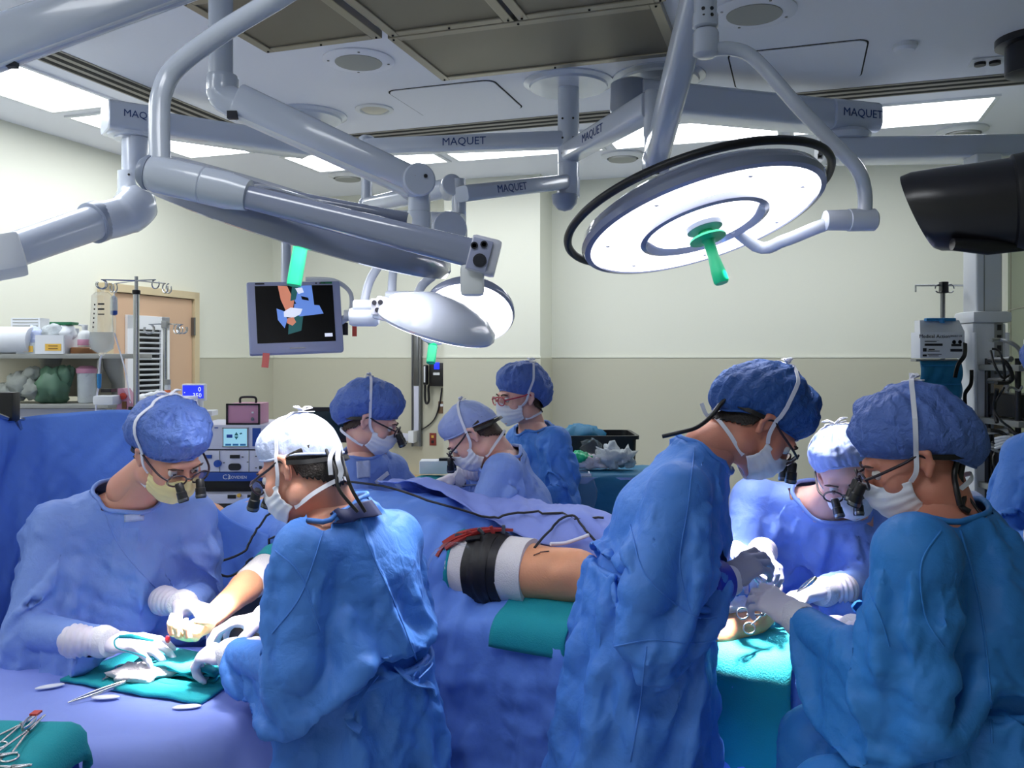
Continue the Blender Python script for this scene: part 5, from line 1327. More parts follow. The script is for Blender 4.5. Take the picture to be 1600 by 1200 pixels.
def gown_mesh(J, h):
    S = gown_sdf(J, h); V, Q = S.mesh(); V = smooth_mesh(V, Q, 2)
    nek = np.array(J['neck']); nd = np.array((J['neck'] - J['chest']).normalized()); hd = np.array((J['head'] - J['neck']).normalized())
    nd = nd + .2 * hd; nd /= np.linalg.norm(nd); J['_nd'] = nd
    near = np.linalg.norm(V - nek, axis=1)
    keep = ((V - nek) @ nd < J.get('collar', .012)) | (near > .125)
    pin = (np.abs((V - nek) @ nd) < .04) & (near < .13)
    for k in 'LR':
        w_, e_ = np.array(J['wr' + k]), np.array(J['el' + k]); d = (w_ - e_) / np.linalg.norm(w_ - e_); dist = np.linalg.norm(V - w_, axis=1)
        keep &= ~((dist < .09) & ((V - w_) @ d > -.004)); pin |= dist < .06
    wa = np.array(J['waist']); ax = np.array((J['chest'] - J['waist']).normalized()); side = np.array((J['shR'] - J['shL']).normalized())
    if J['g'].get('belt', True): pin |= (np.abs((V - wa) @ ax) < .016) & (np.linalg.norm(V - wa, axis=1) < .155 * J['build'] + .06)
    keep &= V[:, 2] > J['hem'].z
    for pt, n in J.get('cuts', []): keep &= ((V - np.array(pt)) @ np.array(n)) < 0
    q = Q[keep[Q].all(axis=1)]; used = np.zeros(len(V), bool); used[q.ravel()] = True; m = np.cumsum(used) - 1
    return V[used], m[q], pin[used]

def boundary(Q):
    E = np.concatenate([np.stack([Q[:, i], Q[:, (i + 1) % 4]], 1) for i in range(4)]); E.sort(axis=1)
    u, c = np.unique(E, axis=0, return_counts=True); return np.unique(u[c == 1])

def ring_tube(name, pts, c, nd, r, m, parent, bins=36):
    """a round binding through scattered points about a centre"""
    x, y = frame_of(nd); x, y = np.array(x), np.array(y); d = pts - c; a = np.arctan2(d @ y, d @ x); out = []
    for k in range(bins):
        s = (np.abs((a - (2 * PI * k / bins - PI) + PI) % (2 * PI) - PI) < PI / bins * 1.6)
        if s.any(): out.append(pts[s].mean(0))
    if len(out) < 8: return None
    P_ = np.array(out)
    for _ in range(2): P_ = .5 * P_ + .25 * (np.roll(P_, 1, 0) + np.roll(P_, -1, 0))
    bm = nbm(); add_tube(bm, [Vector(p) for p in P_], r, 8, closed=True); return obj(name, bm, m, parent, smooth=True)

def glove(name, wrist, direc, palm, side, curl, m, parent, sc=1.0, thumb=.5, cuff=True, spread=1.0):
    """five fingered hand: direc = wrist to knuckles, palm = the way the palm faces, curl per finger (radians per joint)"""
    y = Vector(direc).normalized(); z = -Vector(palm); z = (z - y * z.dot(y)).normalized(); x = y.cross(z) if side == 'R' else -y.cross(z)
    x = -x                                        # thumb side
    W = lambda p: Vector(wrist) + (x * p[0] + y * p[1] + z * p[2]) * sc
    lo = np.array(wrist) - .24 * sc; hi = np.array(wrist) + .24 * sc
    S = Sdf(lo, hi, .0042)
    S.econe(W((0, -.01, 0)), W((.0, .03, 0)), x, (.028 * sc, .021 * sc), (.036 * sc, .019 * sc), .01)
    S.econe(W((0, .03, 0)), W((0, .082, 0)), x, (.036 * sc, .019 * sc), (.040 * sc, .014 * sc), .01)
    S.ell(W((.022, .035, -.010)), (.02 * sc, .02 * sc, .017 * sc), None, .012)
    base = (.030, .011, -.009, -.028); ln = ((.043, .026, .020), (.047, .030, .021), (.044, .028, .021), (.034, .021, .018)); yb = (.083, .088, .084, .076)
    for f in range(4):
        p = Vector((base[f], yb[f], 0)); ang = 0; sp = (.14, .03, -.07, -.18)[f] * spread; pts = [W(p * 1.0)]
        for j in range(3):
            ang += curl[f] * (1.0, 1.15, .8)[j]
            p = p + Vector((math.sin(sp) * math.cos(ang), math.cos(sp) * math.cos(ang), -math.sin(ang))) * ln[f][j]; pts.append(W(p))
        rr = [.0105, .0098, .0088, .0076] if f < 3 else [.0095, .0085, .0076, .0066]
        S.chain(pts, [r * sc for r in rr], .004)
    t = thumb; p = Vector((.026, .016, -.006)); d = [Vector((.62 - .3 * t, .62, -.35 - .45 * t)), Vector((.30 - .5 * t, .80, -.30 - .5 * t)), Vector((.10 - .6 * t, .85, -.25 - .5 * t))]; pts = [W(p)]
    for dd, l in zip(d, (.046, .034, .028)): p = p + dd.normalized() * l; pts.append(W(p))
    S.chain(pts, [r * sc for r in (.015, .0125, .0112, .0088)], .006)
    if cuff:
        S.cone(W((0, -.075, 0)), W((0, -.01, 0)), .043, .030 * sc, .012)
    V, Q = S.mesh(); V = smooth_mesh(V, Q, 1, .4)
    if cuff:
        d0 = np.array(y); yy = (V - np.array(wrist)) @ d0
        N = normals(V, Q); vol = np.sign(((V - V.mean(0)) * N).sum())
        am = np.clip((.02 - yy) / .05, 0, 1)
        V = V + N * vol * (.0022 * am * np.sin(yy * 420 + 2 * vnoise(V, 30)))[:, None]
    return npobj(name, V, Q, m, parent)

def cap_mesh(parent, C, Mh, style, m, seed):
    front, sidez, back = {'bouffant': (.046, .012, -.068), 'skull': (.060, .022, -.02), 'hood': (.078, .012, -.085)}[style]
    puff, fb, bb, sb = {'bouffant': (.036, .016, .064, .026), 'skull': (.004, .002, .008, .003), 'hood': (.012, .006, .03, .010)}[style]
    nu, nv = 96, 36; V = []
    for j in range(nv + 1):
        t = j / nv
        for i in range(nu):
            a = 2 * PI * i / nu; s, c = math.sin(a), math.cos(a)
            zc = sidez + (front - sidez) * max(c, 0) ** 1.5 + (back - sidez) * max(-c, 0) ** 1.3
            e = Vector((.0785 * s, -.012 + .100 * c, zc)); bul = sb + (fb - sb) * max(c, 0) + (bb - sb) * max(-c, 0)
            out = Vector((s, c, 0)).normalized()
            p0 = Vector((0, -.018 - bul * .2 * (1 if c < 0 else 0), .121 + puff)); p3 = e; p1 = p0 + out * (.062 + bul * .8); p2 = e + out * (bul * 1.35 + .006) + Vector((0, 0, .055 + puff * .5))
            if c < 0 and style != 'skull': p2 = p2 + Vector((0, 0, -.035 * -c))
            q = p0 * (1 - t) ** 3 + p1 * 3 * t * (1 - t) ** 2 + p2 * 3 * t * t * (1 - t) + p3 * t ** 3
            pl = (.0035 if style != 'skull' else .001) * math.sin(26 * a + 2 * math.sin(a * 3 + seed)) * max(0, (t - .35) / .65) ** 1.2
            V.append(q + out * pl)
    V = np.array([tuple(v) for v in V])
    D = V - np.array([0, -.02, .03]); D /= np.linalg.norm(D, axis=1, keepdims=True)
    am = {'bouffant': .0085, 'skull': .003, 'hood': .0065}[style]
    tt = np.repeat(np.arange(nv + 1) / nv, nu)
    V = V + D * (am * (crumple(V, 13, seed, 7) + .7 * ridged(V, 24, seed, 2)) * (1 - tt ** 6))[:, None]
    aa = np.tile(2 * PI * np.arange(nu) / nu, nv + 1); pc_ = np.stack([np.sin(aa) * 1.0, np.cos(aa) * 1.0, tt * .35 + seed], 1)
    V = V + D * ((.011 if style != 'skull' else .002) * ridged(pc_, 4.2, seed, 3) * np.clip(tt * 3, 0, 1) * (1 - tt ** 6))[:, None]
    Wd = np.array(C) + V @ np.array(Mh).T
    Q = np.array([(j * nu + i, j * nu + (i + 1) % nu, (j + 1) * nu + (i + 1) % nu, (j + 1) * nu + i) for j in range(nv) for i in range(nu)])
    o = npobj('cap', Wd, Q[:, ::-1], m, parent); CAPTREE['t'] = [BVHTree.FromPolygons([Vector(p) for p in Wd], Q.tolist())]
    bm = nbm(); add_tube(bm, [Vector(p) for p in Wd[-nu::3]], .0035, 8, closed=True); obj('cap_band', bm, m, o, smooth=True)
    return o

CAPTREE = {}
def cap_point(C, Mh, q, off):
    o = C + Mh @ Vector((0, -.02, .03)); d = (C + Mh @ Vector(q) - o); L = d.length; d.normalize()
    best = L if q[2] < .03 else .06
    for tr in CAPTREE['t']:
        h = tr.ray_cast(o, d)
        if h[0] is not None: best = max(best, h[3])
    return o + d * (best + off), d
def mask_part(parent, C, Mh, m, style, ties=True):
    nu, nv = 32, 18; V = []
    for j in range(nv + 1):
        v = j / nv
        for i in range(nu + 1):
            u = i / nu * 2 - 1; a = u * math.radians(82); s, c = math.sin(a), math.cos(a)
            top = Vector((.071 * s, .022 + .086 * c ** 1.3 + .012 * math.exp(-(u / .16) ** 2), -.030 + .026 * math.exp(-(u / .35) ** 2)))
            bot = Vector((.060 * s, .012 + .066 * c, -.122 + .030 * abs(u) ** 1.6))
            mid = Vector((.078 * s, .030 + .112 * c ** 1.1, -.066))
            q = top * (1 - v) ** 2 + mid * 2 * v * (1 - v) + bot * v * v
            q += Vector((s, c, 0)) * (.0018 * tri(np.array([v * 4.0]))[0] + .0015 * math.sin(i * .9 + j * .3))
            V.append(C + Mh @ q)
    F_ = [(j * (nu + 1) + i, j * (nu + 1) + i + 1, (j + 1) * (nu + 1) + i + 1, (j + 1) * (nu + 1) + i) for j in range(nv) for i in range(nu)]
    o = meshobj('mask', V, F_, m, parent); md = o.modifiers.new('s', 'SOLIDIFY'); md.thickness = .0018; md.offset = 0
    if ties:
        for s in (-1, 1):
            for nm, way in (('upper_tie', [(.071, .030, -.030), (.080, .012, -.012), (.083, -.006, .030), (.076, -.03, .085), (.045, -.055, .135), (.004, -.07, .15)]), ('lower_tie', [(.060, .016, -.096), (.064, -.012, -.094), (.060, -.045, -.088), (.038, -.082, -.082), (.004, -.096, -.078)])):
                if nm == 'lower_tie': way = [(a, b, c) for a, b, c in way]
                pts = []; outs = []
                for q in curve([Vector((s * a, b, c)) for a, b, c in way], 5):
                    if nm == 'upper_tie': p, n_ = cap_point(C, Mh, q, .003)
                    else: p, n_ = C + Mh @ q, Mh @ Vector((q.x, q.y + .02, 0)).normalized()
                    pts.append(p); outs.append(n_)
                bm = nbm(); add_ribbon(bm, pts, .010, outs); obj(nm, bm, M['tie'], parent, autos=40)
        p, n_ = cap_point(C, Mh, Vector((0, -.07, .15)), .004)
        bm = nbm()
        for s in (-1, 1):
            loop = curve([p, p + Mh @ Vector((s * .018, -.008, .010)), p + Mh @ Vector((s * .034, -.01, .006)), p + Mh @ Vector((s * .016, -.012, .002)), p, p + Mh @ Vector((s * .03, -.016, -.008))], 4); add_ribbon(bm, loop, .008, [n_] * len(loop))
        obj('tie_bow', bm, M['tie'], parent, autos=40)

def eyewear(parent, C, Mh, m, scopes=True, shield=False, strap=True):
    W = lambda x, y, z: C + Mh @ Vector((x, y, z))
    for s in (-1, 1):
        rim = [W(s * .034 + .026 * math.cos(a), .118 - .010 * abs(math.cos(a) * s * 1 + 1) * .4, -.002 + .019 * math.sin(a)) for a in [2 * PI * k / 20 for k in range(20)]]
        bm = nbm(); add_tube(bm, rim, .0026, 8, closed=True); r_ = obj('rim', bm, m, parent, smooth=True)
        bm = nbm(); f = [bm.verts.new(p) for p in rim]; g_ = [bm.verts.new(p + Mh @ Vector((0, -.0015, 0))) for p in rim]; bm.faces.new(f); bm.faces.new(g_[::-1]); obj('lens', bm, M['lens'], parent)
        tube_part('temple', curve([W(s * .059, .112, .004), W(s * .074, .085, .006), W(s * .082, .03, .010), W(s * .084, -.005, .014), W(s * .080, -.022, -.006)], 4), .0032, m, parent, 8)
        if scopes:
            ax = Mh @ Vector((-s * .10, .62, -.62)).normalized(); c0 = W(s * .031, .122, -.008)
            lathe_part('loupe', [(.009, -.004), (.0115, 0), (.0115, .020), (.0135, .022), (.0145, .046), (.0135, .050), (.001, .049)], c0, M['black'], parent, axis=ax, n=20)
            lathe_part('loupe_ring', [(.0148, .040), (.0152, .042), (.0152, .045), (.0148, .047)], c0, M['darksteel'], parent, axis=ax, n=20)
    tube_part('bridge', curve([W(-.010, .119, .004), W(0, .124, .006), W(.010, .119, .004)], 4), .0028, m, parent, 8)
    if shield:
        for s in (-1, 1):
            bm = nbm(); add_prism(bm, [W(s * .060, .112, .016), W(s * .078, .078, .018), W(s * .078, .078, -.020), W(s * .064, .108, -.030)], Mh @ Vector((s * .002, 0, 0))); obj('side_shield', bm, M['lens'], parent)
    if strap:
        pts = []; outs = []
        for q in curve([Vector((-.083, -.02, .004)), Vector((-.07, -.07, -.02)), Vector((0, -.118, -.035)), Vector((.07, -.07, -.02)), Vector((.083, -.02, .004))], 6):
            pts.append(C + Mh @ (q + Vector((q.x, q.y, 0)).normalized() * .006)); outs.append(Mh @ Vector((q.x, q.y, 0)).normalized())
        bm = nbm(); add_ribbon(bm, pts, .011, outs, .002); obj('head_strap', bm, M['black'], parent, autos=40)

def hair_part(parent, C, Mh, m, style, tree, low=-.088):
    nu, nv = 48, 14; V = []; F_ = []
    for j in range(nv + 1):
        for i in range(nu + 1):
            a = PI + (i / nu * 2 - 1) * math.radians(80); t = j / nv
            edge = low * (.75 + .25 * math.cos((i / nu * 2 - 1) * PI)) if abs(i / nu * 2 - 1) < .9 else low * .35
            z0 = .02 if style == 'skull' else .0; z = z0 + (edge - z0) * t
            z += .004 * t * math.sin(i * 2.3); d = Vector((math.sin(a), math.cos(a), 0)); h = tree.ray_cast(C + Mh @ (Vector((0, -.014, z)) + d * .13), Mh @ -d)
            p = h[0] if h[0] is not None else C + Mh @ Vector((d.x * .07, -.014 + d.y * .09, z)); V.append(p + Mh @ d * .005)
    F_ = [(j * (nu + 1) + i, j * (nu + 1) + i + 1, (j + 1) * (nu + 1) + i + 1, (j + 1) * (nu + 1) + i) for j in range(nv) for i in range(nu)]
    o = meshobj('hair', V, F_, m, parent); md = o.modifiers.new('s', 'SOLIDIFY'); md.thickness = .004; md.offset = 1
    return o

def long_folds(V, J, seed):
    """long folds down the trunk, rings and diagonals round the sleeves"""
    pel, nek = np.array(J['pelvis']), np.array(J['neck']); ax = (nek - pel) / np.linalg.norm(nek - pel)
    def coords(p0, ax): t = (V - p0) @ ax; return t, (V - p0) - t[:, None] * ax
    t, q = coords(pel, ax)
    out = .016 * ridged(q * 1.0 + ax * (t * .22)[:, None] + .05 * vnoise(V, 3, seed)[:, None], 5.0, seed, 2)
    for k in 'LR':
        for a, b, f in (('sh', 'el', .8), ('el', 'wr', 1.0)):
            A_, B_ = np.array(J[a + k]), np.array(J[b + k]); L = np.linalg.norm(B_ - A_); u = (B_ - A_) / L; tt, qq = coords(A_, u)
            d = np.linalg.norm(V - (A_ + np.clip(tt, 0, L)[:, None] * u), axis=1); w = np.clip((.145 - d) / .03, 0, 1) * np.clip((tt + .02) / .06, 0, 1) * np.clip((L + .04 - tt) / .05, 0, 1)
            fo = .017 * ridged(u * (tt * 1.5)[:, None] + qq * .75, 7.0, seed + 11, 2) * f
            out = out * (1 - w) + fo * w
    return out
PEOPLE = {}; GOWN = {}; SKIN = {}
def person(key, label, J, face, cap=('bouffant', 'capblue'), mask='maskw', eye='loupe', skin='skin', hair=None, gown='gown', gloves=(), g=None, seed=1, brow=True, tag_at=None, scrubs=True, group='surgical team'):
    """J: joints in world space; face: (yaw, pitch, roll)"""
    t0 = time.time()
    J = dict(J); J['g'] = g or {}; J.setdefault('build', 1.0)
    if 'waist' not in J: J['waist'] = lerp(J['pelvis'], J['chest'], .42)
    r = J['shR'] - J['shL']; r.z = 0; r.normalize(); f = Vector((-r.y, r.x, 0)); J['f'] = None; J['f_'] = tuple(f)
    hr = J.pop('hipdir', None); hf = Vector(hr).normalized() if hr else f; rr = Vector((hf.y, -hf.x, 0))
    J.pop('f'); pel = J['pelvis']
    for k, s in (('L', -1), ('R', 1)):
        hp = pel + rr * .09 * s + Vector((0, 0, -.02)); J['hip' + k] = hp
        if J['seated']:
            kn = hp + hf * .36 + rr * .05 * s + Vector((0, 0, -.04)); J['kn' + k] = kn
            J['an' + k] = Vector((kn.x - hf.x * .03, kn.y - hf.y * .03, .075))
        else:
            ft = J.get('foot', Vector((pel.x, pel.y, 0))); an = Vector((ft.x, ft.y, .075)) + rr * .10 * s
            J['kn' + k] = lerp(hp, an, .5) + hf * .02; J['an' + k] = an
        J['toe' + k] = J['an' + k] + hf * .17 + Vector((0, 0, -.043))
    J.pop('foot', None)
    J['hem'] = Vector((pel.x, pel.y, .34)) if J['seated'] else Vector((pel.x, pel.y, J['g'].get('hemz', .36)))
    root = empty('person', (pel.x, pel.y, 0), label, 'person', group)
    # body: trunk, arms, legs and head in one mesh
    S = body_sdf(J, .016); V, Q = S.mesh(); V = smooth_mesh(V, Q, 1)
    Mh = rotm(*face); C = J['head']
    HV, HQ = head_mesh(C, Mh, J['neck'])
    npobj('body', np.concatenate([V, HV]), np.concatenate([Q, HQ + len(V)]), M[skin], root)
    W = lambda x, y, z: C + Mh @ Vector((x, y, z))
    for s in (-1, 1):
        bm = nbm(); add_ball(bm, W(s * .032, .0815, .001), .0125, 14); o = obj('eye', bm, [M['eyew'], M['iris']], root, smooth=True)
        fd = Mh @ Vector((0, 1, -.35)).normalized()
        for p in o.data.polygons:
            if p.normal.dot(fd) > .86 or (Vector(p.center) - W(s * .032, .0815, .001)).normalized().dot(fd) > .86: p.material_index = 1
        if brow: tube_part('eyebrow', curve([W(s * .014, .1005, .020), W(s * .032, .1000, .027), W(s * .052, .086, .021)], 4), [.0022] * 5 + [.0034] * 2 + [.0018] * 2, M['brow'], root, 6)
    # gown
    V, Q, pin = gown_mesh(J, .03); V0 = V.copy(); Fd = Field(S); fl = [Fd]
    V = relax(V + np.random.RandomState(seed).randn(*V.shape) * .004, Q, fl, pin, its=80, grow=J['g'].get('grow', .09), thick=.012, rest=V0, g=(0, 0, -.0002), bend=.12)
    V, Q, p2, R0 = split(V, Q, (pin.astype(float), V0)); V = smooth_mesh(V, Q, 1)
    V = relax(V, Q, fl, p2 > .99, its=30, grow=J['g'].get('grow', .09) + .03, thick=.010, rest=R0, g=(0, 0, -.0001), bend=.15, ramp=.05)
    V, Q, p2 = split(V, Q, (p2,)); V = smooth_mesh(V, Q, 1)
    N = normals(V, Q); A = 1 - .7 * p2
    V = V + N * (long_folds(V, J, seed) * A)[:, None]; N = normals(V, Q)
    V = V + N * ((.024 * crumple(V, 3.6, seed, 5) + .009 * crumple(V, 8, seed + 7, 6) + .004 * crumple(V, 22, seed + 9, 5)) * A)[:, None]; V = smooth_mesh(V, Q, 1, .12)
    V, _ = Fd.push(V, .012)
    go = npobj('gown', V, Q, M[gown], root)
    B = V[boundary(Q)]; nk = np.array(J['neck']); nb = B[np.linalg.norm(B - nk, axis=1) < .16]
    if len(nb) > 10: ring_tube('neck_binding', nb, nb.mean(0), J['_nd'], .0065, M[gown], go)
    if scrubs:
        nd = Vector(J['_nd'])
    for k in 'LR':
        d = (J['wr' + k] - J['el' + k]).normalized()
        lathe_part('knit_cuff', [(.040, -.03), (.042, -.01), (.036, .02), (.030, .024)], J['wr' + k], M['knit'], root, axis=d, n=24)
    # the tie at the waist
    if J['g'].get('belt', True):
        wa = np.array(J['waist']); ax = np.array((J['chest'] - J['waist']).normalized()); sel = (np.abs((V - wa) @ ax) < .02) & (np.linalg.norm(V - wa, axis=1) < .26)
        ws = V[sel]
        if len(ws) > 30: ring_tube('waist_tie', ws + N[sel] * .004, wa, ax, .010, M[gown], go, 40)
    GOWN[key] = (root, go, BVHTree.FromPolygons([Vector(p) for p in V], Q.tolist()))
    SKIN[key] = (root, go, BVHTree.FromPolygons([Vector(p) for p in np.concatenate([V, HV])], Q.tolist() + (HQ + len(V)).tolist()))
    cap_mesh(root, C, Mh, cap[0], M[cap[1]], seed)
    if hair: hair_part(root, C, Mh, M[hair], cap[0], BVHTree.FromPolygons([Vector(p) for p in HV], HQ.tolist()))
    if mask: mask_part(root, C, Mh, M[mask], cap[0])
    if eye == 'loupe': eyewear(root, C, Mh, M['frame'])
    elif eye == 'glasses': eyewear(root, C, Mh, M['framered'], scopes=False, shield=True, strap=False)
    for gl in gloves:
        k = gl['side']; glove('glove', J['wr' + k], gl['dir'], gl['palm'], k, gl.get('curl', (.3, .35, .4, .45)), M[gl.get('mat', 'glove')], root, gl.get('sc', 1.0), gl.get('thumb', .5))
    PEOPLE[key] = (root, J, C, Mh)
    print(key, round(time.time() - t0, 2), {k: round((J[a] - J[b]).length, 2) for k, a, b in (('uaL', 'shL', 'elL'), ('faL', 'elL', 'wrL'), ('uaR', 'shR', 'elR'), ('faR', 'elR', 'wrR'), ('sh', 'shL', 'shR'), ('tr', 'pelvis', 'neck'), ('nh', 'neck', 'head'))})
    return root

def surf(key, u, v, off=.002, book=None):
    """the point of a gown that faces the viewer at (u, v)"""
    o = Vector((0, 0, CAMH)); d = (P(u, v, 2.0) - o).normalized(); h = (book or GOWN)[key][2].ray_cast(o, d)
    if h[0] is None: return None, None
    n = h[1] if h[1].dot(d) < 0 else -h[1]
    return h[0] + n * off, n
def seam(key, pts, r=.002, m=None, name='seam', parent=None):
    out = []
    for p in curve([Vector((u, v, 0)) for u, v in pts], 10):
        q, n = surf(key, p.x, p.y, .001)
        if q is not None: out.append(q)
    if len(out) > 3: return tube_part(name, out, r, m or GOWN[key][1].data.materials[0], parent or GOWN[key][1], 6)
def patch(key, quad, m, name, n=10, off=.003, book=None):
    a, b, c, d = [Vector((u, v, 0)) for u, v in quad]; V = []
    for j in range(n + 1):
        for i in range(n + 1):
            s, t = i / n, j / n; p = a * (1 - s) * (1 - t) + b * s * (1 - t) + c * s * t + d * (1 - s) * t; q, nn = surf(key, p.x, p.y, off, book)
            if q is None: return None
            V.append(q)
    o = meshobj(name, V, [(j * (n + 1) + i, j * (n + 1) + i + 1, (j + 1) * (n + 1) + i + 1, (j + 1) * (n + 1) + i) for j in range(n) for i in range(n)], m, GOWN[key][0]); md = o.modifiers.new('s', 'SOLIDIFY'); md.thickness = .0015
    return o
def loose(key, name, pts, r, m, n=8):
    return tube_part(name, curve(pts, 7), r, m, GOWN[key][0], n)
def band(key, name, pts, w, m, out=(0, -1, .2)):
    pts = curve(pts, 7); bm = nbm(); add_ribbon(bm, pts, w, [Vector(out)] * len(pts), .0015); return obj(name, bm, m, GOWN[key][0], autos=40)
# ---------------------------------------------------------------- table, drapes, patient
def drape(name, c, ax, la, lb, z, fields, m, step=.04, its=150, fine=40, grow=.02, floor=.02, seed=1, amp=(.006, .003), thick=.010, g=-.0012, parent=None, splits=2, droop=None, bend=.12, solid=.003, hold=None, folds=0.0):
    """a flat sheet let fall over the fields: ax = its long direction, la x lb its size"""
    ax = Vector(ax).normalized(); ay = Vector((-ax.y, ax.x, 0)); na, nb_ = int(la / step), int(lb / step)
    V = np.array([tuple(Vector((c[0], c[1], z)) + ax * ((i / na - .5) * la) + ay * ((j / nb_ - .5) * lb)) for j in range(nb_ + 1) for i in range(na + 1)])
    Q = np.array([(j * (na + 1) + i, j * (na + 1) + i + 1, (j + 1) * (na + 1) + i + 1, (j + 1) * (na + 1) + i) for j in range(nb_) for i in range(na)])
    V0 = V.copy(); V = V + np.random.RandomState(seed).randn(*V.shape) * [.002, .002, .004]
    pin = None if hold is None else np.array([hold(p) for p in V0])
    if pin is not None: V = np.where(pin[:, None], V0, V)
    V = relax(V, Q, fields, pin, its=its, grow=grow, thick=thick, rest=V0, g=(0, 0, g), bend=bend, ramp=.6, floor=floor)
    V, Q, R0, pf = split(V, Q, (V0, np.zeros(len(V0)) if pin is None else pin.astype(float))); V = smooth_mesh(V, Q, 1, .5)
    V = relax(V, Q, fields, pf > .9 if pin is not None else None, its=fine, grow=grow + .02, thick=thick, rest=R0, g=(0, 0, g * .3), bend=bend, ramp=.1, floor=floor)
    for _ in range(splits - 1): V, Q = split(V, Q); V = smooth_mesh(V, Q, 1, .5)
    N = normals(V, Q); V = V + N * (amp[0] * crumple(V, 4, seed, 5) + amp[1] * crumple(V, 11, seed + 5, 4))[:, None]
    if folds:
        N = normals(V, Q); a3 = np.array(ax); s_ = V @ a3; side = np.clip(1.2 - np.abs(N[:, 2]) * 1.6, 0, 1)
        V = V + N * (folds * side * ridged(np.stack([s_, V[:, 1] * .2, V[:, 2] * .16 + s_ * .35], 1), 3.2, seed + 21, 2))[:, None]
    for f_ in fields: V, _ = f_.push(V, thick * .7)
    o = npobj(name, V, Q, m, parent)
    if solid: md = o.modifiers.new('s', 'SOLIDIFY'); md.thickness = solid; md.offset = 0
    return o
AX = Vector((.885, -.466, 0)); AY = Vector((.466, .885, 0)); TROT = Matrix.Rotation(math.atan2(-.466, .885), 3, 'Z')
TC = Vector((-.05, 2.92, 0)); TZ = .845
t = empty('operating_table', TC, 'operating table hidden under the blue patient drape', 'operating table')
bm = nbm(); add_box(bm, TC + Vector((0, 0, TZ - .05)), (2.1, .52, .09), TROT, .03, 3); obj('mattress', bm, M['rubber'], t, autos=40)
bm = nbm(); add_box(bm, TC + Vector((0, 0, TZ - .12)), (2.0, .48, .05), TROT, .01); obj('table_frame', bm, M['darksteel'], t)
lathe_part('column', [(.16, .06), (.14, .12), (.14, TZ - .14)], TC, M['steel'], t); bm = nbm(); add_box(bm, TC + Vector((0, 0, .035)), (1.0, .45, .07), TROT, .02); obj('base', bm, M['darksteel'], t)
t = empty('arm_board', (-.80, 2.68, 0), 'arm board carrying the outstretched arm to the hand table', 'arm board')
bm = nbm(); add_box(bm, (-.79, 2.74, .83), (.20, .42, .05), None, .02); obj('board', bm, M['rubber'], t); tube_part('leg', [(-.79, 2.74, 0), (-.79, 2.74, .81)], .02, M['steel'], t)

# patient: one body, mostly under the drape
knee, ankle = P(905, 900, 2.66), P(1108, 972, 2.42); hip = Vector((-.21, 2.87, .965)); 
farhip, farknee, farank = Vector((-.30, 3.10, 1.00)), Vector((.22, 2.90, .99)), Vector((.66, 2.68, .93))
sho, elb, wri = Vector((-.70, 2.98, 1.02)), Vector((-.775, 2.70, .985)), P(322, 972, 2.36)
S = Sdf((-1.7, 2.0, .7), (1.05, 3.8, 1.35), .0125)
S.econe((-.34, 3.0, .99), (-.62, 3.14, 1.02), AY, (.18, .13), (.15, .12), .04).econe((-.62, 3.14, 1.02), (-.95, 3.30, 1.0), AY, (.15, .12), (.19, .12), .04)
S.cone((-.95, 3.3, .99), (-1.12, 3.39, .98), .07, .06, .04).ell((-1.22, 3.44, .98), (.10, .09, .10), None, .02)
S.chain([hip, lerp(hip, knee, .5), lerp(hip, knee, .92), knee, lerp(knee, ankle, .3), ankle], [.106, .096, .076, .070, .062, .038], .03)
S.ell(knee + Vector((-.005, -.015, .050)), (.038, .032, .030), None, .02).ell(knee + Vector((-.05, -.045, .015)), (.04, .025, .03), None, .02).ell(knee + Vector((.055, -.03, .028)), (.025, .02, .02), None, .02).ell(lerp(hip, knee, .72) + Vector((0, -.05, .0)), (.08, .03, .05), None, .03)
heel, toe = P(1130, 1000, 2.37), P(1196, 962, 2.36)
S.cone(ankle, heel, .038, .036, .03).cone(heel, toe, .038, .030, .03).cone(ankle, lerp(heel, toe, .7), .036, .030, .03)
for k in range(5): q = toe + Vector((.0, (k - 2) * .014, (k - 2) * -.006)); S.cone(q, q + Vector((.030 - abs(k - 1) * .003, -.004, .010)), .0115 - .0008 * k, .0095 - .0006 * k, .004)
S.chain([farhip, farknee, farank], [.10, .075, .045], .03)
S.chain([sho, elb, lerp(elb, wri, .35), wri], [.052, .042, .044, .029], .02)
V, Q = S.mesh(); V = smooth_mesh(V, Q, 2)
pt = empty('person', (TC.x, TC.y, 0), 'patient on the table, only bare leg, foot and outstretched arm uncovered', 'person')
npobj('body', V, Q, M['skinleg'], pt)
hd = (P(272, 1008, 2.24) - wri).normalized()
glove('hand', wri, hd, (.15, .35, .93), 'L', (.62, .62, .66, .7), mat('skin_hand', (240, 206, 160), .5, noise=.15, nscale=40, sss=.2, bump=.1, bscale=200), pt, .98, .35, cuff=False)
wd_ = P(262, 1000, 2.24)
bm = nbm(); add_ball(bm, P(262, 999, 2.235), (.007, .003, .010), 10); obj('incision', bm, M['wound'], pt, smooth=True)
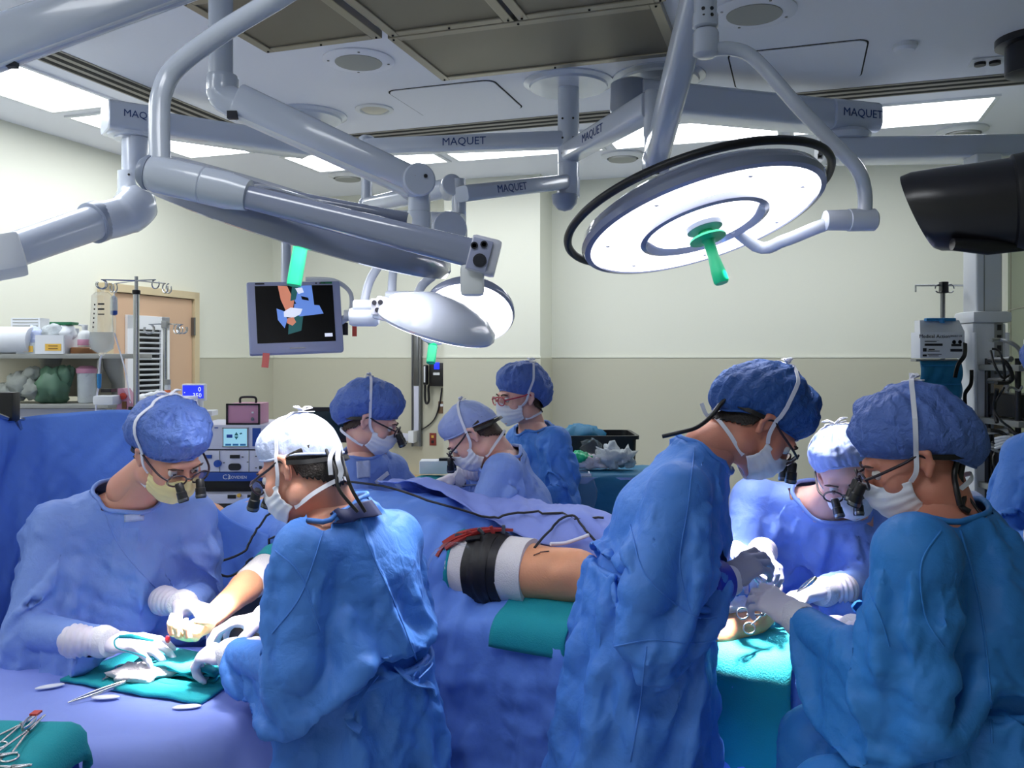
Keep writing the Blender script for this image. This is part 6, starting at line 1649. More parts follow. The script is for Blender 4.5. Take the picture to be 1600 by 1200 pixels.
# stockinette, tourniquet and straps round the thigh
ld = (knee - hip).normalized()
def leg_band(name, k0, k1, r0, r1, m, n=40, flare=0.0, seed=0, parent=None):
    a, b = lerp(hip, knee, k0), lerp(hip, knee, k1); x, y = frame_of(ld); rings = []
    K = 10
    for j in range(K + 1):
        p = lerp(a, b, j / K); r = r0 + (r1 - r0) * j / K + flare * math.sin(PI * j / K)
        rings.append([p + (x * math.cos(q) + y * math.sin(q)) * (r + .0016 * math.sin(3 * q + j + seed) + .0012 * math.sin(7 * q + 1.3 * j)) for q in [2 * PI * i / n for i in range(n)]])
    bm = nbm(); add_loft(bm, rings); return obj(name, bm, m, parent or pt, autos=50)
leg_band('stockinette', .10, .66, .116, .103, M['stock'])
leg_band('tourniquet', .24, .49, .118, .110, M['tourn'], flare=.004, seed=2)
leg_band('tourniquet_pad', .31, .43, .122, .117, M['tourn'], flare=.002, seed=5)
leg_band('green_edge', .08, .135, .119, .119, M['teal'], seed=4)
x_, y_ = frame_of(ld); up_ = Vector((0, 0, 1)); up_ = (up_ - ld * up_.dot(ld)).normalized(); sd_ = ld.cross(up_).normalized()
if sd_.y > 0: sd_ = -sd_
def leg_pt(k, a, r): p = lerp(hip, knee, k); return p + (up_ * math.cos(a) + sd_ * math.sin(a)) * r
for nm, kk, rr, m_, w_ in (('red_strap', ((.10, .9), (.18, .6), (.28, .25), (.40, .0), (.50, -.15)), .126, 'red', .022), ('red_strap', ((.08, .8), (.16, .45), (.28, .1), (.40, -.2)), .128, 'red', .016), ('cuff_hose', ((.06, 1.15), (.10, .8), (.20, .5), (.30, .25)), .129, 'red', .010), ('clip', ((.24, .62), (.30, .55), (.34, .52)), .127, 'black', .016)):
    pts = curve([leg_pt(k, a, rr) for k, a in kk], 5); bm = nbm(); add_ribbon(bm, pts, w_, [(p - hip).cross(ld).cross(ld) * -1 if False else (p - (hip + ld * (p - hip).dot(ld))).normalized() for p in pts], .004); obj(nm, bm, M[m_], pt, autos=40)
for k in range(5):
    c_ = leg_pt(.17 + .07 * k, .5 - .12 * k, .129); bm = nbm(); add_box(bm, c_, (.028, .014, .012), Matrix.Rotation(.4 * k, 3, 'Y'), .003); obj('buckle', bm, M['red'] if k % 2 else M['darksteel'], pt)
for a_, b_ in (((.76, .5), (.82, .40)), ((.79, .62), (.80, .34)), ((.73, .72), (.77, .58))):
    pts = [leg_pt(a_[0] + (b_[0] - a_[0]) * i / 4, a_[1] + (b_[1] - a_[1]) * i / 4, .0885 - .015 * (a_[0] - .73) / .1) for i in range(5)]
    tube_part('pen_mark', pts, .0016, M['ink'], pt, 6)
leg_band('white_sleeve', .0, .0, .01, .01, M['stock']) if False else None
# cuff on the arm
x_, y_ = frame_of((wri - elb).normalized())
lathe_part('arm_wrap', [(.050, -.07), (.052, -.06), (.050, .05), (.046, .056)], lerp(elb, wri, .12), M['stock'], pt, axis=(wri - elb), n=28)
lathe_part('teal_edge', [(.056, -.06), (.058, -.05), (.054, .02)], lerp(elb, wri, -.1), M['teal'], pt, axis=(wri - elb), n=28)

# what the big drape lies on
D_ = Sdf((-1.5, 1.7, 0), (1.5, 4.0, 1.5), .03)
D_.box(TC + Vector((0, 0, TZ / 2)), (1.08, .27, TZ / 2 + .002), TROT, .04)
D_.econe((-.30, 3.02, 1.0), (-.70, 3.17, 1.03), AY, (.22, .15), (.2, .14), .05).econe((-.70, 3.17, 1.0), (-1.0, 3.3, .98), AY, (.2, .13), (.2, .12), .05)
D_.chain([farhip + Vector((-.1, .0, .03)), lerp(farhip, farknee, .6), farknee, farank], [.12, .105, .10, .07], .05)
D_.chain([hip - ld * .34, hip - ld * .02], [.135, .122], .05)
D_.chain([sho, elb + Vector((0, .06, 0))], [.08, .065], .05)
D_.box((-.79, 2.74, .83), (.10, .20, .03), None, .02)
DF = Field(D_)
o = drape('patient_drape', TC + AY * .02, AX, 2.46, 1.72, 1.24, [DF], M['drape'], its=170, fine=45, grow=.10, seed=5, amp=(.026, .010), folds=.036)
tag(o, 'large blue drape over the patient, hanging in folds between the two seated teams', 'drape')
# extra fold of drape on top, over the far leg
o = drape('leg_drape', (-.04, 3.05), (.9, -.43, 0), .86, .44, 1.22, [DF], M['drapepale'], its=100, fine=40, grow=.09, seed=12, amp=(.020, .009), thick=.052)
tag(o, 'pale blue drape sheet lying over the hump of the patient behind the bare thigh', 'drape')
def edge_in(p): return (Vector(p) - TC - Vector((0, 0, p[2]))).dot(AY) > -.20
for c_, la, lb, lab, sd in (((.095, 2.63), .24, .30, 'teal green towel under the bare knee, hanging over the table edge', 3), ((.62, 2.25), .22, .46, 'teal green towel hanging from the table under the clamped foot', 9)):
    o = drape('towel', c_, AX, la, lb, .905, [DF], M['teal'], step=.025, its=110, fine=30, grow=.02, seed=sd, amp=(.004, .002), thick=.034, splits=1, solid=.008, g=-.001, hold=edge_in)
    tag(o, lab, 'towel', 'teal towels')

# hand table with its drape and things
HZ = .80
t = empty('hand_table', (-1.1, 2.2, 0), 'rounded hand surgery table under a lilac blue drape at the lower left', 'table')
bm = nbm(); add_prism(bm, [Vector((-1.09 + x, 2.20 + y, HZ - .04)) for x, y in rrect(.84, .58, .18, 8)], (0, 0, .03)); obj('tabletop', bm, M['eqgrey'], t)
tube_part('leg', [(-1.1, 2.3, 0), (-1.1, 2.3, HZ - .04)], .035, M['steel'], t); bm = nbm(); add_box(bm, (-1.1, 2.3, .02), (.5, .4, .04), None, .01); obj('base', bm, M['steel'], t)
H_ = Sdf((-2.0, 1.4, 0), (-.2, 2.9, 1.0), .025)
sl, g_ = H_.sub((-2, 1.4, 0), (-.2, 2.9, 1.0), .1)
qx = np.abs(g_[0] + 1.09) - .46 + .20; qy = np.abs(g_[1] - 2.20) - .33 + .20; d2 = np.sqrt(np.maximum(qx, 0) ** 2 + np.maximum(qy, 0) ** 2) + np.minimum(np.maximum(qx, qy), 0) - .20
dz = np.abs(g_[2] - HZ / 2) - HZ / 2; d2, dz = np.broadcast_arrays(d2, dz)
H_.mix(sl, (np.sqrt(np.maximum(d2, 0) ** 2 + np.maximum(dz, 0) ** 2) + np.minimum(np.maximum(d2, dz), 0)).astype(np.float32), 0)
H_.chain([P(560, 1140, 2.14), (-.66, 2.30, .66)], [.15, .12], .05); HF = Field(H_)
o = drape('table_drape', (-1.09, 2.16), (1, 0, 0), 1.75, 1.40, .86, [HF], M['drapepale'], its=140, fine=40, grow=.03, seed=7, amp=(.003, .002), folds=.03)
tag(o, 'lilac blue drape over the hand table, falling in dark folds at the front', 'drape')
zt2 = HZ + .012
def flat_towel(name, corners, z, m, label, seed, th=.008, amp=.004, cat='towel', grp=None):
    a, b, c, d = [PZ(u, v, z) for u, v in corners]; n = 26; V = []
    for j in range(n + 1):
        for i in range(n + 1):
            s, tt = i / n, j / n; V.append(tuple(a * (1 - s) * (1 - tt) + b * s * (1 - tt) + c * s * tt + d * (1 - s) * tt))
    V = np.array(V); V[:, 2] += amp * (.6 + crumple(V, 7, seed, 4)).clip(0, 2) + .002; V[:, :2] += .006 * np.stack([vnoise(V, 9, seed), vnoise(V, 9, seed + 1)], 1)
    Q = np.array([(j * (n + 1) + i, j * (n + 1) + i + 1, (j + 1) * (n + 1) + i + 1, (j + 1) * (n + 1) + i) for j in range(n) for i in range(n)])
    o = npobj(name, V, Q, m); md = o.modifiers.new('s', 'SOLIDIFY'); md.thickness = th; md.offset = 1
    return tag(o, label, cat, grp)
flat_towel('towel', ((92, 1068), (312, 1104), (400, 1050), (205, 1022)), zt2, M['teal'], 'teal green towel spread on the hand table, under the gauze', 4, grp='teal towels')
# folded towel with a fringe under the fingers
zt3 = zt2 + .014
t = empty('towel', PZ(275, 1045, zt3), 'folded teal towel with a wavy edge under the operated hand', 'towel', 'teal towels')
for k in range(3):
    c0_, c1_ = P(222, 1035 - k * 2, 2.30), P(345, 1046 - k * 2, 2.22); pts = []
    n = 24; V = []
    for j in range(7):
        for i in range(n + 1):
            p = lerp(c0_, c1_, i / n); V.append((p.x, p.y + (j / 6 - .3) * .13 - k * .008, zt3 + .004 + k * .012 + .006 * math.sin(i * .55 + k * 1.4) * (1 - j / 8)))
    F_ = [(j * (n + 1) + i, j * (n + 1) + i + 1, (j + 1) * (n + 1) + i + 1, (j + 1) * (n + 1) + i) for j in range(6) for i in range(n)]
    o = meshobj('fold', V, F_, M['teal'], t); md = o.modifiers.new('s', 'SOLIDIFY'); md.thickness = .007; md.offset = 1
bm = nbm()
pts = curve([P(205, 1048, 2.26) , P(250, 1054, 2.22), P(300, 1058, 2.19), P(350, 1056, 2.19)], 30)
for i in range(0, len(pts) - 1):
    p = pts[i]; add_tube(bm, [(p.x, p.y, zt2 + .018), (p.x + .004, p.y - .008, zt2 + .016), (p.x + .003, p.y - .016, zt2 + .012)], .0016, 4)
tag(obj('fringe', bm, M['teal'], t), kind='stuff')
t = wrinkled('gauze_pad', PZ(220, 1066, zt2) + Vector((0, 0, .022)), (.075, .05, .026), M['gauze'], None, .4, 70, 24, flat=zt2 + .012); tag(t, 'white crumpled gauze pad on the teal towel of the hand table', 'gauze')
t = wrinkled('gauze_pad', PZ(258, 1060, zt2) + Vector((0, 0, .022)), (.045, .03, .016), M['gauze'], None, .5, 73, 20, flat=zt2 + .012); tag(t, 'small twisted end of gauze beside the white pad', 'gauze')
def leaf_clip(u, v, ang, label):
    c_ = PZ(u, v, HZ + .012); bm = nbm(); add_ball(bm, c_ + Vector((0, 0, .006)), (.035, .012, .004), 14, M3=Matrix.Rotation(ang, 3, 'Z')); tag(obj('adhesive_strip', bm, M['tie'], None, smooth=True), label, 'strip', 'white strips on the drape')
leaf_clip(78, 1076, .5, 'white strip on the lilac drape, left of the teal towel'); leaf_clip(165, 1093, .1, 'white strip in front of the teal towel, below the forceps'); leaf_clip(292, 1108, .2, 'white strip at the front corner of the teal towel')
def instrument(a, b, label, kind='clamp', w=.012, rings=True, z=0.0, roll=0.0):
    """a ringed clamp from its tips a to its finger rings b"""
    a, b = Vector(a), Vector(b); t = empty('surgical_clamp' if kind == 'clamp' else 'forceps', lerp(a, b, .5), label, 'clamp' if kind == 'clamp' else 'forceps', 'surgical instruments')
    d = (b - a).normalized(); s = d.cross(Vector((0, 0, 1)))
    if s.length < .1: s = Vector((1, 0, 0))
    s.normalize(); n_ = s.cross(d).normalized(); s = s * math.cos(roll) + n_ * math.sin(roll); L_ = (b - a).length
    for k in (-1, 1):
        if kind == 'clamp':
            pts = curve([a + s * k * .0012, lerp(a, b, .3) - s * k * .003, lerp(a, b, .38) + s * k * .002, lerp(a, b, .78) + s * k * .014], 5); tube_part('arm', pts, [.0016] + [.0024] * (len(pts) - 1), M['steel'], t, 8)
            c_ = lerp(a, b, .88) + s * k * .020; bm = nbm(); add_tube(bm, [c_ + (d * math.cos(q) * 1.15 + s * math.sin(q)) * .014 for q in [2 * PI * i / 18 for i in range(18)]], .0024, 8, closed=True); obj('finger_ring', bm, M['steel'], t, smooth=True)
        else:
            pts = curve([a + s * k * .001, lerp(a, b, .4) + s * k * .008, lerp(a, b, .8) + s * k * .006, b + s * k * .001], 5); bm = nbm(); add_tube(bm, pts, [.0014 + .003 * min(1, i / 8) for i in range(len(pts))], 8, sx=.5); obj('arm', bm, M['steel'], t, autos=50)
    if kind == 'clamp': lathe_part('pivot', [(.004, -.003), (.004, .003)], lerp(a, b, .33), M['darksteel'], t, axis=s.cross(d), n=10)
    return t
zi = zt2 + .018
instrument(PZ(106, 1098, HZ + .02), PZ(196, 1066, zi), 'pair of long steel forceps lying left of the gauze pad', 'forceps')
instrument(PZ(160, 1062, zi), PZ(205, 1040, zi), 'small steel clamp with rings lying on the teal towel, left of the folded towel')
# little stand at the lower left corner
MZ = .885
t = empty('instrument_stand', (-1.22, 1.62, 0), 'small instrument stand with teal towel and deep blue cover at lower left corner', 'table')
bm = nbm(); add_box(bm, (-1.22, 1.60, MZ - .02), (.66, .34, .02), None, .006); obj('tray', bm, M['steel'], t); tube_part('post', [(-1.3, 1.66, 0), (-1.3, 1.66, MZ - .03)], .02, M['steel'], t); bm = nbm(); add_box(bm, (-1.3, 1.66, .02), (.5, .4, .03)); obj('base', bm, M['steel'], t)
I_ = Sdf((-1.9, 1.1, .3), (-.6, 2.1, 1.0), .02); I_.box((-1.22, 1.60, MZ - .3), (.33, .17, .30), None, .015); IF_ = Field(I_)
o = drape('stand_cover', (-1.22, 1.60), (1, 0, 0), .86, .52, MZ + .06, [IF_], M['drapeblue'], step=.03, its=80, fine=30, grow=.06, seed=17, amp=(.004, .003), thick=.008, splits=1); tag(o, 'deep blue plastic cover hanging from the instrument stand at lower left', 'drape')
o = drape('towel', (-1.21, 1.62), (1, 0, 0), .70, .36, MZ + .09, [IF_], M['teal'], step=.03, its=70, fine=30, grow=.02, seed=19, amp=(.003, .002), thick=.022, splits=1, solid=.006); tag(o, 'teal towel on the small stand at the lower left corner', 'towel', 'teal towels')
zi = MZ + .030
for k, (a_, b_, lab) in enumerate((((62, 1114), (-30, 1172), 'steel clamp on the small stand, its tips beside the red tipped forceps'), ((70, 1117), (-14, 1196), 'dark steel clamp on the small stand, nearest the towel edge'), ((28, 1176), (-60, 1190), 'steel clamp with rings on the small stand, at the lower picture corner'), ((50, 1195), (-40, 1206), 'steel clamp at the very bottom of the picture on the small stand'))): instrument(PZ(*a_, zi + .004 * k), PZ(*b_, zi + .004 * k), lab)
t = instrument(PZ(57, 1113, zi + .012), PZ(36, 1140, zi + .012), 'red tipped forceps lying across the clamps on the small stand', 'forceps'); box_part('red_tip', PZ(56, 1114, zi + .014), (.016, .02, .004), M['redp'], t)
# electric pencil in the hand of the yellow masked person, and its lead
t = empty('surgical_pencil', P(215, 997, 2.20), 'green tipped surgical pencil with its lead, held over the hand table', 'pencil')
bm = nbm(); add_tube(bm, [P(186, 995, 2.19), P(205, 994, 2.2), P(240, 1001, 2.2)], [.004, .006, .003], 10); obj('barrel', bm, M['teal'], t, autos=50)
tube_part('lead', curve([P(186, 995, 2.19), P(179, 1001, 2.17), P(182, 1012, 2.15), P(200, 1018, 2.15), P(225, 1025, 2.2), P(234, 1034, 2.25)], 6), .0018, M['teal'], t, 6)
# instruments at the foot
fz = P(1160, 975, 2.31)
instrument(P(1205, 955, 2.30), P(1160, 972, 2.28), 'steel clamp with two open finger rings lying on the foot', roll=1.1)
instrument(P(1195, 920, 2.2), P(1175, 890, 2.14), 'steel needle holder in the grey glove of the standing person', 'forceps')
instrument(P(1245, 925, 2.33), P(1275, 902, 2.34), 'steel forceps held in the white glove beyond the foot', 'forceps')
bm = nbm(); tag(wrinkled('gauze_pad', P(1150, 945, 2.40), (.05, .04, .022), M['gauze'], None, .4, 91, 20), 'white gauze on top of the foot, under the gloved hands', 'gauze'); bm.free()
o = wrinkled('wound_dressing', P(1190, 938, 2.36), (.022, .02, .018), mat('tissue', (214, 190, 120), .5), None, .3, 95, 14); tag(o, 'yellowish wet dressing between the gloved hands at the foot', 'dressing')

# screen drape at the left, behind the seated person
path = [(-70, 632, 2.45, 640), (-20, 640, 2.75, 645), (22, 652, 3.02, 652), (90, 646, 3.10, 650), (205, 641, 3.16, 641), (235, 665, 3.12, 668), (300, 745, 3.05, 748), (352, 806, 3.0, 810), (420, 836, 2.96, 840)]
top = curve([P(u, v, d) for u, v, d, _ in path], 12); n = len(top); rows = 44; V = []
for j in range(rows + 1):
    for i, p in enumerate(top):
        k = j / rows; z = p.z - (p.z - .25) * k; s = i * .62
        V.append((p.x + .012 * k * math.sin(s), p.y - .035 * k * math.sin(s * .55) - .02 * k + .01 * math.sin(s * 1.7) * k, z))
V = np.array(V); Q = np.array([(j * n + i, (j + 1) * n + i, (j + 1) * n + i + 1, j * n + i + 1) for j in range(rows) for i in range(n - 1)])
N = normals(V, Q); kk = np.repeat(np.arange(rows + 1) / rows, n)
V = V + N * ((.034 * crumple(V, 3.2, 77, 5) + .010 * crumple(V, 9, 78, 4)) * np.clip(kk * 8, 0, 1))[:, None]
V, Q = split(V, Q)
so = npobj('screen_drape', V, Q, M['drape']); tag(so, 'tall blue drape hung as a screen behind the yellow masked person', 'drape')
md = so.modifiers.new('s', 'SOLIDIFY'); md.thickness = .003
t = empty('drape_stand', (top[24].x, top[24].y, 0), 'steel frame carrying the tall blue screen drape', 'frame')
tube_part('top_bar', [p + Vector((0, .012, -.008)) for p in top[:49:3]], .008, M['steel'], t, 8)
for i in (24, 47): tube_part('post', [(top[i].x, top[i].y + .09, 0), (top[i].x, top[i].y + .07, top[i].z - .10), (top[i].x, top[i].y + .012, top[i].z - .01)], .012, M['steel'], t, 8)
box_part('clamp', P(10, 635, 3.0), (.07, .05, .10), M['black'], t, bev=.006)

# cables and tubes over the drape
def over(name, pts, r, m, label, off=.045):
    out = []
    for p in curve(pts, 8): out.append(p)
    X = np.array([tuple(p) for p in out]); X, _ = DF.push(X, .026 + off); t = tube_part(name, [Vector(p) for p in X], r, m, None, 8); return tag(t, label, 'cable', 'leads over the drapes')
over('cable', [P(540, 752, 2.96), P(600, 760, 2.9), P(650, 775, 2.86), P(700, 795, 2.85), P(760, 815, 2.88), P(830, 828, 2.9), P(935, 840, 2.84)], .004, M['darkgrey'], 'dark lead running along the top of the patient drape')
over('cable', [P(835, 856, 2.70), P(852, 836, 2.75), P(870, 822, 2.8), P(895, 818, 2.82), P(912, 832, 2.78), P(935, 850, 2.72)], .004, M['ink'], 'dark lead looped over the drape behind the bare knee')
over('cable', [P(335, 880, 2.8), P(370, 868, 2.85), P(400, 850, 2.9), P(440, 825, 2.98), P(480, 800, 3.05)], .004, M['ink'], 'dark lead over the drape between the two seated people')
over('cable', [P(338, 895, 2.8), P(360, 900, 2.82), P(395, 880, 2.86), P(430, 866, 2.9), P(470, 850, 2.92)], .004, M['ink'], 'second dark lead, lower, between the two seated people')
over('suction_tube', [P(668, 890, 2.7), P(680, 868, 2.74), P(705, 858, 2.76), P(730, 862, 2.76)], .005, M['plastic'], 'clear suction tube curling on the drape left of the tourniquet')
over('suction_tube', [P(860, 850, 2.72), P(885, 848, 2.74), P(920, 836, 2.72)], .006, M['tie'], 'white tube on the drape behind the bare knee')

# ---------------------------------------------------------------- back tables
def back_table(x0, x1, y0, y1, z, label, m, mtop, seed, hang=.45):
    t = empty('instrument_table', ((x0 + x1) / 2, (y0 + y1) / 2, 0), label, 'table'); c_ = Vector(((x0 + x1) / 2, (y0 + y1) / 2, 0))
    box_part('tabletop', c_ + Vector((0, 0, z - .02)), (x1 - x0, y1 - y0, .03), M['steel'], t)
    for dx in (-1, 1):
        for dy in (-1, 1): tube_part('leg', [c_ + Vector((dx * ((x1 - x0) / 2 - .04), dy * ((y1 - y0) / 2 - .04), 0)), c_ + Vector((dx * ((x1 - x0) / 2 - .04), dy * ((y1 - y0) / 2 - .04), z - .03))], .014, M['steel'], t, 8)
    B_ = Sdf((x0 - .5, y0 - .5, .2), (x1 + .5, y1 + .5, z + .2), .03); B_.box(c_ + Vector((0, 0, z / 2)), ((x1 - x0) / 2, (y1 - y0) / 2, z / 2), None, .01); bf = Field(B_)
    o = drape('table_drape', c_, (1, 0, 0), x1 - x0 + hang * 2, y1 - y0 + hang * 2, z + .05, [bf], m, step=.045, its=110, fine=25, grow=.03, seed=seed, amp=(.006, .003), splits=1)
    return t, o, bf
t, o, bf = back_table(-.44, -.06, 3.62, 4.06, 1.08, 'instrument table behind the patient, between the two people in profile', M['drapeblue'], None, 31); tag(o, 'deep blue drape over the instrument table behind the patient', 'drape')
o = drape('towel', (-.25, 3.82), (1, .1, 0), .36, .42, 1.14, [bf], M['teal'], step=.03, its=60, fine=20, grow=.05, seed=33, amp=(.008, .004), thick=.024, splits=1, solid=.006); tag(o, 'teal towel on the instrument table behind the patient', 'towel', 'teal towels')
zb2 = 1.08 + .035
t = empty('instrument_tray', (-.12, 3.72, zb2), 'shallow tray of white and steel instruments on the far instrument table', 'tray')
box_part('tray_base', (-.13, 3.72, zb2 + .008), (.20, .12, .012), M['bag'], t, bev=.004)
for k in range(6): tube_part('instrument', [(-.21 + k * .03, 3.67, zb2 + .022), (-.20 + k * .03, 3.78, zb2 + .024)], .006, M['white'] if k % 2 else M['steel'], t, 8)
for k in range(4): box_part('red_mark', (-.20 + k * .04, 3.675, zb2 + .03), (.012, .008, .004), M['redp'], t)
for k, (u, v) in enumerate(((700, 757), (722, 759), (712, 753))):
    p = PZ(u, v, zb2 + .02); tag(tube_part('steel_probe', [p, p + Vector((.11, .02, .003))], .004, M['steel'], None, 8), ('long steel probe on the teal towel, nearest the bent head', 'second steel probe on the teal towel beside the tray', 'steel probe at the back of the far instrument table')[k], 'probe', 'probes on the far instrument table')
t = tube_part('suction_tube', curve([P(640, 772, 3.75), P(643, 760, 3.74), P(655, 754, 3.72), P(667, 762, 3.7), P(674, 780, 3.64)], 7), .011, M['plastic'], None, 10); tag(t, 'thick clear tube arching over the edge of the far instrument table', 'tube')
t = empty('wooden_shelf', wallpt(640, 748), 'pale wooden ledge at the foot of the wall rail, behind the instrument table', 'ledge'); p = wallpt(640, 748, BACK - .15); box_part('ledge_board', p, (.35, .3, .03), M['wood'], t, RROT); box_part('ledge_body', Vector((p.x, p.y, (p.z - .02) / 2)), (.33, .28, p.z - .03), M['wood'], t, RROT)
t = empty('glove_box', PZ(668, 742, 1.16), 'white box of packs at the back of the far instrument table', 'box'); box_part('carton', (-.36, 4.0, zb2 + .035), (.13, .09, .06), M['paper'], t, bev=.006); box_part('black_tab', (-.31, 3.98, zb2 + .07), (.05, .04, .014), M['black'], t)

t, o, bf = back_table(.24, 1.05, 4.24, 4.66, 1.07, 'draped back table heaped with used packs, behind the standing tall person', M['tealdrape'], None, 41, .7); tag(o, 'dark teal drape over the heaped back table', 'drape')
zz = 1.07 + .02
LUMPS = [((952, 722), (.075, .06, .065), 'bag', 'crumpled clear plastic bag at the right of the heaped back table', 101), ((925, 700), (.05, .04, .05), 'plastic', 'clear wrap standing behind the heap on the back table', 102), ((925, 722), (.085, .05, .04), 'gauze', 'cream padding in the middle of the heap on the back table', 103), ((908, 715), (.05, .05, .03), 'green', 'green wrap at the left of the heap on the back table', 104), ((915, 733), (.05, .035, .03), 'gauze', 'round white swab bundle at the front of the back table', 105), ((945, 735), (.03, .03, .03), 'drapeblue', 'small blue wrap at the front of the back table', 106), ((900, 728), (.03, .03, .025), 'teal', 'teal scrap at the left edge of the back table', 107), ((975, 715), (.06, .05, .05), 'bag', 'second clear plastic bag, half behind the tall person', 108)]
for (u, v), r_, m_, lab, sd in LUMPS:
    p = P(u, v, 4.40); p.z = max(p.z, zz + r_[2] * .8); o = wrinkled('used_pack', p, r_, M[m_], None, .55, sd, 24, flat=zz); tag(o, lab, 'pack', 'used packs on the back table')
t = empty('waste_bin', P(925, 700, 4.95) * Vector((1, 1, 0)), 'open black bin behind the heaped back table', 'bin') if False else empty('waste_bin', (P(925, 0, 4.95).x, 4.95, 0), 'open black bin behind the heaped back table', 'bin')
bx = P(925, 0, 4.95).x; zt4 = zat(676, 4.95)
bm = nbm(); add_loft(bm, [[Vector((bx + x, 4.95 + y, z)) for x, y in rrect(w_, d_, .04, 4)] for w_, d_, z in ((.38, .34, .01), (.46, .40, zt4 - .02), (.49, .43, zt4 - .02), (.49, .43, zt4), (.45, .39, zt4), (.36, .32, .05))]); obj('bin_body', bm, M['black'], t, autos=40)
o = wrinkled('blue_wrap', P(905, 684, 4.9), (.12, .10, .075), M['tealdrape'], None, .5, 111, 24); tag(o, 'blue wrap stuffed into the open black bin', 'wrap')
t = empty('clear_bag', P(905, 790, 4.0), 'clear plastic bag taped to the front of the teal drape', 'bag')
bm = nbm(); add_ball(bm, P(903, 772, 3.86), (.085, .03, .12), 18); V = np.array([v.co for v in bm.verts]); k_ = .02 * crumple(V, 14, 3, 5)
for v, q in zip(bm.verts, k_): v.co += Vector((q, q * .6, q * .5))
obj('bag_body', bm, M['plastic'], t, smooth=True)
for k, (u, v, r_) in enumerate(((892, 805, .032), (910, 806, .035))): wrinkled('paper_in_bag', P(u, v, 3.85), (r_, .02, r_ * 1.2), M['gauze'], t, .4, 120 + k, 14)
box_part('tape', P(903, 742, 3.86), (.12, .004, .012), M['tie'], t)
for k in (-1, 1): tube_part('tape_strap', [P(903 + k * 18, 742, 3.86), P(903 + k * 17, 738, 3.95), P(903 + k * 17, 737, 4.2)], .004, M['tie'], t, 6)

# drape and white bundle at the right, beyond the bearded person
t = empty('side_trolley', (1.55, 2.95, 0), 'trolley under a white blanket at the right, behind the bearded person', 'trolley')
tz_ = zat(792, 3.25)
box_part('tray', (1.52, 3.30, tz_ - .03), (.42, .36, .03), M['steel'], t)
for dx in (-.18, .18):
    for dy in (-.14, .14): tube_part('leg', [(1.52 + dx, 3.3 + dy, 0), (1.52 + dx, 3.3 + dy, tz_ - .03)], .014, M['steel'], t, 8)
o = wrinkled('white_blanket', (1.56, 3.26, tz_ + .03), (.19, .15, .055), M['blanket'], None, .35, 131, 28, flat=tz_ - .012); tag(o, 'heap of white blanket on the trolley behind the bearded person', 'blanket')
o = lathe_part('bandage_roll', [(.012, -.04), (.035, -.04), (.036, .04), (.012, .04)], P(1528, 797, 3.08), M['gauze'], None, axis=(.3, -1, .2), n=24); tag(o, 'cream bandage roll lying on the white blanket', 'bandage roll')
# stool under the near person
t = empty('stool', (-.36, 2.10, 0), 'black round stool under the person with the white cap', 'stool')
lathe_part('seat', [(.02, .56), (.17, .56), (.185, .58), (.185, .61), (.17, .63), (.02, .635)], (-.34, 2.08, 0), M['black'], t); lathe_part('post', [(.025, .07), (.025, .56)], (-.34, 2.08, 0), M['steel'], t, n=16)
for k in range(5):
    a = 2 * PI * k / 5; e = Vector((-.34 + .26 * math.cos(a), 2.08 + .26 * math.sin(a), .05)); tube_part('foot', [(-.34, 2.08, .08), e], .016, M['black'], t, 8); lathe_part('castor', [(.02, -.01), (.025, 0), (.02, .01)], e + Vector((0, 0, -.024)), M['black'], t, axis=(math.sin(a), -math.cos(a), 0), n=14)
# ---------------------------------------------------------------- the surgical team
V3 = Vector
person('A', 'person in blue gown with a yellow mask, seated behind the hand table', dict(build=1.08, seated=True, hipdir=(.15, -1, 0),
    pelvis=P(185, 1050, 2.75), chest=P(190, 890, 2.66), neck=P(196, 768, 2.56), head=P(266, 708, 2.46),
    shR=P(88, 822, 2.52), elR=P(40, 985, 2.40), wrR=P(165, 1003, 2.24), shL=P(300, 808, 2.70), elL=P(318, 930, 2.78), wrL=P(284, 944, 2.52)),
    (-128, 34, 6), cap=('bouffant', 'capblue'), mask='masky', eye='loupe', gown='gown3', seed=3, g=dict(slR=1.15, slL=.92), hair='hairbrown',
    gloves=[dict(side='R', dir=(1, .06, -.05), palm=(-.1, .25, -1), curl=(.28, .32, .36, .4), thumb=.5), dict(side='L', dir=(.9, -.5, .0), palm=(.2, -.3, -1), curl=(.5, .55, .6, .6), thumb=.6)])
person('B', 'person in a bright white cap, back turned, seated by the hand table', dict(build=1.08, seated=True, hipdir=(-.8, .6, 0),
    pelvis=P(570, 1145, 2.12), chest=P(555, 900, 2.14), neck=P(522, 790, 2.12), head=P(470, 728, 2.10),
    shL=P(478, 862, 1.98), elL=P(465, 1045, 1.92), wrL=P(362, 1022, 2.13), shR=P(615, 842, 2.28), elR=P(500, 985, 2.48), wrR=P(415, 968, 2.33)),
    (70, 28, 4), cap=('skull', 'capwhite'), mask='maskw', eye='loupe', hair='hair', gown='gown', seed=8, skin='skin', g=dict(slL=.86, slR=.9, grow=.08),
    gloves=[dict(side='L', dir=(-.9, .4, -.1), palm=(.1, .2, -1), curl=(.65, .7, .75, .75)), dict(side='R', dir=(-1, -.1, -.05), palm=(-.1, -.2, -1), curl=(.45, .5, .55, .55), thumb=.6)])
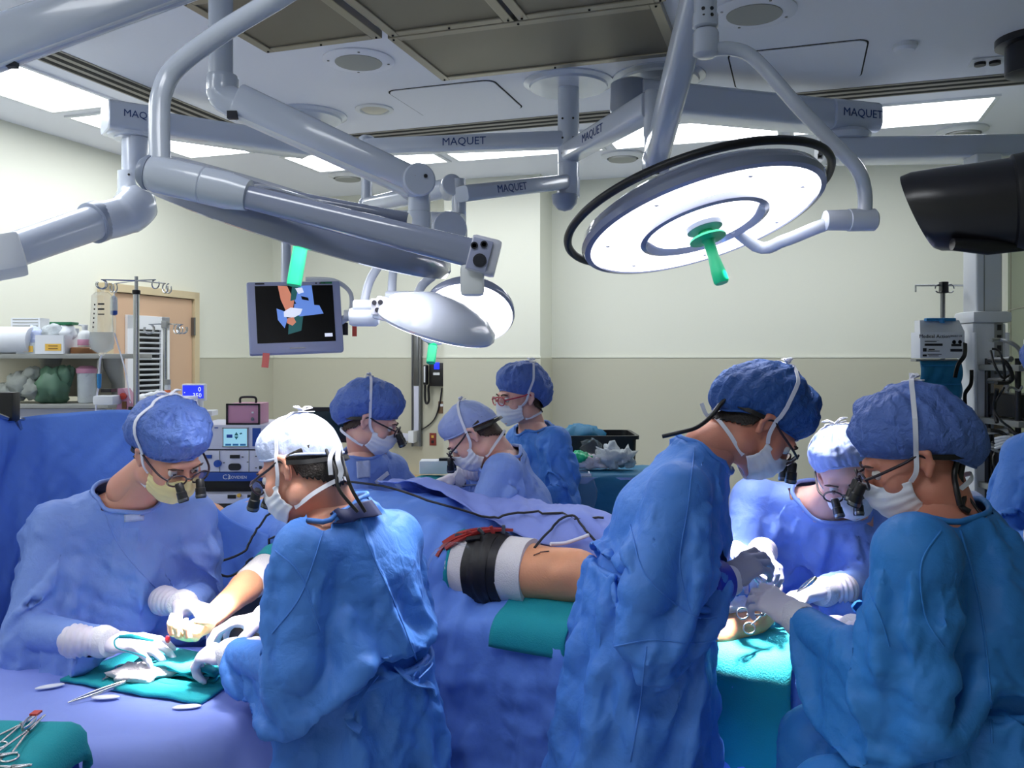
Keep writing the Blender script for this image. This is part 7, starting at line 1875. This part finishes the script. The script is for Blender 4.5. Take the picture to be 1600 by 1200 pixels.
person('C', 'tall person in deep blue cap standing bent over the foot, in profile', dict(build=1.06, seated=False, hipdir=(1, .1, 0),
    pelvis=P(984, 985, 2.20), chest=P(1040, 812, 2.24), neck=P(1098, 702, 2.25), head=P(1188, 664, 2.25),
    shR=P(1062, 770, 2.06), elR=P(1006, 926, 1.98), wrR=P(1136, 908, 2.12), shL=P(1085, 760, 2.43), elL=P(1090, 900, 2.55), wrL=P(1148, 868, 2.42)),
    (-92, 50, -4), cap=('bouffant', 'capdeep'), mask='maskw', eye='loupe', hair='hair', gown='gown', seed=14, skin='skin2', g=dict(slR=1.05, hemw=.29, hemd=.26, grow=.10, hemz=.3, loose=.02),
    gloves=[dict(side='R', dir=(.75, .25, .45), palm=(.1, .5, -.8), curl=(.5, .55, .6, .65), mat='glovegrey', thumb=.7), dict(side='L', dir=(.8, -.45, .05), palm=(0, -.4, -.9), curl=(.6, .65, .65, .65), mat='glovegrey')])
person('D', 'broad bearded person in a wrinkled blue cap, back turned, at the bottom right', dict(build=1.2, seated=True, hipdir=(-1, .25, 0),
    pelvis=P(1580, 1190, 1.78), chest=P(1532, 950, 1.84), neck=P(1482, 805, 1.86), head=P(1424, 716, 1.90),
    shL=P(1432, 868, 1.66), elL=P(1392, 1062, 1.70), wrL=P(1246, 966, 2.0), shR=P(1460, 850, 2.04), elR=P(1375, 1010, 2.22), wrR=P(1335, 985, 2.14)),
    (76, 25, 0), cap=('bouffant', 'capblue'), mask='maskw', eye='loupe', gown='gown2', seed=21, skin='skin2', g=dict(slL=1.15, slR=1.0, loose=.04),
    gloves=[dict(side='L', dir=(-.6, .6, .35), palm=(.2, .5, -.8), curl=(.55, .6, .65, .7), thumb=.6, mat='glove'), dict(side='R', dir=(-.3, .9, .0), palm=(0, 0, -1), curl=(.5, .5, .5, .5))])
person('E', 'person with pale cap and long loupes facing the viewer beyond the bearded one', dict(build=1.05, seated=False, hipdir=(-.3, -1, 0),
    pelvis=P(1235, 960, 2.85), chest=P(1250, 850, 2.80), neck=P(1292, 782, 2.66), head=P(1322, 735, 2.52),
    shR=P(1178, 782, 2.74), elR=P(1150, 880, 2.62), wrR=P(1188, 876, 2.50), shL=P(1365, 815, 2.70), elL=P(1345, 915, 2.58), wrL=P(1285, 925, 2.42)),
    (158, 30, 14), cap=('hood', 'caplilac'), mask='maskw', eye='loupe', gown='gown3', seed=27, skin='skin3', g=dict(sleeve=.95),
    gloves=[dict(side='R', dir=(-.3, -.8, -.1), palm=(0, -.2, -1), curl=(.6, .6, .6, .6)), dict(side='L', dir=(-.9, -.4, .0), palm=(.1, -.2, -1), curl=(.45, .5, .55, .55), thumb=.6)])
person('F', 'slim person in blue cap and black loupes on the far side, left of the telephone', dict(build=.92, seated=False, hipdir=(.5, -.85, 0),
    pelvis=P(575, 900, 3.5), chest=P(578, 770, 3.5), neck=P(566, 702, 3.44), head=P(580, 656, 3.4),
    shR=P(540, 738, 3.32), elR=P(545, 820, 3.2), wrR=P(600, 850, 3.15), shL=P(612, 735, 3.52), elL=P(640, 815, 3.5), wrL=P(640, 850, 3.3)),
    (-88, 24, 0), cap=('bouffant', 'capblue'), mask='maskw', eye='loupe', hair='hairbrown', gown='gown3', seed=33, skin='skin3', g=dict(sleeve=.9))
person('G', 'person in a pale flat cap bent low over the far instrument table, in profile', dict(build=1.05, seated=False, hipdir=(-1, -.1, 0),
    pelvis=P(830, 905, 3.3), chest=P(808, 790, 3.3), neck=P(782, 712, 3.28), head=P(738, 678, 3.26),
    shL=P(785, 740, 3.10), elL=P(745, 815, 3.02), wrL=P(690, 800, 3.12), shR=P(795, 722, 3.46), elR=P(765, 775, 3.6), wrR=P(715, 745, 3.56)),
    (86, 46, 0), cap=('skull', 'caplilac'), mask='maskw', eye='loupe', hair='hairbrown', gown='gown3', seed=41, skin='skin3', g=dict(sleeve=.95),
    gloves=[dict(side='R', dir=(-.95, 0, -.25), palm=(0, -.1, -1), curl=(.3, .35, .4, .45), thumb=.3)])
person('H', 'standing person in red framed glasses by the heaped back table, looking left', dict(build=.98, seated=False, hipdir=(-.8, -.5, 0),
    pelvis=P(850, 850, 4.05), chest=P(845, 735, 4.03), neck=P(832, 664, 4.0), head=P(812, 620, 3.96),
    shL=P(868, 690, 3.84), elL=P(880, 765, 3.78), wrL=P(835, 790, 3.66), shR=P(812, 688, 4.15), elR=P(800, 760, 4.25), wrR=P(780, 790, 4.1)),
    (118, 8, 0), cap=('bouffant', 'capblue'), mask='maskw', eye='glasses', gown='gown', seed=52, skin='skin3', hair='hairbrown', g=dict(sleeve=1.0))
person('I', 'person at the right edge with folded sleeves, only the blue gowned arm in view', dict(build=1.05, seated=False, hipdir=(-.8, -.6, 0),
    pelvis=P(1672, 960, 3.0), chest=P(1668, 790, 3.0), neck=P(1660, 660, 2.98), head=P(1650, 590, 2.95),
    shR=P(1600, 712, 3.05), elR=P(1560, 838, 2.98), wrR=P(1640, 870, 2.74), shL=P(1735, 715, 2.78), elL=P(1725, 860, 2.66), wrL=P(1620, 835, 2.66)),
    (130, 15, 0), cap=('bouffant', 'capblue'), mask='maskw', eye=None, gown='gown', seed=61, g=dict(slR=1.0))
patch('B', ((500, 803), (576, 784), (592, 806), (514, 822)), M['navy'], 'scrub_neckline', 12, .008, SKIN)
# ---------------------------------------------------------------- details on the gowns
patch('A', ((196, 778), (226, 776), (224, 812), (194, 815)), M['capwhite'], 'gown_label')
seam('A', [(150, 765), (185, 850), (240, 915), (272, 945)], .002)
patch('F', ((556, 722), (577, 720), (577, 746), (557, 748)), M['capwhite'], 'gown_label'); patch('F', ((604, 736), (608, 741), (588, 757), (584, 752)), M['tie'], 'tape_strip', 6)
seam('B', [(560, 800), (575, 850), (610, 930), (650, 1030), (660, 1075)], .0022); seam('B', [(430, 860), (470, 900), (500, 985)], .0018); seam('B', [(505, 830), (470, 930), (425, 990)], .0018)
for nm, q in (('tie_end', [(612, 1045), (640, 1062), (668, 1070), (676, 1085)]), ('tie_end', [(585, 1060), (560, 1085), (548, 1120), (560, 1140)]), ('tie_bow', [(640, 1060), (655, 1040), (668, 1045), (650, 1062)])):
    pp_ = [surf('B', u, v, .012) for u, v in q]; pp_ = [(p, n_) for p, n_ in pp_ if p is not None]
    if len(pp_) > 2:
        cc_ = curve([p for p, _ in pp_], 6); bm = nbm(); add_ribbon(bm, cc_, .022, [pp_[0][1]] * len(cc_), .002); obj(nm, bm, M['gown'], GOWN['B'][0], autos=40)
seam('C', [(1085, 700), (1075, 790), (1062, 880), (1080, 960)], .0018); seam('C', [(985, 820), (1010, 900), (1080, 960), (1120, 965)], .002); seam('C', [(960, 1010), (1020, 1000), (1090, 1005), (1130, 995)], .0022); seam('C', [(1010, 1010), (1000, 1100), (985, 1190)], .0022)
seam('D', [(1470, 830), (1440, 880), (1445, 960), (1475, 1010)], .002); seam('D', [(1500, 830), (1530, 940), (1545, 1060), (1550, 1160)], .0024); seam('D', [(1330, 880), (1370, 950), (1390, 1010)], .0018)
# cords of the head lamps
def hp(key, x, y, z): r, J, C, Mh = PEOPLE[key]; return C + Mh @ Vector((x, y, z))
for s_ in (-1, 1):
    a = hp('B', .03 * s_, -.10, .0); loose('B', 'head_cord', [a, P(532 + 8 * s_, 735, 1.99), P(540 + 10 * s_, 765, 1.97), P(565 + 6 * s_, 800, 1.97)], .0042, M['black'])
p_, n_ = surf('B', 575, 815, .006)
band('B', 'cap_tie', [hp('B', .0, -.115, .0), P(516, 715, 1.99), P(517, 742, 1.98)], .010, M['tie']); band('B', 'cap_tie', [hp('B', .01, -.115, .0), P(528, 716, 1.99), P(533, 738, 1.98), P(527, 752, 1.98)], .012, M['tie'])
loose('C', 'head_cord', [hp('C', .06, -.07, -.01), hp('C', .045, -.115, -.03), P(1112, 650, 2.20), P(1088, 668, 2.19), P(1060, 676, 2.19), P(1035, 682, 2.2)], .0055, M['black']); band('C', 'cap_tie', [hp('C', .03, -.12, -.03), P(1108, 650, 2.2), P(1096, 630, 2.2)], .010, M['tie'])
loose('D', 'head_cord', [hp('D', -.03, -.12, .0), P(1500, 745, 1.84), P(1508, 768, 1.84), P(1502, 790, 1.80), P(1515, 800, 1.79)], .007, M['black']); loose('D', 'head_cord', [hp('D', -.05, -.11, .01), P(1492, 735, 1.82), P(1494, 762, 1.80), P(1500, 790, 1.79)], .006, M['black'])
loose('D', 'head_cord', [P(1508, 770, 1.84), P(1530, 800, 1.80), P(1545, 825, 1.79)], .003, M['black'])
r_, J_, C_, Mh_ = PEOPLE['D']
bm = nbm(); add_ball(bm, C_ + Mh_ @ Vector((0, .026, -.068)), (.0575, .058, .049), 24, M3=Mh_); obj('beard', bm, mat('beard', (150, 84, 66), .7, noise=.35, nscale=120, bump=.8, bscale=300), r_, smooth=True)

J_ = PEOPLE['C'][1]; d_ = (J_['wrR'] - J_['elR']).normalized()
lathe_part('blue_cuff', [(.050, -.082), (.056, -.075), (.053, -.02), (.046, -.012), (.040, -.012)], J_['wrR'], M['gloveblue'], PEOPLE['C'][0], axis=d_, n=32)
settle()
